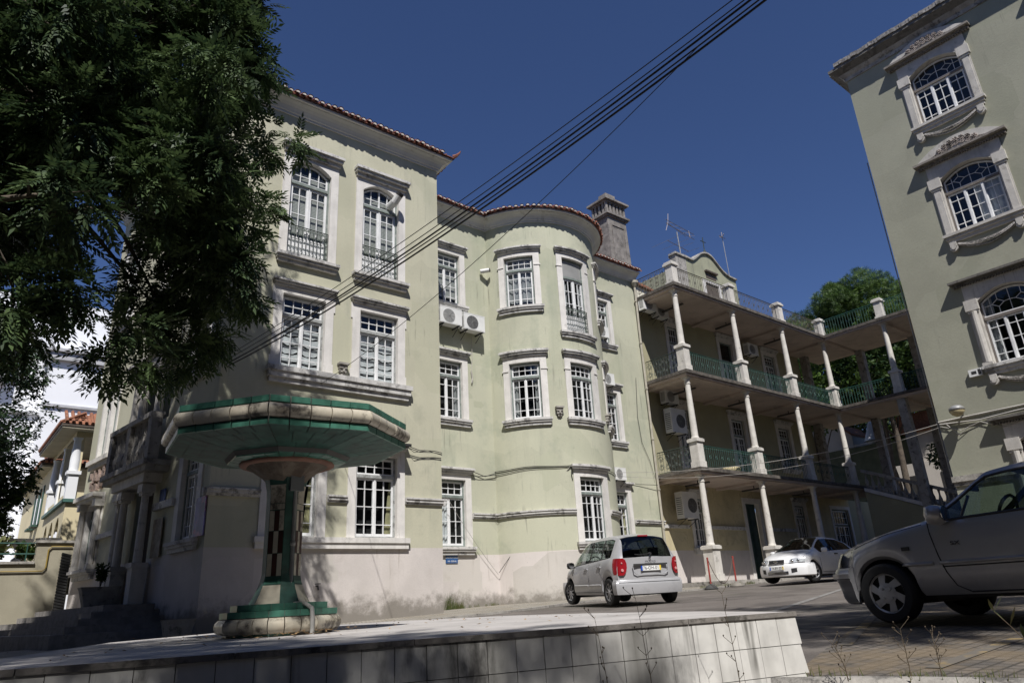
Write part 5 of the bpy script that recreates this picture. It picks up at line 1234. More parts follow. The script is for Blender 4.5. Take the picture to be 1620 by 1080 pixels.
    # wheels
    for ai,xa in enumerate(xw):
        for s in (1,-1):
            yw=S['track']/2*s; Rw=rwh; ax=Matrix.Rotation(R(90),3,'X')
            steer=S.get('steer',0) if ai==1 else 0
            rot=Matrix.Rotation(R(steer),3,'Z')@ax
            c=(xa,yw,Rw); w=.09
            W=MB(); W.lathe(c,[(Rw*.66,-w),(Rw*.9,-w*1.02),(Rw*.98,-w*.8),(Rw,-w*.4),(Rw,w*.4),(Rw*.98,w*.8),(Rw*.9,w*1.02),(Rw*.66,w),(Rw*.64,0),(Rw*.66,-w)],40,rot,cap=False); wh=W.build('wheel',tyre,t,smooth=True,angle=40)
            D=MB(); off=-s*(w*.55)  # lathe axis +h -> -Y after rotation about X by 90
            D.lathe(c,[(.01,off*.6),(Rw*.66,off*.6),(Rw*.67,off*.5)],32,rot); D.build('wheel_disc',dark,wh)
            D=MB(); ring=[(Rw*.60,off*1.25),(Rw*.68,off*1.55),(Rw*.70,off*1.2),(Rw*.62,off*1.0)]
            D.lathe(c,ring+[ring[0]],40,rot,cap=False)
            n=S['spokes']; stl=S['rim']
            def PP(r,a,h): return tuple(Vector(c)+rot@Vector((r*math.cos(a),r*math.sin(a),h)))
            h0=off*1.45
            if stl=='star':
                # hubcap with n angled windows
                for k in range(n):
                    a=2*math.pi*k/n
                    o=D.addv([PP(Rw*.26,a-.45,h0*1.05),PP(Rw*.26,a+.45,h0*1.05),PP(Rw*.62,a+.60,h0*.98),PP(Rw*.62,a+.15,h0*.98),PP(Rw*.46,a+.02,h0*1.02)]); D.addf([(0,1,2,3,4)],o)
                D.lathe(c,[(Rw*.0+.001,h0*1.15),(Rw*.20,h0*1.12),(Rw*.34,h0*1.04)],24,rot)
                for k in range(4): a=math.pi/4+k*math.pi/2; D.lathe(PP(Rw*.21,a,h0*1.2),[(.014,-.005),(.014,.006)],8,rot)
            else:
                for k in range(n):
                    a=2*math.pi*k/n
                    o=D.addv([PP(Rw*.12,a-.3,h0*1.1),PP(Rw*.12,a+.3,h0*1.1),PP(Rw*.62,a+.10,h0),PP(Rw*.62,a-.10,h0),PP(Rw*.12,a-.3,h0*.7),PP(Rw*.12,a+.3,h0*.7),PP(Rw*.62,a+.10,h0*.6),PP(Rw*.62,a-.10,h0*.6)]); D.addf([(0,1,2,3),(0,3,7,4),(1,5,6,2)],o)
                D.lathe(c,[(.001,h0*1.2),(Rw*.16,h0*1.12),(Rw*.17,h0*.9)],16,rot)
            D.build('rim',rimm,wh,smooth=True,angle=30)
            L=MB(); m=16; o=len(L.v)
            for i in range(m+1):
                a=math.pi*i/m
                for yy in (.50,.93*ip(xa,wid)): L.v.append((xa+ra*math.cos(a),yy*s,rwh+ra*math.sin(a)))
            L.addf([(2*i,2*i+2,2*i+3,2*i+1) for i in range(m)],o); L.quad((xa-ra,.5*s,rwh-.1),(xa+ra,.5*s,rwh-.1),(xa+ra,.5*s,rwh+ra),(xa-ra,.5*s,rwh+ra)); L.build('wheel_arch_liner',dark,t)
    U=MB(); U.box(x0+.2,x1-.25,-.62,.62,S['sill']-.03,S['sill']+.02); U.tube([(x0+.1,-.35,.3),(x0+.7,-.35,.3)],.04,8); U.box(xw[0]-.05,xw[0]+.05,-.6,.6,.2,.28); U.box(xw[1]-.1,xw[1]+.1,-.6,.6,.17,.3); U.build('underbody',dark,t)
    def plan(yf,front=True,out=0.):
        hw=ip(x1-.3 if front else x0+.3,wid); y=yf*hw; x=(x1 if front else x0)
        return (bow(x,y,hw)+(out if front else -out),y)
    def sidepos(x,fr,out=.004):
        # point on the body side at fraction between bottom and belt
        s=sect(x); zs=[p[2] for p in s[:6]]; ys=[p[1] for p in s[:6]]; xs_=[p[0] for p in s[:6]]; z=zs[0]+(zs[-1]-zs[0])*fr
        return (float(np.interp(z,zs,xs_)),float(np.interp(z,zs,ys))+out,z)
    def sidez(x,z,out=.004):
        s=sect(x)[:9]; zs=[p[2] for p in s]; return (float(np.interp(z,zs,[p[0] for p in s])),float(np.interp(z,zs,[p[1] for p in s]))+out,z)
    S['fn']=(sect,plan,sidepos,sidez,ip,wid,belt,top)
    S['detail'](t,S,sect,plan,sidez,body,x0,x1)
    t.location=loc; t.rotation_euler=(S.get('roll',0),S.get('pitch',0),yaw)
    return t
def seam(mb,pts,r=.004): mb.tube(pts,r,4,False)
def mirror_part(t,x,y,z,mat_,s=1,sc_=1.):
    m=MB(); m.lathe((x,s*y,z),[(.03,-.085),(.085,-.07),(.105,0),(.09,.06),(.03,.075)],12,Matrix.Diagonal((.75*sc_,1.05*sc_,1*sc_))); o=m.build('mirror',mat_,t,smooth=True)
    a=MB(); a.tube([(x+.02,s*(y-.16),z-.06),(x+.01,s*(y-.05),z-.03)],.025,6); a.build('mirror_arm',dark,o); g=MB(); g.lathe((x-.078*sc_,s*y,z),[(.075,-.003),(.075,.003)],12,Matrix.Rotation(R(90),3,'Y')); g.build('mirror_glass',chrome,o)
def plate(t,c,xdir,text,w=.52,h=.11,yellow_=True):
    c=Vector(c); xd=Vector(xdir); n=xd.cross(Vector((0,0,1)))
    p=MB(); rot=Matrix((xd,n,Vector((0,0,1)))).transposed()
    p.cbox(c,(w,.012,h),rot); P=p.build('number_plate',platew,t)
    q=MB(); q.cbox(c-xd*(w*.46)+n*.004,(w*.08,.012,h*.98),rot); q.build('plate_band',plateb,P)
    if yellow_: q=MB(); q.cbox(c+xd*(w*.46)+n*.004,(w*.08,.012,h*.98),rot); q.build('plate_band',platey,P)
    text_obj('plate_text',text,.105,ink,basis(c+n*.008+Vector((0,0,0)),xd,(0,0,1)),P,.001,sx=.9)
# ---------- silver hatch van-like car (rear view)
def d_van(t,S,sect,plan,sidez,body,x0,x1):
    # rear bumper
    for front in (False,True):
        mb=MB(); ys_=np.linspace(-1.0,1.0,19); pts=[plan(y,front,0) for y in ys_]; hw=.80
        pts=[(pts[0][0]+(.20 if not front else -.2),-.825)]+pts+[(pts[-1][0]+(.20 if not front else -.2),.825)]
        if not front: pts=list(reversed(pts))
        mb.sweep(pts,[(.0,.24),(.01,.24),(.03,.30),(.04,.42),(.04,.50),(.03,.56),(.0,.565)]) if front else mb.sweep(pts,[(.0,.24),(.01,.24),(.02,.29),(.03,.36),(.032,.44),(.03,.49),(.024,.50),(.02,.515),(.01,.55),(-.01,.56)])
        mb.build('bumper',silver,t,smooth=True,angle=35)
    mb=MB(); pts=list(reversed([plan(y,False,0) for y in np.linspace(-.95,.95,15)])); mb.sweep(pts,[(.024,.488),(.032,.494),(.030,.504),(.02,.508)]); mb.build('bumper_groove',dark,t)
    # tail lights
    for s in (1,-1):
        mb=MB(); rows=[(.66,.80,.965),(.72,.74,.985),(.82,.70,.99),(.92,.70,.985),(1.0,.73,.97),(1.04,.80,.955)]
        o=len(mb.v)
        for z,ya,yb in rows:
            for f in np.linspace(0,1,6):
                y=(ya+(yb-ya)*f); hw=ip(x0+.3,S['wid']); xx,yy=plan(min(y,1),False,.03); 
                extra=max(0,(f-.75)/.25)*.20
                mb.v.append((xx+extra,s*(y*hw+.012),z))
        mb.addf([(6*i+j,6*i+j+1,6*i+7+j,6*i+6+j) for i in range(5) for j in range(5)],o)
        T=mb.build('tail_light',redl,t,smooth=True)
        q=MB(); xx,yy=plan(.86,False,.045); q.lathe((xx,s*.70,.77),[(.035,0),(.03,.01)],12,Matrix.Rotation(R(-90),3,'Y')); q.lathe((xx+.0,s*.705,.93),[(.02,0),(.015,.01)],12,Matrix.Rotation(R(-90),3,'Y')); q.build('reflector',mk('lamp_pink',(.55,.25,.25),.2,var=.2,space='O'),T)
    plate(t,(x0-.028,0,.80),(0,-1,0),'76-OH-01')
    mb=MB(); mb.cbox((x0-.02,0,.885),(.05,.86,.035)); mb.build('handle_strip',mk('dark_chrome',(.12,.12,.12),.3,.6,var=.1),t)
    # recessed edges of the plate panel
    mb=MB()
    for s in (-1,1): mb.tube([(x0-.012,s*.46,.86),(x0-.022,s*.44,.72),(x0-.02,s*.36,.665)],.012,5)
    mb.tube([(x0-.02,-.36,.665),(x0-.022,0,.655),(x0-.02,.36,.665)],.010,5); mb.build('panel_edge',silver,t)
    # logo diamond and lettering
    b=MB(); z=1.04; xx=x0-.03
    ring=[(0,.055),(.034,0),(0,-.055),(-.034,0)]; inner=[(a*.45,c*.45) for a,c in ring]
    for i in range(4):
        a,c=ring[i],ring[(i+1)%4]; e,f=inner[i],inner[(i+1)%4]; o=b.addv([(xx,-a[0],z+a[1]),(xx,-c[0],z+c[1]),(xx-.0,-f[0],z+f[1]),(xx,-e[0],z+e[1]),(xx-.012,-(a[0]+e[0])/2,z+(a[1]+e[1])/2),(xx-.012,-(c[0]+f[0])/2,z+(c[1]+f[1])/2)]); b.addf([(0,1,5,4),(4,5,2,3)],o)
    b.build('emblem',chrome,t); text_obj('lettering','MODUS',.055,ink,basis((x0-.035,.0,.945),(0,-1,0),(0,0,1)),t,.002,sx=1.4)
    # wiper, high brake light
    mb=MB(); mb.tube([(x0-.02,-.02,1.12),(x0-.015,.26,1.10),(x0-.01,.38,1.115)],.010,5); mb.lathe((x0-.01,-.02,1.12),[(.035,-.02),(.03,.03)],10,Matrix.Rotation(R(-90),3,'Y')); mb.build('wiper',dark,t)
    mb=MB(); mb.cbox((x0+.235,0,1.545),(.03,.26,.03)); mb.build('brake_light',redl,t)
    # seams, handles, door strips
    for s in (1,-1):
        mb=MB()
        def P(x,z): q=sidez(x,z); return (q[0],s*q[1],q[2])
        for pts in ([(.92,.30),(.95,.5),(.93,.75),(.86,.97)],[(-.14,.28),(-.14,.6),(-.15,.97)],[(-.82,.95),(-.82,.78),(-.95,.62),(-1.0,.5)]): seam(mb,[P(*p) for p in pts],.0045)
        seam(mb,[P(x,.30) for x in np.linspace(.88,-.80,14)],.006)
        mb.build('door_gap',dark,t)
    for s in (1,-1):
        for x,z in ((.02,.86),(-.80,.88)):
            q=sidez(x,z,.012); m=MB(); m.cbox((q[0],s*q[1],z),(.19,.03,.03)); m.build('door_handle',silver,t)
        m=MB()
        for a,b_ in ((.82,-.08),(-.2,-.86)): m.tube([ (lambda q:(q[0],s*q[1],q[2]))(sidez(x,.47,.008)) for x in np.linspace(a,b_,8)],.016,5)
        m.build('side_strip',silver,t)
        mirror_part(t,.84,.92,.98,dark,s)
    # window trim
    for s in (1,-1): mb=MB(); mb.tube([(lambda q:(q[0],s*(q[1]+.002),q[2]))(sect(x)[6]) for x in np.linspace(1.2,-1.3,20)],.008,4); mb.build('window_trim',dark,t)
    for s in (1,-1):
        m=MB(); rows=[]
        for f in np.linspace(.55,.93,5):
            x,y=plan(f,True,.004)
            rows+= [(x-.10,s*y*1.0,.66),(x-.20,s*y*.98,.82)]
        o=m.addv(rows); m.addf([(2*i,2*i+2,2*i+3,2*i+1) for i in range(4)],o); m.build('headlight',lampc,t)
VAN=dict(name='parked_car',paint=silver,zroof=1.57,rw=.60,ra=.355,rwh=.305,axles=(-1.25,1.235),sill=.24,spokes=9,rim='spoke',track=1.50,steer=8,
    top=[(-1.86,.62),(-1.855,1.06),(-1.72,1.38),(-1.60,1.50),(-1.2,1.575),(-.5,1.59),(.1,1.575),(.45,1.50),(.95,1.20),(1.22,1.02),(1.5,.92),(1.75,.80),(1.90,.62)],
    belt=[(-1.87,1.04),(-1.3,1.05),(-.4,1.0),(.6,.95),(1.1,.90),(1.4,.84),(1.7,.70),(1.90,.55)],
    wid=[(-1.87,.79),(-1.5,.835),(-1.1,.85),(.5,.85),(1.3,.84),(1.7,.80),(1.90,.74)],under=[(-1.87,.36),(-1.7,.30),(-1.55,.24),(1.55,.24),(1.9,.28)],
    glassx=(1.13,.36,-1.52,-1.835),win=[(-1.38,-.90),(-.82,-.17),(-.10,.80)],bowf=.24,bowr=.14,sm=.07,rg=cdark,sg=cglass,detail=d_van)
van=car(VAN,(14.04,13.1,-.20),R(68.3),'silver hatchback seen from behind with red tail lights, parked beside the rounded bay')
van.rotation_euler=(R(-.2),R(-1.2),R(68.3))
# ---------- white car (front view)
def d_focus(t,S,sect,plan,sidez,body,x0,x1):
    mb=MB(); ys_=np.linspace(-1,1,19); pts=[plan(y,True,0) for y in ys_]; pts=[(pts[0][0]-.42,-.905)]+pts+[(pts[-1][0]-.42,.905)]
    mb.sweep(pts,[(-.02,.20),(.0,.20),(.03,.23),(.04,.33),(.04,.44),(.03,.54),(.0,.59),(-.02,.60)]); mb.build('bumper',whitep,t,smooth=True,angle=35)
    pts=list(reversed([plan(y,False,0) for y in ys_])); pts=[(pts[0][0]+.4,.9)]+pts+[(pts[-1][0]+.4,-.9)]
    mb=MB(); mb.sweep(pts,[(-.02,.24),(.03,.24),(.04,.35),(.04,.5),(.01,.6),(-.02,.6)]); mb.build('bumper',whitep,t,smooth=True,angle=35)
    def patch(name,pl,m,out=.078,front=True):
        mb=MB(); cols=[]; 
        ya,yb=pl[0],pl[1]; n=8; o=len(mb.v)
        for i in range(n+1):
            f=i/n; y=ya+(yb-ya)*f; z0=pl[2](f);z1=pl[3](f); x,yy=plan(y,front,out)
            mb.v+= [(x+pl[4]*0,yy*1.0,z0),(x-pl[4],yy*1.0,z1)]
        mb.addf([(2*i,2*i+2,2*i+3,2*i+1) for i in range(n)],o); return mb.build(name,m,t)
    gr=patch('grille',(-.34,.34,lambda f:.615-.01*abs(f-.5),lambda f:.73+.0*f,.03),dark,.04)
    m=MB(); x,y=plan(0,True,.065); m.lathe((x-.018,0,.675),[(.09,0),(.075,.008),(.001,.009)],20,Matrix.Rotation(R(90),3,'Y')@Matrix.Diagonal((.42,1,1))); m.build('emblem',chrome,gr)
    patch('lower_grille',(-.45,.45,lambda f:.27,lambda f:.36,.0),dark,.046)
    m=MB(); 
    for z in (.30,.335): m.tube([(plan(y,True,.052)[0],plan(y,True,.052)[1],z) for y in np.linspace(-.43,.43,9)],.007,4)
    m.build('grille_bar',chrome,t)
    for s in (1,-1):
        patch('fog_recess',(s*.56,s*.90,lambda f:.30+.04*f,lambda f:.44+.02*f,.0),dark,.046)
        mb=MB(); o=len(mb.v); n=8
        for i in range(n+1):
            f=i/n; y=s*(.50+.46*f); x,yy=plan(y,True,.02); x-=.10*f*f
            for g,(zz,dx) in enumerate(((.615+.02*f,0.),(.68+.035*f,-.05-.04*f),(.735+.075*f,-.14-.12*f))): mb.v.append((x+dx,yy*(1-.02*g),zz))
        mb.addf([(3*i+j,3*i+3+j,3*i+4+j,3*i+1+j) for i in range(n) for j in range(2)],o); H=mb.build('headlight',lampc,t,smooth=True)
        q=MB(); 
        for yy,r in ((.60,.06),(.76,.055)): x,_=plan(yy,True,.015); q.lathe((x-.02-.05*(yy>.7),s*yy*.86,.675),[(r,-.01),(r*.8,.02),(.001,.028)],12,Matrix.Rotation(R(90),3,'Y'))
        q.build('headlight_reflector',chrome,H,smooth=True)
        mirror_part(t,.72,.98,1.0,whitep,s)
    plate(t,(x1+.052,0,.47),(0,1,0),'74-BV-33',h=.11)
    for s in (1,-1):
        mb=MB()
        def P(x,z): q=sidez(x,z); return (q[0],s*q[1],q[2])
        for pts in ([(.88,.30),(.92,.5),(.92,.75),(.84,.98)],[(-.32,.28),(-.34,.6),(-.36,1.0)]): seam(mb,[P(*p) for p in pts],.005)
        seam(mb,[P(x,.30) for x in np.linspace(.84,-.3,10)],.006)
        seam(mb,[(lambda q:(q[0],s*q[1],q[2]))(sect(x)[7]) for x in np.linspace(1.9,1.15,8)],.005)
        mb.build('door_gap',dark,t)
    for s in (1,-1):
        q=sidez(-.18,.88,.012); m=MB(); m.cbox((q[0],s*q[1],.88),(.2,.03,.03)); m.build('door_handle',dark,t)
    m=MB(); m.tube([(1.08,-.1,1.0),(.85,-.45,1.12)],.008,4); m.tube([(1.05,.45,.99),(.85,.05,1.13)],.008,4); m.build('wiper',dark,t)
FOC=dict(name='parked_car',paint=whitep,zroof=1.46,rw=.56,ra=.365,rwh=.32,axles=(-1.32,1.32),sill=.22,spokes=7,rim='spoke',track=1.56,steer=-18,
    top=[(-2.12,.62),(-2.10,.95),(-1.95,1.03),(-1.5,1.28),(-.9,1.43),(-.2,1.475),(.25,1.45),(.75,1.21),(1.13,1.0),(1.5,.93),(1.85,.82),(2.05,.70),(2.14,.60)],
    belt=[(-2.12,.90),(-1.5,1.02),(-.5,.98),(.5,.93),(1.1,.90),(1.6,.82),(1.95,.68),(2.14,.54)],
    wid=[(-2.12,.76),(-1.8,.86),(-1.2,.90),(.6,.90),(1.4,.90),(1.8,.86),(2.14,.76)],under=[(-2.12,.34),(-1.7,.25),(-1.5,.22),(1.6,.22),(2.14,.24)],
    glassx=(1.06,.2,-1.15,-1.9),win=[(-1.35,-.45),(-.36,.78)],bowf=.34,bowr=.2,sm=.1,sg=cdark,detail=d_focus)
foc=car(FOC,(24.55,13.55,.09),R(179),'white hatchback facing left with its rear half in shade, parked in front of the arcade')
# ---------- near grey-silver car
def d_sax(t,S,sect,plan,sidez,body,x0,x1):
    mb=MB(); ys_=np.sin(np.linspace(-math.pi/2,math.pi/2,31)); pts=[plan(y,True,0) for y in ys_]; pts=[(x1-.315,-.803)]+pts+[(x1-.315,.803)]
    mb.sweep(pts,[(-.06,.19),(-.03,.20),(.0,.25),(.015,.34),(.03,.405),(.04,.42),(.045,.47),(.042,.515),(.02,.545),(-.03,.55)]); mb.build('bumper',silver2,t,smooth=True,angle=35)
    m=MB(); m.sweep([(x1-.30,.812+.0)][:0]+[plan(y,True,.0) for y in np.linspace(.35,1.,8)]+[(x1-.33,.80)],[(.055,.435),(.070,.445),(.072,.49),(.055,.50)]); m.sweep([(x1-.33,-.80)]+[plan(y,True,.0) for y in np.linspace(-1.,-.35,8)],[(.055,.435),(.070,.445),(.072,.49),(.055,.50)]); m.build('bumper_pad',silver2,t,smooth=True,angle=40)
    for s in (1,-1):
        mb=MB(); o=len(mb.v); n=10
        for i in range(n+1):
            f=i/n; y=s*(.52+.44*f); x,yy=plan(y,True,.030); x-=.03*f**3
            for g in range(5): zz=.552+.155*g/4*(1-.10*f); dx=-.005-.06*(g/4)**1.6; mb.v.append((x+dx,yy*(1.0-.02*(g/4)),zz))
        mb.addf([(5*i+j,5*i+5+j,5*i+6+j,5*i+1+j) for i in range(n) for j in range(4)],o); mb.build('headlight',lampy,t,smooth=True)
        mirror_part(t,.50,.865,.965,silver2 if s>0 else silver2,s,1.15)
        q=sidez(.90,.685,.006); m=MB(); m.cbox((q[0],s*q[1],.685),(.075,.016,.035)); m.build('side_marker',dark,t)
        q=sidez(-.62,.80,.012); m=MB(); m.cbox((q[0],s*q[1],.80),(.17,.03,.035)); m.build('door_handle',silver2,t)
    for s in (1,-1):
        mb=MB()
        def P(x,z,o_=.004): q=sidez(x,z,o_); return (q[0],s*q[1],q[2])
        seam(mb,[P(*p) for p in ((.66,.90),(.64,.80),(.60,.6),(.56,.45),(.50,.33),(.40,.275))],.0055); seam(mb,[P(x,.272) for x in np.linspace(.40,-.6,10)],.006)
        seam(mb,[P(*p) for p in ((-.72,.95),(-.74,.6),(-.66,.35),(-.6,.275))],.005)
        seam(mb,[(lambda q:(q[0],s*q[1],q[2]))(sect(x)[6]) for x in np.linspace(1.55,.72,10)],.004)
        mb.build('door_gap',dark,t)
    for s in (1,-1):
        m=MB(); rubs=[]
        for a,b_ in ((.60,-.70),(1.0-.02,.66)):
            xs_=np.linspace(a,b_,12); 
            for dz,r in ((.0,.018),): m.tube([(lambda q:(q[0],s*q[1],q[2]))(sidez(x,.535,.006)) for x in xs_],r,6)
        m.build('side_strip',silver2,t,smooth=True)
        m=MB(); m.tube([(lambda q:(q[0],s*q[1],q[2]))(sidez(x,.50,.006)) for x in np.linspace(.58,-.7,12)],.006,4); m.build('side_strip_shadow',dark,t)
        # ring of black seal round the side glass
        m=MB(); m.tube([(lambda q:(q[0],s*(q[1]+.002),q[2]))(sect(x)[6]) for x in np.linspace(.66,-1.2,20)],.013,5); m.tube([(lambda q:(q[0],s*(q[1]+.0),q[2]))(sect(x)[7]) for x in np.linspace(.60,-1.2,20)],.012,5); m.build('window_seal',dark,t)
        m=MB(); q0=sect(.40)[6];q1=sect(.36)[7]; m.tube([(.34,s*q0[1],q0[2]),(.30,s*q1[1],q1[2])],.014,5); m.build('quarter_bar',dark,t)
    q=sidez(.42,.70,.006); text_obj('lettering','SX',.05,ink,basis((q[0],q[1]+.002,.70),(-1,0,0),(0,0,1)),t,.002,sx=1.5)
    m=MB(); m.lathe((.50,0,1.24),[(.01,-.03),(.03,-.025),(.03,.025),(.01,.03)],8,Matrix.Diagonal((.5,3.4,1))); m.build('rear_view_mirror',dark,t)
    m=MB(); m.tube([(.60,.2,.985),(.35,.55,1.05)],.008,4); m.build('wiper',dark,t)
SAX=dict(name='parked_car',paint=silver2,zroof=1.34,rw=.545,ra=.325,rwh=.285,axles=(-1.19,1.19),sill=.25,spokes=6,rim='star',track=1.44,steer=0,
    top=[(-1.85,.60),(-1.83,.92),(-1.6,1.15),(-1.3,1.29),(-.7,1.355),(-.15,1.365),(.14,1.335),(.45,1.13),(.74,.945),(1.1,.885),(1.45,.81),(1.70,.755),(1.80,.71),(1.84,.66)],
    belt=[(-1.85,.80),(-1.3,.93),(-.5,.92),(.3,.90),(.75,.88),(1.1,.83),(1.45,.73),(1.7,.60),(1.84,.52)],
    wid=[(-1.85,.70),(-1.4,.78),(-.8,.80),(.8,.80),(1.3,.80),(1.6,.78),(1.84,.72)],under=[(-1.85,.34),(-1.6,.27),(-1.5,.25),(1.5,.25),(1.84,.24)],
    glassx=(.72,.16,-1.35,-1.72),win=[(-1.35,-.78),(-.70,.62)],sup=.23,bowf=.20,bowr=.16,sm=.08,detail=d_sax)
sax=car(SAX,(8.2,2.15,-.407),R(83),'grey silver hatchback seen from the side in the right foreground, cut by the picture edge')
BLOBS=[(3.41, 11.38, 10.38, 0.41), (2.78, 11.17, 10.49, 0.55), (2.14, 11.63, 10.88, 0.67), (2.82, 11.25, 9.23, 0.39), (2.47, 11.11, 8.4, 0.47), (2.78, 11.64, 7.98, 0.51), (4.18, 12.47, 9.32, 0.29), (4.56, 12.28, 9.32, 0.27), (3.5, 12.22, 8.62, 0.32), (3.06, 11.36, 7.13, 0.5), (3.72, 11.86, 7.24, 0.26), (2.8, 11.44, 6.5, 0.61), (3.57, 11.28, 6.04, 0.27), (3.03, 11.17, 5.42, 0.51), (3.34, 11.34, 5.15, 0.28), (2.97, 12.48, 5.13, 0.63), (3.46, 12.33, 4.93, 0.23), (2.89, 12.29, 4.33, 0.42), (2.3, 12.28, 5.08, 0.6), (1.84, 11.31, 3.99, 0.42), (1.78, 11.5, 3.53, 0.19), (2.46, 12.0, 3.91, 0.25), (2.81, 12.17, 12.42, 0.74), (2.84, 12.37, 5.99, 0.63), (-2.04, 12.03, 10.83, 0.58), (-1.57, 11.12, 8.42, 0.5), (-1.79, 13.53, 9.57, 0.65), (-1.51, 11.7, 7.62, 0.52), (-1.24, 9.99, 5.97, 0.46), (-1.39, 12.15, 6.52, 0.48), (-1.06, 10.66, 5.28, 0.5), (-1.0, 11.02, 4.94, 0.46), (-1.55, 12.51, 9.85, 0.61), (-1.29, 11.82, 8.6, 0.49), (-1.41, 14.0, 9.21, 0.68), (-0.85, 11.07, 6.65, 0.43), (-0.89, 13.95, 7.71, 0.59), (-0.64, 10.64, 5.28, 0.43), (-0.8, 14.03, 6.47, 0.57), (-0.97, 11.67, 9.54, 0.62), (-0.78, 10.54, 7.97, 0.44), (-0.65, 11.96, 8.35, 0.49), (-0.59, 12.13, 7.43, 0.49), (-0.38, 11.9, 6.86, 0.6), (-0.38, 11.65, 6.03, 0.45), (-0.25, 11.99, 5.43, 0.56), (-0.55, 10.03, 9.07, 0.45), (-0.32, 11.57, 9.68, 0.64), (-0.23, 13.08, 10.05, 0.68), (-0.25, 13.64, 9.8, 0.6), (0.04, 12.69, 8.09, 0.57), (0.11, 12.12, 7.1, 0.6), (0.21, 13.86, 7.3, 0.59), (0.39, 14.03, 6.87, 0.71), (-0.19, 14.06, 14.35, 0.67), (0.13, 13.88, 11.93, 0.75), (0.08, 9.86, 7.94, 0.54), (0.43, 13.25, 9.86, 0.71), (0.46, 10.69, 7.13, 0.57), (0.62, 13.2, 8.06, 0.69), (0.52, 9.95, 5.42, 0.41), (0.79, 12.48, 6.1, 0.63), (0.23, 9.85, 10.2, 0.54), (0.59, 11.17, 9.98, 0.63), (0.57, 10.22, 8.34, 0.59), (0.76, 12.05, 8.95, 0.67), (0.81, 10.09, 6.8, 0.54), (1.3, 13.48, 8.56, 0.63), (0.89, 12.18, 13.19, 0.66), (1.27, 12.95, 11.86, 0.7), (1.48, 13.53, 11.65, 0.68), (1.48, 12.56, 9.61, 0.74), (1.84, 13.82, 9.76, 0.68), (1.87, 13.62, 8.56, 0.66), (1.58, 10.42, 6.01, 0.52), (1.89, 11.34, 10.95, 0.66), (2.32, 13.92, 12.44, 0.76), (1.83, 11.12, 8.82, 0.58), (2.24, 13.45, 9.98, 0.8), (2.07, 10.5, 6.88, 0.62), (2.75, 13.93, 8.32, 0.74), (2.66, 12.67, 6.59, 0.58), (2.28, 11.13, 12.86, 0.75), (2.83, 12.9, 14.02, 0.87), (2.61, 12.56, 12.52, 0.71), (2.76, 11.56, 10.43, 0.66), (2.35, 9.86, 8.32, 0.55), (2.85, 12.5, 9.4, 0.73), (2.53, 10.49, 7.01, 0.59), (3.32, 13.85, 8.26, 0.83), (2.82, 10.93, 6.08, 0.52), (0.31, 10.83, 4.32, 0.36), (0.55, 11.89, 4.33, 0.3), (0.69, 11.84, 4.04, 0.15), (0.81, 11.67, 4.92, 0.34), (1.06, 10.72, 4.46, 0.23), (0.99, 10.86, 4.25, 0.16), (0.05, 10.95, 3.88, 0.42), (0.41, 11.92, 3.91, 0.2)]
# ================================================================ TREES
bark=mk('bark',(.10,.08,.06),.95,var=.35,vs=3,fine=.2,bump=.02,bs=14,dirt=.5,dcol=(.03,.025,.02),ds=5)
leafA=leafmat('leaf_dark_green',(.028,.052,.024),(.10,.15,.055),.55,.25,.8)
leafP=leafmat('pine_needles',(.03,.06,.015),(.11,.18,.035),.5,.15,.35)
leafH=leafmat('hedge_leaves',(.015,.032,.010),(.06,.10,.02),.45,.2,.5)
leafS=leafmat('loose_leaves',(.022,.045,.022),(.06,.10,.045),.4,.25,.8)
def np_mesh(name,V,F4,mat_,parent,off=(0,0,0)):
    me=bpy.data.meshes.new(name); n=len(V); m=len(F4)
    V=V-np.array(off)[None,:]
    me.vertices.add(n); me.vertices.foreach_set('co',V.astype(np.float32).ravel())
    me.loops.add(m*4); me.loops.foreach_set('vertex_index',F4.astype(np.int32).ravel())
    me.polygons.add(m); me.polygons.foreach_set('loop_start',np.arange(0,m*4,4,dtype=np.int32)); me.polygons.foreach_set('loop_total',np.full(m,4,dtype=np.int32))
    me.materials.append(mat_); me.update(calc_edges=True); me.validate()
    o=bpy.data.objects.new(name,me); COL.objects.link(o); o.parent=parent; return o
def frames(d,rng,roll=.6):
    # orthonormal frames with x along d
    d=d/np.linalg.norm(d,axis=1)[:,None]; up=np.tile([0,0,1.],(len(d),1))+rng.normal(0,roll,(len(d),3))*.5
    y=np.cross(up,d); y/=np.linalg.norm(y,axis=1)[:,None]+1e-9; z=np.cross(d,y); return d,y,z
def compound(n_pairs,L,ll,lw,droop):
    q=[]
    for i in range(n_pairs):
        x=L*(.22+.78*i/n_pairs); zc_=-droop*(x/L)**2*L*.5
        s=1-.35*abs(i/n_pairs-.4)
        for sg in (-1,1):
            a=math.radians(52-12*i/n_pairs); dx,dy=math.cos(a),sg*math.sin(a); l=ll*s; w=lw*s
            b=np.array([x,0,zc_]); tip=b+np.array([dx*l,dy*l,-.28*l]); mid=b+np.array([dx*l*.42,dy*l*.42,-.04*l]); px_=np.array([-dy*w,dx*w,0])*sg
            q.append([b,mid+px_*.5,tip,mid-px_*.5])
    x=L; zc_=-droop*L*.5; b=np.array([x,0,zc_]); q.append([b,b+[ll*.4,lw*.5,0],b+[ll,0,-.3*ll],b+[ll*.4,-lw*.5,0]])
    return np.array(q) # (k,4,3)
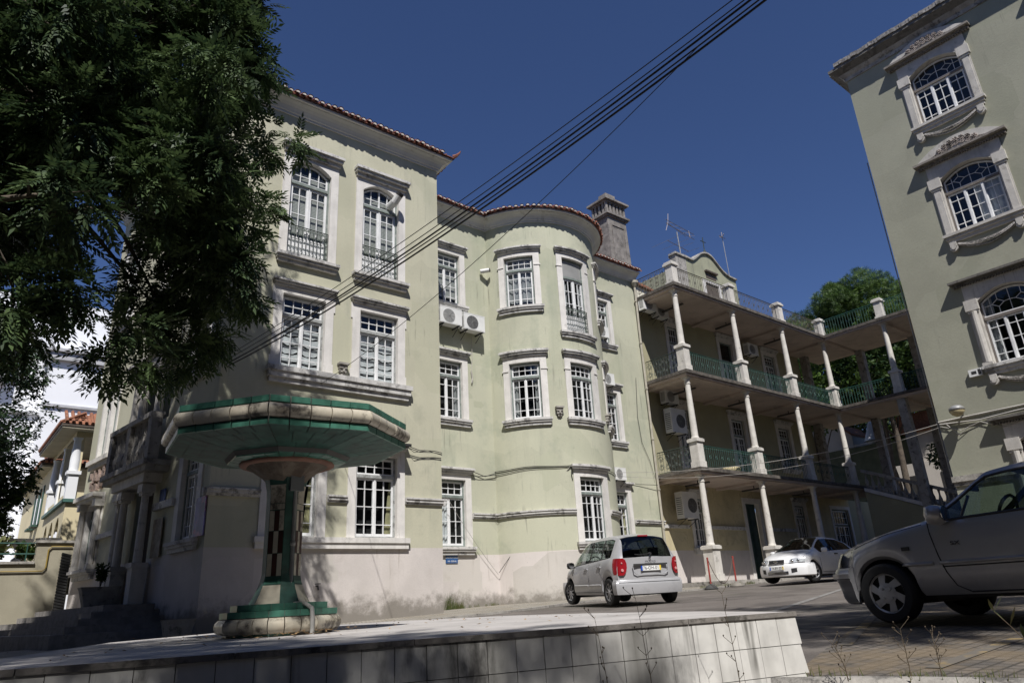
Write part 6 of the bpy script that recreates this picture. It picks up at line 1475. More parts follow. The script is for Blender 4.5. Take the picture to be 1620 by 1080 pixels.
def cloud(name,mat_,parent,blobs,per_m2,tmpl,rng,off,hang=.5,twig=.28,per_tip=6,scale=(.8,1.2),bias=.75):
    P=[];D=[]
    for (x,y,z,r) in blobs:
        n=max(4,int(per_m2*4*r*r/per_tip)); u=rng.normal(size=(n,3)); u/=np.linalg.norm(u,axis=1)[:,None]
        rad=r*(bias+(1-bias)*rng.random(n)**.5*1.25)*rng.choice([1,1,1,.6],n)
        c=np.array([x,y,z])+u*rad[:,None]*np.array([1,1,.85])
        for k in range(per_tip):
            d=u*.6+rng.normal(size=(n,3))*.65; d[:,2]-=hang
            d/=np.linalg.norm(d,axis=1)[:,None]; P.append(c+d*rng.uniform(0,twig,(n,1))*.4+rng.normal(size=(n,3))*twig*.25); D.append(d)
    P=np.concatenate(P);D=np.concatenate(D); n=len(P); X,Y,Z=frames(D,rng); s=rng.uniform(*scale,(n,1,1,1))
    T=tmpl[None]*s
    V=P[:,None,None,:]+T[...,0:1]*X[:,None,None,:]+T[...,1:2]*Y[:,None,None,:]+T[...,2:3]*Z[:,None,None,:]
    V=V.reshape(-1,3); F=np.arange(len(V)).reshape(-1,4); return np_mesh(name,V,F,mat_,parent,off)
def limbs(t,base,top,r0,blobs,parent,rngr,n=26):
    mb=MB(); b=Vector(base); tp=Vector(top); pts=[b.lerp(tp,i/7)+Vector((rngr.uniform(-.12,.12),rngr.uniform(-.12,.12),0))*(i>0) for i in range(8)]
    mb.tube(pts,[r0*(1.25 if i==0 else 1)*(1-.6*i/7) for i in range(8)],10)
    T=mb.build('trunk',bark,parent,smooth=True)
    mb=MB()
    sel=rngr.sample(blobs,min(n,len(blobs)))
    for (x,y,z,r) in sel:
        f=rngr.uniform(.45,1.); i=int(f*6.99); a=pts[i]; e=Vector((x,y,z)); m1=a.lerp(e,.35)+Vector((0,0,.35)); m2=a.lerp(e,.7)+Vector((rngr.uniform(-.3,.3),rngr.uniform(-.3,.3),.2))
        rr=r0*.38*(1-.4*f); mb.tube([a,m1,m2,e],[rr,rr*.7,rr*.4,rr*.12],6)
        for q in range(3):
            w=e+Vector((rngr.uniform(-1,1),rngr.uniform(-1,1),rngr.uniform(-.8,.6)))*r*.9; mb.tube([m2.lerp(e,.5),w],[rr*.22,rr*.06],4)
    mb.build('branches',bark,parent,smooth=True)
rA=random.Random(2)
ashT=compound(5,.36,.13,.050,.7)
tr=thing('ash_tree','huge dark green tree hanging its feathery leaves over the left side of the building','tree',(-2.2,12.3,-.6))
offA=np.array([-2.2,12.3,-.6])
cloud('crown',leafA,tr,BLOBS,150,ashT,np.random.default_rng(5),offA,hang=.35,bias=.6,per_tip=11,twig=.22)
extra=[(-3.6+rA.uniform(-3,2.5),12.5+rA.uniform(-3.5,3.2),rA.uniform(9,16.5),rA.uniform(.8,1.3)) for _ in range(26)]
extra+= [(rA.uniform(-1,3.0),rA.uniform(10.3,14),rA.uniform(14,16.5),rA.uniform(.7,1.1)) for _ in range(16)]
extra+=[(rA.uniform(-3,1.3),rA.uniform(14,18),rA.uniform(10.5,16.5),rA.uniform(.7,1.15)) for _ in range(19)]
cloud('upper_crown',leafA,tr,extra,40,compound(4,.5,.2,.075,.6),np.random.default_rng(6),offA,hang=.5,bias=.5)
limbs(tr,(-2.2,12.3,-.8),(-1.2,12.2,11.5),.38,BLOBS+extra,tr,rA,46)
# unseen trees over the platform and cars; the slim one is added for shade
for nm,base,cen,rad,nb,lab in (('ash_tree',(15.5,-7.0,-.2),(17.5,.6,20.2),1.15,14,'tall slim tree out of view, added so that its crown shades the rear of the white car'),('ash_tree',(-4.2,-2.6,-.7),(-5.0,-3.1,10.2),3.8,46,'tree behind the viewer whose crown shades the platform'),('ash_tree',(8.2,-7.0,-.5),(4.4,-4.1,11.5),2.6,20,'tree behind the viewer whose crown shades the nearest car')):
    rB=random.Random(int(base[0]*10)+90); bl=[]
    while len(bl)<nb:
        p=(rB.uniform(-1,1),rB.uniform(-1,1),rB.uniform(-.6,.6))
        if p[0]**2+p[1]**2<1: bl.append((cen[0]+p[0]*rad,cen[1]+p[1]*rad,cen[2]+p[2]*rad*.8,rB.uniform(.45,.85)))
    t=thing(nm,lab,'tree',base)
    cloud('crown',leafA,t,bl,(60 if cen[2]<15 else 130),compound(4,.45,.17,.06,.6),np.random.default_rng(nb),np.array(base),hang=.5,bias=.5); limbs(t,base,(cen[0],cen[1],cen[2]-.5),.3,bl,t,rB,12)
# generic leafy tree
leafq=np.array([[[0,0,0],[.45,.28,0],[1,0,-.2],[.45,-.28,0]],[[.1,0,.1],[.3,.5,.2],[.2,1,.0],[-.1,.5,.1]],[[.0,0,-.1],[-.3,-.4,.1],[-.1,-.9,-.1],[.15,-.4,-.1]]])
def leafy(label,base,cz,R_,rz,seed,mat_,size=.25,nb=14,per=26,group=None,name='broadleaf_tree',trunk=.25,br=(.28,.45)):
    rr=random.Random(seed); t=thing(name,label,'tree',base,group); bl=[]; c=Vector(base)
    while len(bl)<nb:
        p=Vector((rr.uniform(-1,1),rr.uniform(-1,1),rr.uniform(-1,1)))
        if p.length<1: bl.append((c.x+p.x*R_,c.y+p.y*R_,cz+p.z*rz,R_*rr.uniform(*br)))
    cloud('crown',mat_,t,bl,per,leafq*size,np.random.default_rng(seed),np.array(base),hang=.15,twig=.4,per_tip=4,bias=.7)
    limbs(t,base,(c.x,c.y,cz+rz*.3),trunk,bl,t,rr,10); return t
leafy('loose airy tree at the far left edge in front of the white building',(.95,31.5,1.5),7.9,1.9,2.2,31,leafS,.16,30,80,name='small_tree',trunk=.12)
leafy('dark dense bush filling the lower left edge below the airy tree',(.8,33.5,1.5),4.9,2.0,1.9,32,leafH,.2,26,80,name='dark_bush',trunk=.15)
# stone pine
pine=thing('stone_pine','big rounded green pine standing behind the roof terrace','tree',(62,24.5,5)); rp=random.Random(8); bl=[]
while len(bl)<72:
    p=Vector((rp.uniform(-1,1),rp.uniform(-1,1),rp.uniform(-.75,1)))
    if .35<p.length<1: bl.append((62+p.x*6.6,24.6+p.y*6.6,19.3+p.z*6.3,rp.uniform(.6,1.6)))
needle=[]
for k in range(9):
    a=k*2.4; e=.25+.6*((k*37)%10)/10; d=np.array([math.cos(a)*math.cos(e),math.sin(a)*math.cos(e),math.sin(e)]); w=np.cross(d,[.3,.2,1]); w/=np.linalg.norm(w); needle.append([[0,0,0],d*.5+w*.045,d,d*.5-w*.045])
needle=np.array(needle)[:,:,[2,0,1]]
cloud('crown',leafP,pine,bl,72,needle*.36,np.random.default_rng(3),np.array([62,24.5,5]),hang=-.25,twig=.35,per_tip=4,bias=.8)
cloud('inner_crown',leafP,pine,[(62,24.6,19.3,4.2),(62,24.6,21.5,3.6),(62,22,18,3.5),(62,27.5,18,3.5)],9,leafq*.6,np.random.default_rng(4),np.array([62,24.5,5]),bias=.6)
limbs(pine,(62,24.5,4.5),(62,24.5,20),.3,bl,pine,rp,16)
for i,(x,y,cz,r_,rz,m,lab) in enumerate(((56,33.0,14.6,3.0,1.9,leafH,'dark bushy tree left of the pine, seen through the top gallery'),(55,27.5,14.4,3.0,1.9,leafP,'bright green bushy tree in the middle of the top gallery opening'),(54,22,14.2,3.2,2.2,leafH,'dark tree in shade behind the far gallery pillars'),(53,16.5,13.6,3.4,2.4,leafH,'dark tree right behind the end of the gallery'),(66,36,19,2.5,2.2,leafH,'low dark tree crown just left of the pine'),(76,30,14.5,6.5,5.0,leafH,'wide dark tree rising behind the roofs of the far houses'),(76,20,14.0,6.0,5.0,leafH,'broad dark tree behind the far low house, right of the wide one'),(57,18,8.5,2.2,1.6,leafS,'small bright creeper bush by the far pale house'),(60,30.5,15.8,2.6,1.6,leafH,'dense dark tree between the pine and the far tiled house'))):
    leafy(lab,(x,y,5.0),cz,r_,rz,50+i,m,.36,16,30,'trees behind the galleries',trunk=.2)
# small plants
def plant(label,base,h,n,mat_,seed,size=.05,name='potted_plant',cat='plant',spread=.15,stems=True,lt=None):
    rr=random.Random(seed); t=thing(name,label,cat,base); mb=MB(); b=Vector(base); tips=[]
    for i in range(n):
        a=rr.uniform(0,6.28); e=b+Vector((math.cos(a)*spread*rr.uniform(.2,1),math.sin(a)*spread*rr.uniform(.2,1),h*rr.uniform(.5,1))); m=b.lerp(e,.5)+Vector((0,0,h*.1)); 
        if stems: mb.tube([b,m,e],[.004,.003,.001],3)
        tips+= [(m,e-b),(e,e-b),(b.lerp(e,.75),e-b)]
    if stems: mb.build('stem',mk('dry_stem',(.085,.065,.042),.9,var=.3),t)
    P=np.array([list(p) for p,d in tips]); D=np.array([list(d) for p,d in tips])+np.random.default_rng(seed).normal(size=(len(tips),3))*.1
    X,Y,Z=frames(D,np.random.default_rng(seed)); T=(leafq*size)[None]; V=(P[:,None,None,:]+T[...,0:1]*X[:,None,None,:]+T[...,1:2]*Y[:,None,None,:]+T[...,2:3]*Z[:,None,None,:]).reshape(-1,3); np_mesh('leaves',V,np.arange(len(V)).reshape(-1,4),mat_,t,np.array(base)); return t
plant('dark shrub growing in the stone planter at the entrance',tuple(Vector(ORG[pl.name])+Vector((0,0,.45))),.6,24,leafH,3,.12,name='shrub')
weedm=leafmat('weed_green',(.07,.10,.03),(.16,.15,.06),.6,.2,3)
def stalk(label,base,h,lean,seed,fl=True,leafy_=False):
    rr=random.Random(seed); t=thing('dry_weed',label,'weed',base); mb=MB(); b=Vector(base); pts=[b+Vector((lean[0]*f*f+rr.uniform(-.004,.004),lean[1]*f*f,h*f)) for f in np.linspace(0,1,9)]
    mb.tube(pts,[.0032*(1-.6*i/8) for i in range(9)],4)
    for i in range(2,9):
        for q in range(2 if not leafy_ else 1):
            a=rr.uniform(0,6.28); l=rr.uniform(.02,.06)*(1.6 if not fl else 1); e=pts[i]+Vector((math.cos(a)*l,math.sin(a)*l,l*.9)); 
            if fl: mb.tube([pts[i],e],.0014,3); mb.lathe(e,[(.001,0),(.0035,.003),(.004,.006),(.001,.010)],5)
    mb.build('stem',mk('dry_stem',(.085,.065,.042),.9,var=.3),t)
    if leafy_:
        lm=MB()
        for i in range(1,9):
            for q in range(2):
                a=rr.uniform(0,6.28); d=Vector((math.cos(a)*.6,math.sin(a)*.6,.8)).normalized(); l=rr.uniform(.04,.085); w=Vector((-math.sin(a),math.cos(a),0))*.006; p=pts[i]; lm.quad(tuple(p),tuple(p+d*l*.5+w),tuple(p+d*l),tuple(p+d*l*.5-w))
        lm.build('leaves',weedm,t)
    return t
for i,(b,h,l,lab) in enumerate((((2.62,2.55,-.72),.62,(-.05,.02),'thin knobbly dry stalk standing before the tiled wall, left one of three'),((2.86,2.50,-.72),.70,(-.04,.02),'thin knobbly dry stalk before the tiled wall, middle one of three, below the silver hatchback'),((3.35,2.35,-.68),.66,(-.02,.02),'thin knobbly dry stalk before the tiled wall, right one of three'))): stalk(lab,b,h,l,80+i)
for i,(b,h,l,lab,ly) in enumerate((((3.62,1.92,-.45),.17,(-.05,.02),'short branching dry weed growing at the kerb near the wall corner',0),((3.85,1.72,-.45),.22,(-.01,.0),'short dry weed with pale seed heads at the middle of the kerb',0),((3.95,1.62,-.45),.19,(.04,.02),'short forked dry weed at the kerb below the front wheel',0),((3.05,.86,-.50),.38,(-.12,.12),'tall leafy green weed leaning left across the near car door',1))): stalk(lab,b,h,l,90+i,not ly,bool(ly))
# grass tufts at wall feet (uncountable)
gm=MB(); rr_=random.Random(44)
def tuft(x,y,z,h,n):
    for _ in range(n):
        a=rr_.uniform(0,6.28); px__=x+rr_.gauss(0,.06);py__=y+rr_.gauss(0,.04); hh=h*rr_.uniform(.4,1); w=.006; lean=rr_.uniform(0,.5)*hh
        gm.quad((px__-w,py__,z),(px__+w,py__,z),(px__+math.cos(a)*lean+w*.3,py__+math.sin(a)*lean,z+hh),(px__+math.cos(a)*lean-w*.3,py__+math.sin(a)*lean,z+hh))
for i in range(12): x=rr_.uniform(13.66,14.5); tuft(x,20.45,Tz(x,20.4)+.05,.55 if x<13.95 else .25,16)
for i in range(20): x=rr_.uniform(5.3,24.5); y=17.92 if x<11.9 else 20.45; 
for i in range(26): x=rr_.uniform(22.8,26.5); tuft(x,17.15,Tz(x,17.1)+.02,.14,16)
for i in range(10): x=rr_.uniform(14,15.8); tuft(x,20.45,Tz(x,20.4)+.05,.12,10)
for i in range(14): y=rr_.uniform(1.2,2.3); tuft(3.72+rr_.uniform(0,.1)+(2.3-y)*.2,y,-.46,.05,8)
o=gm.build('grass',weedm); o['kind']='stuff'; o['label']='dry yellow green grass tufts along wall feet and kerbs'; o['category']='grass'
# ================================================================ BACKGROUND LEFT
# garden wall with yellow pipe
rw_=thing('garden_wall','beige garden wall with a yellow pipe along its stepped top, left of the entrance','wall',(0,28.6,0))
beige=mk('stucco_beige',(.36,.33,.25),.9,var=.1,vs=.8,fine=.08,streak=.5,scol=(.22,.2,.15),ssc=1.2,dirt=.5,dcol=(.22,.2,.15),ds=.8,dth=.5,bump=.006)
mb=MB(); mb.extr([(-22,-2),(4.0,-2),(4.0,2.62),(2.95,2.62),(2.95,1.95),(-22,1.95)],28.6,29.0,1); mb.build('wall',beige,rw_)
mb=MB(); mb.box(-22,2.94,28.52,29.05,1.951,2.03); mb.box(2.9,4.0,28.52,29.05,2.621,2.70); mb.build('coping',stoneL,rw_)
mb=MB(); mb.tube([(-22,28.55,1.72),(3.2,28.55,1.72),(3.28,28.55,1.82),(3.28,28.55,2.4),(3.36,28.55,2.5),(3.95,28.55,2.5)],.024,6); mb.build('yellow_pipe',mk('gas_pipe_yellow',(.30,.21,.05),.5,var=.15),rw_)
mb=MB(); 
for z in (2.28,2.62): mb.tube([(-22,28.8,z),(2.95,28.8,z)],.025,5)
for x in (-6,-4,-2,0,1.5,2.7): mb.tube([(x,28.8,2.0),(x,28.8,2.62)],.02,5)
mb.build('green_rail',ironG,rw_)
mb=MB()
for i in range(24):
    z=.1+i*.09; s=10.3; mb.tube([ML(10.35+.0*i,z,.02),ML(10.35,z+.07,.30)],.05,5)
tag(mb.build('dark_hose_bundle',mk('dark_netting',(.03,.03,.03),.8)),'dark ragged strip hanging between the garden wall and the building end','netting')
# yellow house
yh=thing('yellow_house','cream yellow house with tiled roof, white veranda column and round arches','building',(4.46,36,3))
HX,HY=4.46,36.0
creamy=mk('house_cream',(.66,.58,.38),.9,var=.06,vs=.6,fine=.03,streak=.15,scol=(.45,.4,.28),ssc=1)
MH=frame((HX,HY,0),(0,1,0),(-1,0,0)); MHf=frame((HX,HY,0),(1,0,0),(0,-1,0))
ar=[(1.1,2.1),(2.9,3.9),(4.7,5.7)]
holes=[(a,b,3.,4.55) for a,b in ar]+[(.55,2.5,5.45,7.9),(3.1,6.0,5.45,7.9),(8.7,9.6,5.0,7.0),(10.4,11.3,5.0,7.0)]
wall(MH,0,18,2.,8.2,holes).build('side_wall',creamy,yh)
mb=MB(MH)
for a,b in ar: spandrel(mb,a,b,4.05,4.54,4.55,-.25,-.004,10)
for a,b in ar: mb.box(a,b,3.,4.6,-1.2,-1.1)
mb.build('arch_reveal',creamy,yh)
wall(MHf,0,6,2.,8.2,[(.7,2.6,2.6,4.7),(.35,2.7,5.45,7.9)]).build('front_wall',creamy,yh)
mb=MB(MHf); spandrel(mb,.7,2.6,3.7,4.69,4.7,-.25,-.004,12); mb.box(.6,2.7,2.6,4.75,-1.8,-1.7); mb.build('arch_reveal',creamy,yh)
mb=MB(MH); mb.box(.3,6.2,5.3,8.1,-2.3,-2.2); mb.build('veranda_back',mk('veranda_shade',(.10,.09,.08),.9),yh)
mb=MB(MH); mb.box(-.12,6.4,5.0,5.14,-.1,.14); mb.build('green_moulding',mk('green_trim',(.05,.13,.11),.6),yh); mb=MB(MHf); mb.box(-.14,6,5.0,5.14,-.1,.14); mb.build('green_moulding',mk('green_trim',(.05,.13,.11),.6),yh)
for (x,y) in ((HX+.12,HY+.12),(HX+.12,HY+2.8),(HX+.12,HY+5.9),(HX+1.9,HY+.12)):
    mb=MB(); mb.box(x-.2,x+.2,y-.2,y+.2,5.14,6.3); mb.box(x-.27,x+.27,y-.27,y+.27,6.2,6.35); mb.lathe((x,y,6.35),[(.20,0),(.21,.5),(.16,1.35),(.20,1.42),(.22,1.5)],14); mb.build('veranda_column',white,yh,smooth=True,angle=35)
mb=MB(MH)
for u0 in (8.6,10.3): mb.box(u0-.05,u0+1.1,4.9,5.0,0,.3); mb.box(u0-.35,u0,5.0,7.0,0,.06); mb.box(u0+1.0,u0+1.35,5.0,7.0,0,.06)
mb.build('shutter',mk('green_shutter',(.03,.08,.06),.6),yh)
mb=MB(MH); mb.box(8.7,9.6,5,7,-.3,-.25); mb.box(10.4,11.3,5,7,-.3,-.25); mb.build('window',room,yh)
soff=mk('soffit_cream',(.5,.46,.36),.9)
def hroof(x0,x1,y0,y1,z,rise,par):
    mb=MB(); mb.box(x0,x1,y0,y1,z-.08,z); mb.build('soffit',soff,par)
    mb=MB(); mb.box(x0-.04,x1,y0-.04,y1,z,z+.12); mb.build('fascia',doorB,par)
    mb=MB(); xm=(x0+x1)/2; 
    o=mb.addv([(x0-.06,y0-.06,z+.12),(x1,y0-.06,z+.12),(x1,y1,z+.12),(x0-.06,y1,z+.12),(xm,y0+2.5,z+rise),(xm,y1-2,z+rise)]); mb.addf([(0,1,4),(1,2,5,4),(2,3,5),(3,0,4,5)],o)
    k=int((y1-y0)/.24)
    for i in range(k): y=y0+(y1-y0)*(i+.5)/k; mb.tube([(x0-.1,y,z+.17),(x0+.8,y,z+.17+rise*.8/(xm-x0))],.075,6)
    k=int((x1-x0)/.24)
    for i in range(k): x=x0+(x1-x0)*(i+.5)/k; mb.tube([(x,y0-.1,z+.17),(x,y0+.8,z+.17+rise*.3)],.075,6)
    mb.build('roof',tile2,par)
hroof(HX-.65,HX+6.5,HY-.6,HY+6.6,8.2,2.2,yh); hroof(HX-.45,HX+6,HY+6.7,HY+18,7.75,2.0,yh)
# urns and plants on the garden terrace
for i,(x,y,lb) in enumerate(((3.75,33.2,'white stone urn bowl on the garden terrace beside the big arch'),(2.9,33.6,'white stone urn bowl, left of the pair on the garden terrace'))):
    t=thing('garden_urn',lb,'urn',(x,y,2.3)); mb=MB(); mb.lathe((x,y,2.3),[(.22,0),(.22,.15),(.1,.25),(.09,.5),(.3,.62),(.42,.85),(.45,.9),(.38,.9)],16); mb.build('bowl',white,t,smooth=True,angle=40)
mb=MB(); mb.box(-22,4.2,29,36,1.0,2.0); struct(mb.build('garden_terrace',mk('garden_soil',(.12,.10,.07),.95)))
plant('spiky light green agave behind the green rail',(1.95,30.2,2.0),.85,26,weedm,7,.28,name='agave',spread=.5); plant('dark spiky agave right of the light green one',(2.85,30.4,2.0),.7,22,leafH,8,.24,name='agave',spread=.4)
plant('flowering grey bush at the far left behind the green rail',(.4,30.6,2.0),1.3,46,leafS,9,.22,name='bush',spread=.9); plant('yellow green potted bush at the foot of the garden wall',(1.75,27.0,-.5),.85,60,weedm,10,.16,name='bush',spread=.5)
# white tall building
wbld=thing('white_building','plain white tall building far left with thin ledges','building',(5,62,3))
mb=MB(); mb.box(-30,16,62,80,0,24.3); mb.build('wall',white,wbld)
mb=MB(); mb.box(5.0,16,60.4,62,0,18.9); mb.build('lower_block',white,wbld)
mb=MB(); mb.box(4.7,16,60.0,62,18.9,19.5); mb.box(4.5,16,59.8,62,19.5,19.75); mb.box(-30,16,61.7,62,14.9,15.1); mb.box(5,16,60.2,60.4,15.3,15.5); mb.build('ledge',mk('grey_ledge',(.45,.45,.46),.7),wbld)
mb=MB(); mb.box(-30,2.6,61,62,17,22); mb.build('grey_band',mk('grey_ledge',(.45,.45,.46),.7),wbld)
# ================================================================ BACKGROUND RIGHT
h1=thing('far_house','pale stepped gable house with tiled roof edge seen under the middle gallery','building',(66,33,5))
pale=mk('pale_render',(.50,.46,.41),.9,var=.06,vs=.8)
mb=MB(); mb.extr([(30.0,4),(37.5,4),(37.5,12.5),(36.5,13.7),(34,14.4),(31,13.9),(30,12.9)],66,72,0); mb.build('wall',pale,h1)
mb=MB(); mb.extr([(37.6,12.5),(36.5,13.75),(34,14.45),(31,13.95),(29.9,12.9),(29.9,13.1),(31,14.15),(34,14.7),(36.6,13.95),(37.7,12.7)],65.7,72,0); mb.build('roof_edge',tile2,h1)
mb=MB(); mb.lathe((65.95,33.7,12.4),[(.45,-.03),(.45,.03)],14,Matrix.Rotation(R(90),3,'Y')); mb.box(65.9,66,30.3,36.8,11.3,11.6); mb.build('round_window',doorB,h1)
mb=MB(); mb.box(64,72,24.5,32,4,11.4); tag(mb.build('far_wall',mk('dark_green_wall',(.10,.11,.07),.9,var=.2)),'dark green blank wall between the far houses','wall')
t=thing('turret','small white turret with a pointed cone roof between the far houses','turret',(66.5,28.3,11)); mb=MB(); mb.lathe((66.5,28.3,11),[(.55,0),(.55,1.0),(.7,1.1)],12); mb.build('drum',pale,t,smooth=True,angle=30); mb=MB(); mb.lathe((66.5,28.3,12.1),[(.85,0),(.8,.05),(.02,2.1)],14); mb.build('cone_roof',white,t,smooth=True,angle=30)
h2=thing('far_house','pale low house with dark window openings and orange roof strip behind the far pillars','building',(63,21,5))
mb=MB(); mb.box(63,70,15,26.2,4,9.0); mb.box(63.2,70,16,24.2,9.0,11.5); mb.build('wall',pale,h2); mb=MB(); 
for y in (24.0,21.0,18.3): mb.box(62.95,63.0,y,y+1.2,5.8,8.0)
for y in (20.5,17.5): mb.box(63.1,63.2,y,y+1.6,9.6,11.0)
mb.build('window',room,h2); mb=MB(); mb.box(62.8,70,15.8,24.4,11.5,11.7); mb.box(64,70,20.5,25,11.7,13.3); mb.build('roof',tile2,h2)
t=thing('garden_parasol_frame','pale post with a small roof among the far plants','gazebo',(58,31,4.6)); mb=MB()
for y in (30.2,32.2): mb.tube([(58,y,4.6),(58,y,11.6)],.09,8)
mb.box(57.8,58.2,29.9,32.6,11.6,11.8); mb.build('frame',white,t)
tb=thing('terrace_table','pale round basket on the first gallery floor behind the railing','basket',(29.3,19.3,4.97)); mb=MB(); mb.lathe((29.3,19.3,4.97),[(.28,0),(.42,.25),(.46,.38),(.40,.42)],14); mb.build('bowl',mk('wicker',(.5,.42,.25),.8,var=.3,vs=20),tb,smooth=True)
# ================================================================ CABLES
def cable(name,a,b,sag,r,m,label,group=None,n=24):
    a=Vector(a);b=Vector(b); pts=[]
    for i in range(n+1): t_=i/n; p=a.lerp(b,t_); p.z-=sag*4*t_*(1-t_); pts.append(tuple(p))
    mb=MB(); mb.tube(pts,r,5); return tag(mb.build(name,m),label,'cable',group)
g_='overhead cables crossing the sky'
dd=Vector((2.21,1,2.21))
def far(px,yy,dz=0.): v=dd*yy; return v+Vector((px,0,dz))
for (a,off,dz,sag,r,lab) in (((5.35,17.95,6.12),0,0,.38,.017,'thick twisted overhead cable, lowest and heaviest strand of the bundle across the sky'),((5.32,17.95,6.2),-.03,.04,.375,.012,'overhead cable just above the heaviest strand in the bundle'),
    ((5.25,17.95,6.12),-.10,.05,.33,.016,'second thick overhead cable, running above the heaviest one'),((5.22,17.95,6.22),-.13,.08,.31,.009,'thin overhead wire between the two thick cables'),((5.2,17.95,6.3),-.22,.10,.25,.008,'thin topmost overhead wire of the bundle')):
    q=far(off,3.2,dz); d_=(q-Vector(a)).normalized(); cable('overhead_cable',a,q+d_*1.2,sag,r,cablem,lab,g_)
cable('overhead_cable',(7.9,17.95,6.0),Vector((1.75*4.2,4.2,1.74*4.2)),.35,.007,cablem,'single slack wire running from the net curtain window up to the bundle')
mb=MB()
for d in (0,.05): mb.tube([(10.7,17.85,4.42+d),(11.1,17.87,4.33+d),(11.6,17.88,4.36+d),(11.92,17.9,4.33+d)],.012,4)
mb.tube([(10.6,17.9,4.5),(10.9,17.85,4.30),(11.4,17.88,4.40),(11.92,17.9,4.31)],.01,4)
tag(mb.build('wall_cable',cablem),'tangled black cable from the floodlight to the building corner','cable')
mb=MB(); arc2=[MBAY(a,4.52-.02*math.sin(a*9),.03) for a in np.linspace(-a1,ab[1]-hw-.3*kb,14)]
mb.tube([(12.0,20.5,4.33),(13.3,20.5,4.50),(14.9,20.48,4.46),(15.5,20.48,4.30),(16.02,20.45,4.45)]+arc2,.014,4); mb.tube([(13.0,20.5,4.5),(15.2,20.48,4.28),(16.02,20.45,4.38)]+[(p[0],p[1],p[2]-.13+.09*i/13) for i,p in enumerate(arc2)],.012,4)
mb.tube([MBAY(ab[1]-hw-.3*kb,4.5,.04),MBAY(ab[1]-hw-.33*kb,4.2,.03),MBAY(ab[1]-hw-.3*kb,4.0,.02)],.02,4); mb.tube([MBAY(a,4.45,.03) for a in np.linspace(ab[1]+hw+.3*kb,R(70),10)]+[(22.4,20.5,4.6),(24,20.5,4.5),(25.1,20.4,4.52)],.012,4)
tag(mb.build('wall_cable',cablem),'two black cables looping along the recessed wall and round the bay','cable')
cable('slack_wire',MBAY(ab[1]-hw-.34*kb,4.48,.05),(15.9,20.4,.95),.0,.010,cablem,'straight thin wire running diagonally down the bay to the corner of the dado')
cable('slack_wire',MBAY(ab[1]-hw-.36*kb,4.50,.06),(15.75,20.45,2.98),.45,.008,cableL,'pale slack cord curving down across the bay above the ledge')
cable('slack_wire',(13.66,20.35,3.55),(15.9,20.45,.9),.10,.008,cableL,'thin wire crossing the ground floor recessed window down to the dado corner')
cable('service_cable',(26,8.83,4.86),MBAY(R(40),4.55,.05),.45,.009,cableL,'upper one of two pale cables running from the right building to the bay'); cable('service_cable',(26,8.83,4.74),MBAY(R(42),4.42,.05),.62,.007,cableL,'lower one of two pale cables running from the right building to the bay')
mb=MB(); mb.tube([(25.95,8.8,4.82),(25.95,7.6,4.72),(25.95,6.6,4.78),(25.94,4.6,4.83),(25.94,0,4.85)],.025,5); mb.tube([(25.95,8.8,4.75),(25.95,8.2,4.5),(25.95,7.6,4.66),(25.95,7.0,4.35),(25.95,5.5,4.6)],.012,4); mb.tube([(25.94,8.6,4.8),(25.94,8.3,4.35),(25.94,7.9,4.6)],.012,4)
mb.tube([(25.96,8.83,4.9),(25.96,4,4.93),(25.96,0,4.94)],.03,4); tag(mb.build('wall_cable',cableL),'pale and tangled cables clipped along the right building under the lamp','cable')
mb=MB(); mb.tube([(15.1,20.47,9.7),(15.12,20.5,8.9),(15.05,20.5,8.2),(15.1,20.5,7.9)],.012,4); mb.tube([(15.05,20.5,8.3),(15.1,20.49,8.0),(15.06,20.5,7.8)],.03,4); tag(mb.build('wall_cable',cableL),'short cable end dangling below the right air conditioner of the pair','cable')
mb=MB(); mb.tube([(24.6,20.5,9.5),(24.4,20.5,7.6),(24.5,20.5,6.4),(24.9,20.5,5.6),(25.05,20.45,4.8)],.012,4); tag(mb.build('wall_cable',cablem),'black cable curving down beside the drain pipe','cable')
# thin cross pole seen at the corner of the right building
mb=MB(); mb.tube([(26.2,8.95,15.4),(26.2,8.95,3.0)],.02,5); tag(mb.build('thin_pipe',metalG),'thin dark rod running up the corner of the right building','pipe')
# ================================================================ CAMERA, LIGHT
cam=bpy.data.cameras.new('camera'); co=bpy.data.objects.new('camera',cam); COL.objects.link(co)
F_,yaw,pit,rol=1107.3982744470425,0.6968106162293148,0.3541271793479388,-0.055138631513050686
f=Vector((math.sin(yaw)*math.cos(pit),math.cos(yaw)*math.cos(pit),math.sin(pit))); r=Vector((math.cos(yaw),-math.sin(yaw),0)); u=r.cross(f)
c_,s_=math.cos(rol),math.sin(rol); r2=r*c_+u*s_; u2=-r*s_+u*c_
M4=Matrix(((r2.x,u2.x,-f.x,0),(r2.y,u2.y,-f.y,0),(r2.z,u2.z,-f.z,0),(0,0,0,1))); co.matrix_world=M4
cam.sensor_width=36; cam.lens=F_/1620*36; cam.clip_end=2000; cam.clip_start=.05
sc.camera=co
sund=Vector((.6,1,-1.5)).normalized()
sl=bpy.data.lights.new('sun','SUN'); sl.energy=5.0; sl.angle=R(.53); sl.color=(1,.97,.93); so=bpy.data.objects.new('sun',sl); COL.objects.link(so); so.rotation_euler=sund.to_track_quat('-Z','Y').to_euler(); so.location=(-10,-20,40)
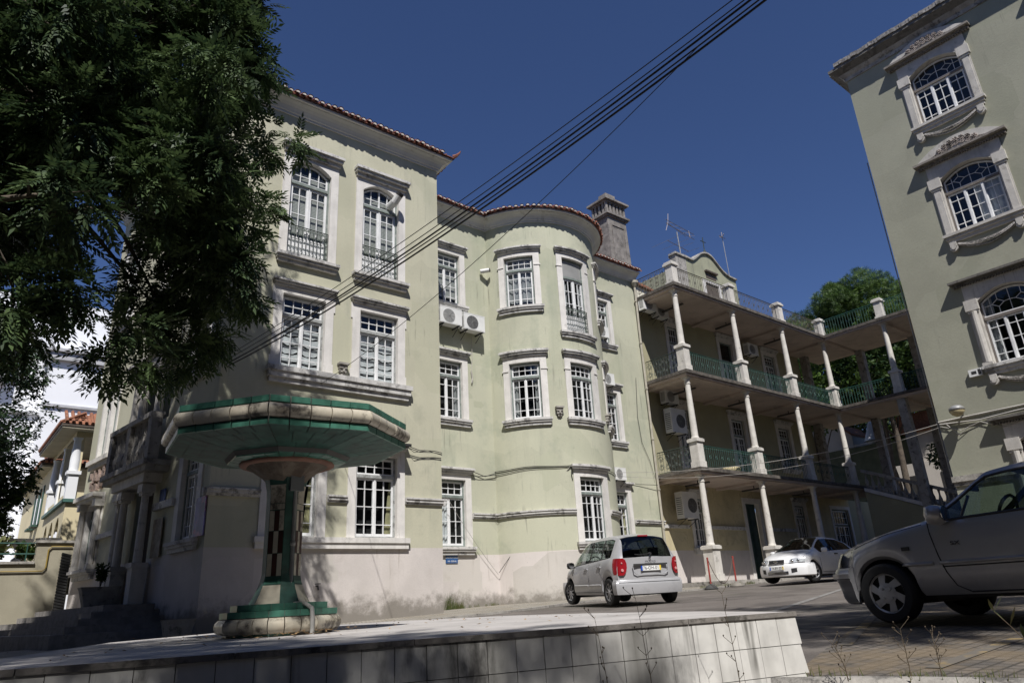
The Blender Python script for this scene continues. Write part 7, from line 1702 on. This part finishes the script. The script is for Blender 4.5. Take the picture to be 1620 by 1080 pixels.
elev=math.asin(-sund.z); az=math.atan2(-sund.x,-sund.y) # from +Y towards +X
w=bpy.data.worlds.new('World'); sc.world=w; w.use_nodes=True; t=w.node_tree; t.nodes.clear()
sky=t.nodes.new('ShaderNodeTexSky'); sky.sky_type='NISHITA'; sky.sun_disc=False; sky.sun_elevation=elev; sky.sun_rotation=az; sky.air_density=.9; sky.dust_density=.1; sky.ozone_density=3; sky.altitude=200
bg=t.nodes.new('ShaderNodeBackground'); bg.inputs['Strength'].default_value=.05; ou=t.nodes.new('ShaderNodeOutputWorld'); hs=t.nodes.new('ShaderNodeMix'); hs.data_type='RGBA'; hs.blend_type='MULTIPLY'; hs.inputs['Factor'].default_value=1; hs.inputs[7].default_value=(1.0,1.12,1.5,1); t.links.new(sky.outputs[0],hs.inputs[6]); t.links.new(hs.outputs[2],bg.inputs[0]); t.links.new(bg.outputs[0],ou.inputs[0])
sc.view_settings.view_transform='Standard'; sc.view_settings.look='None'; sc.view_settings.exposure=.12; sc.view_settings.gamma=1
sc.render.engine='CYCLES'

# ---- unseen blocks added behind and left of the viewer to cut sky light
sd=mk('sky_block_render',(.20,.19,.16),.9,var=.15,vs=.5)
for nm,x0,x1,y0,y1,h,lab in (('sky_block_building',-34,44,-26,-17,22,'long plain block added unseen behind the viewer to cut the sky light'),('sky_block_building',-26,-13,-17,30,20,'plain block added unseen on the far left to cut the sky light')):
    sb=thing(nm,lab,'building',((x0+x1)/2,(y0+y1)/2,-1)); mb=MB(); mb.box(x0,x1,y0,y1,-2,h); mb.build('wall',sd,sb); mb=MB(); mb.box(x0-.5,x1+.5,y0-.5,y1+.5,h,h+.35); mb.build('roof',tile,sb)
    for k in range(18):
        for z in (1.0,4.4,7.8,11.2,14.6,17.6):
            if z+1.8>h: continue
            mb=MB()
            if y1<0: x=x0+2+k*4.2; mb.box(x,x+1.2,y1,y1+.04,z,z+1.8)
            else: y=y0+1.5+k*2.55; mb.box(x1,x1+.04,y,y+1.1,z,z+1.8)
            mb.build('window',room,sb)
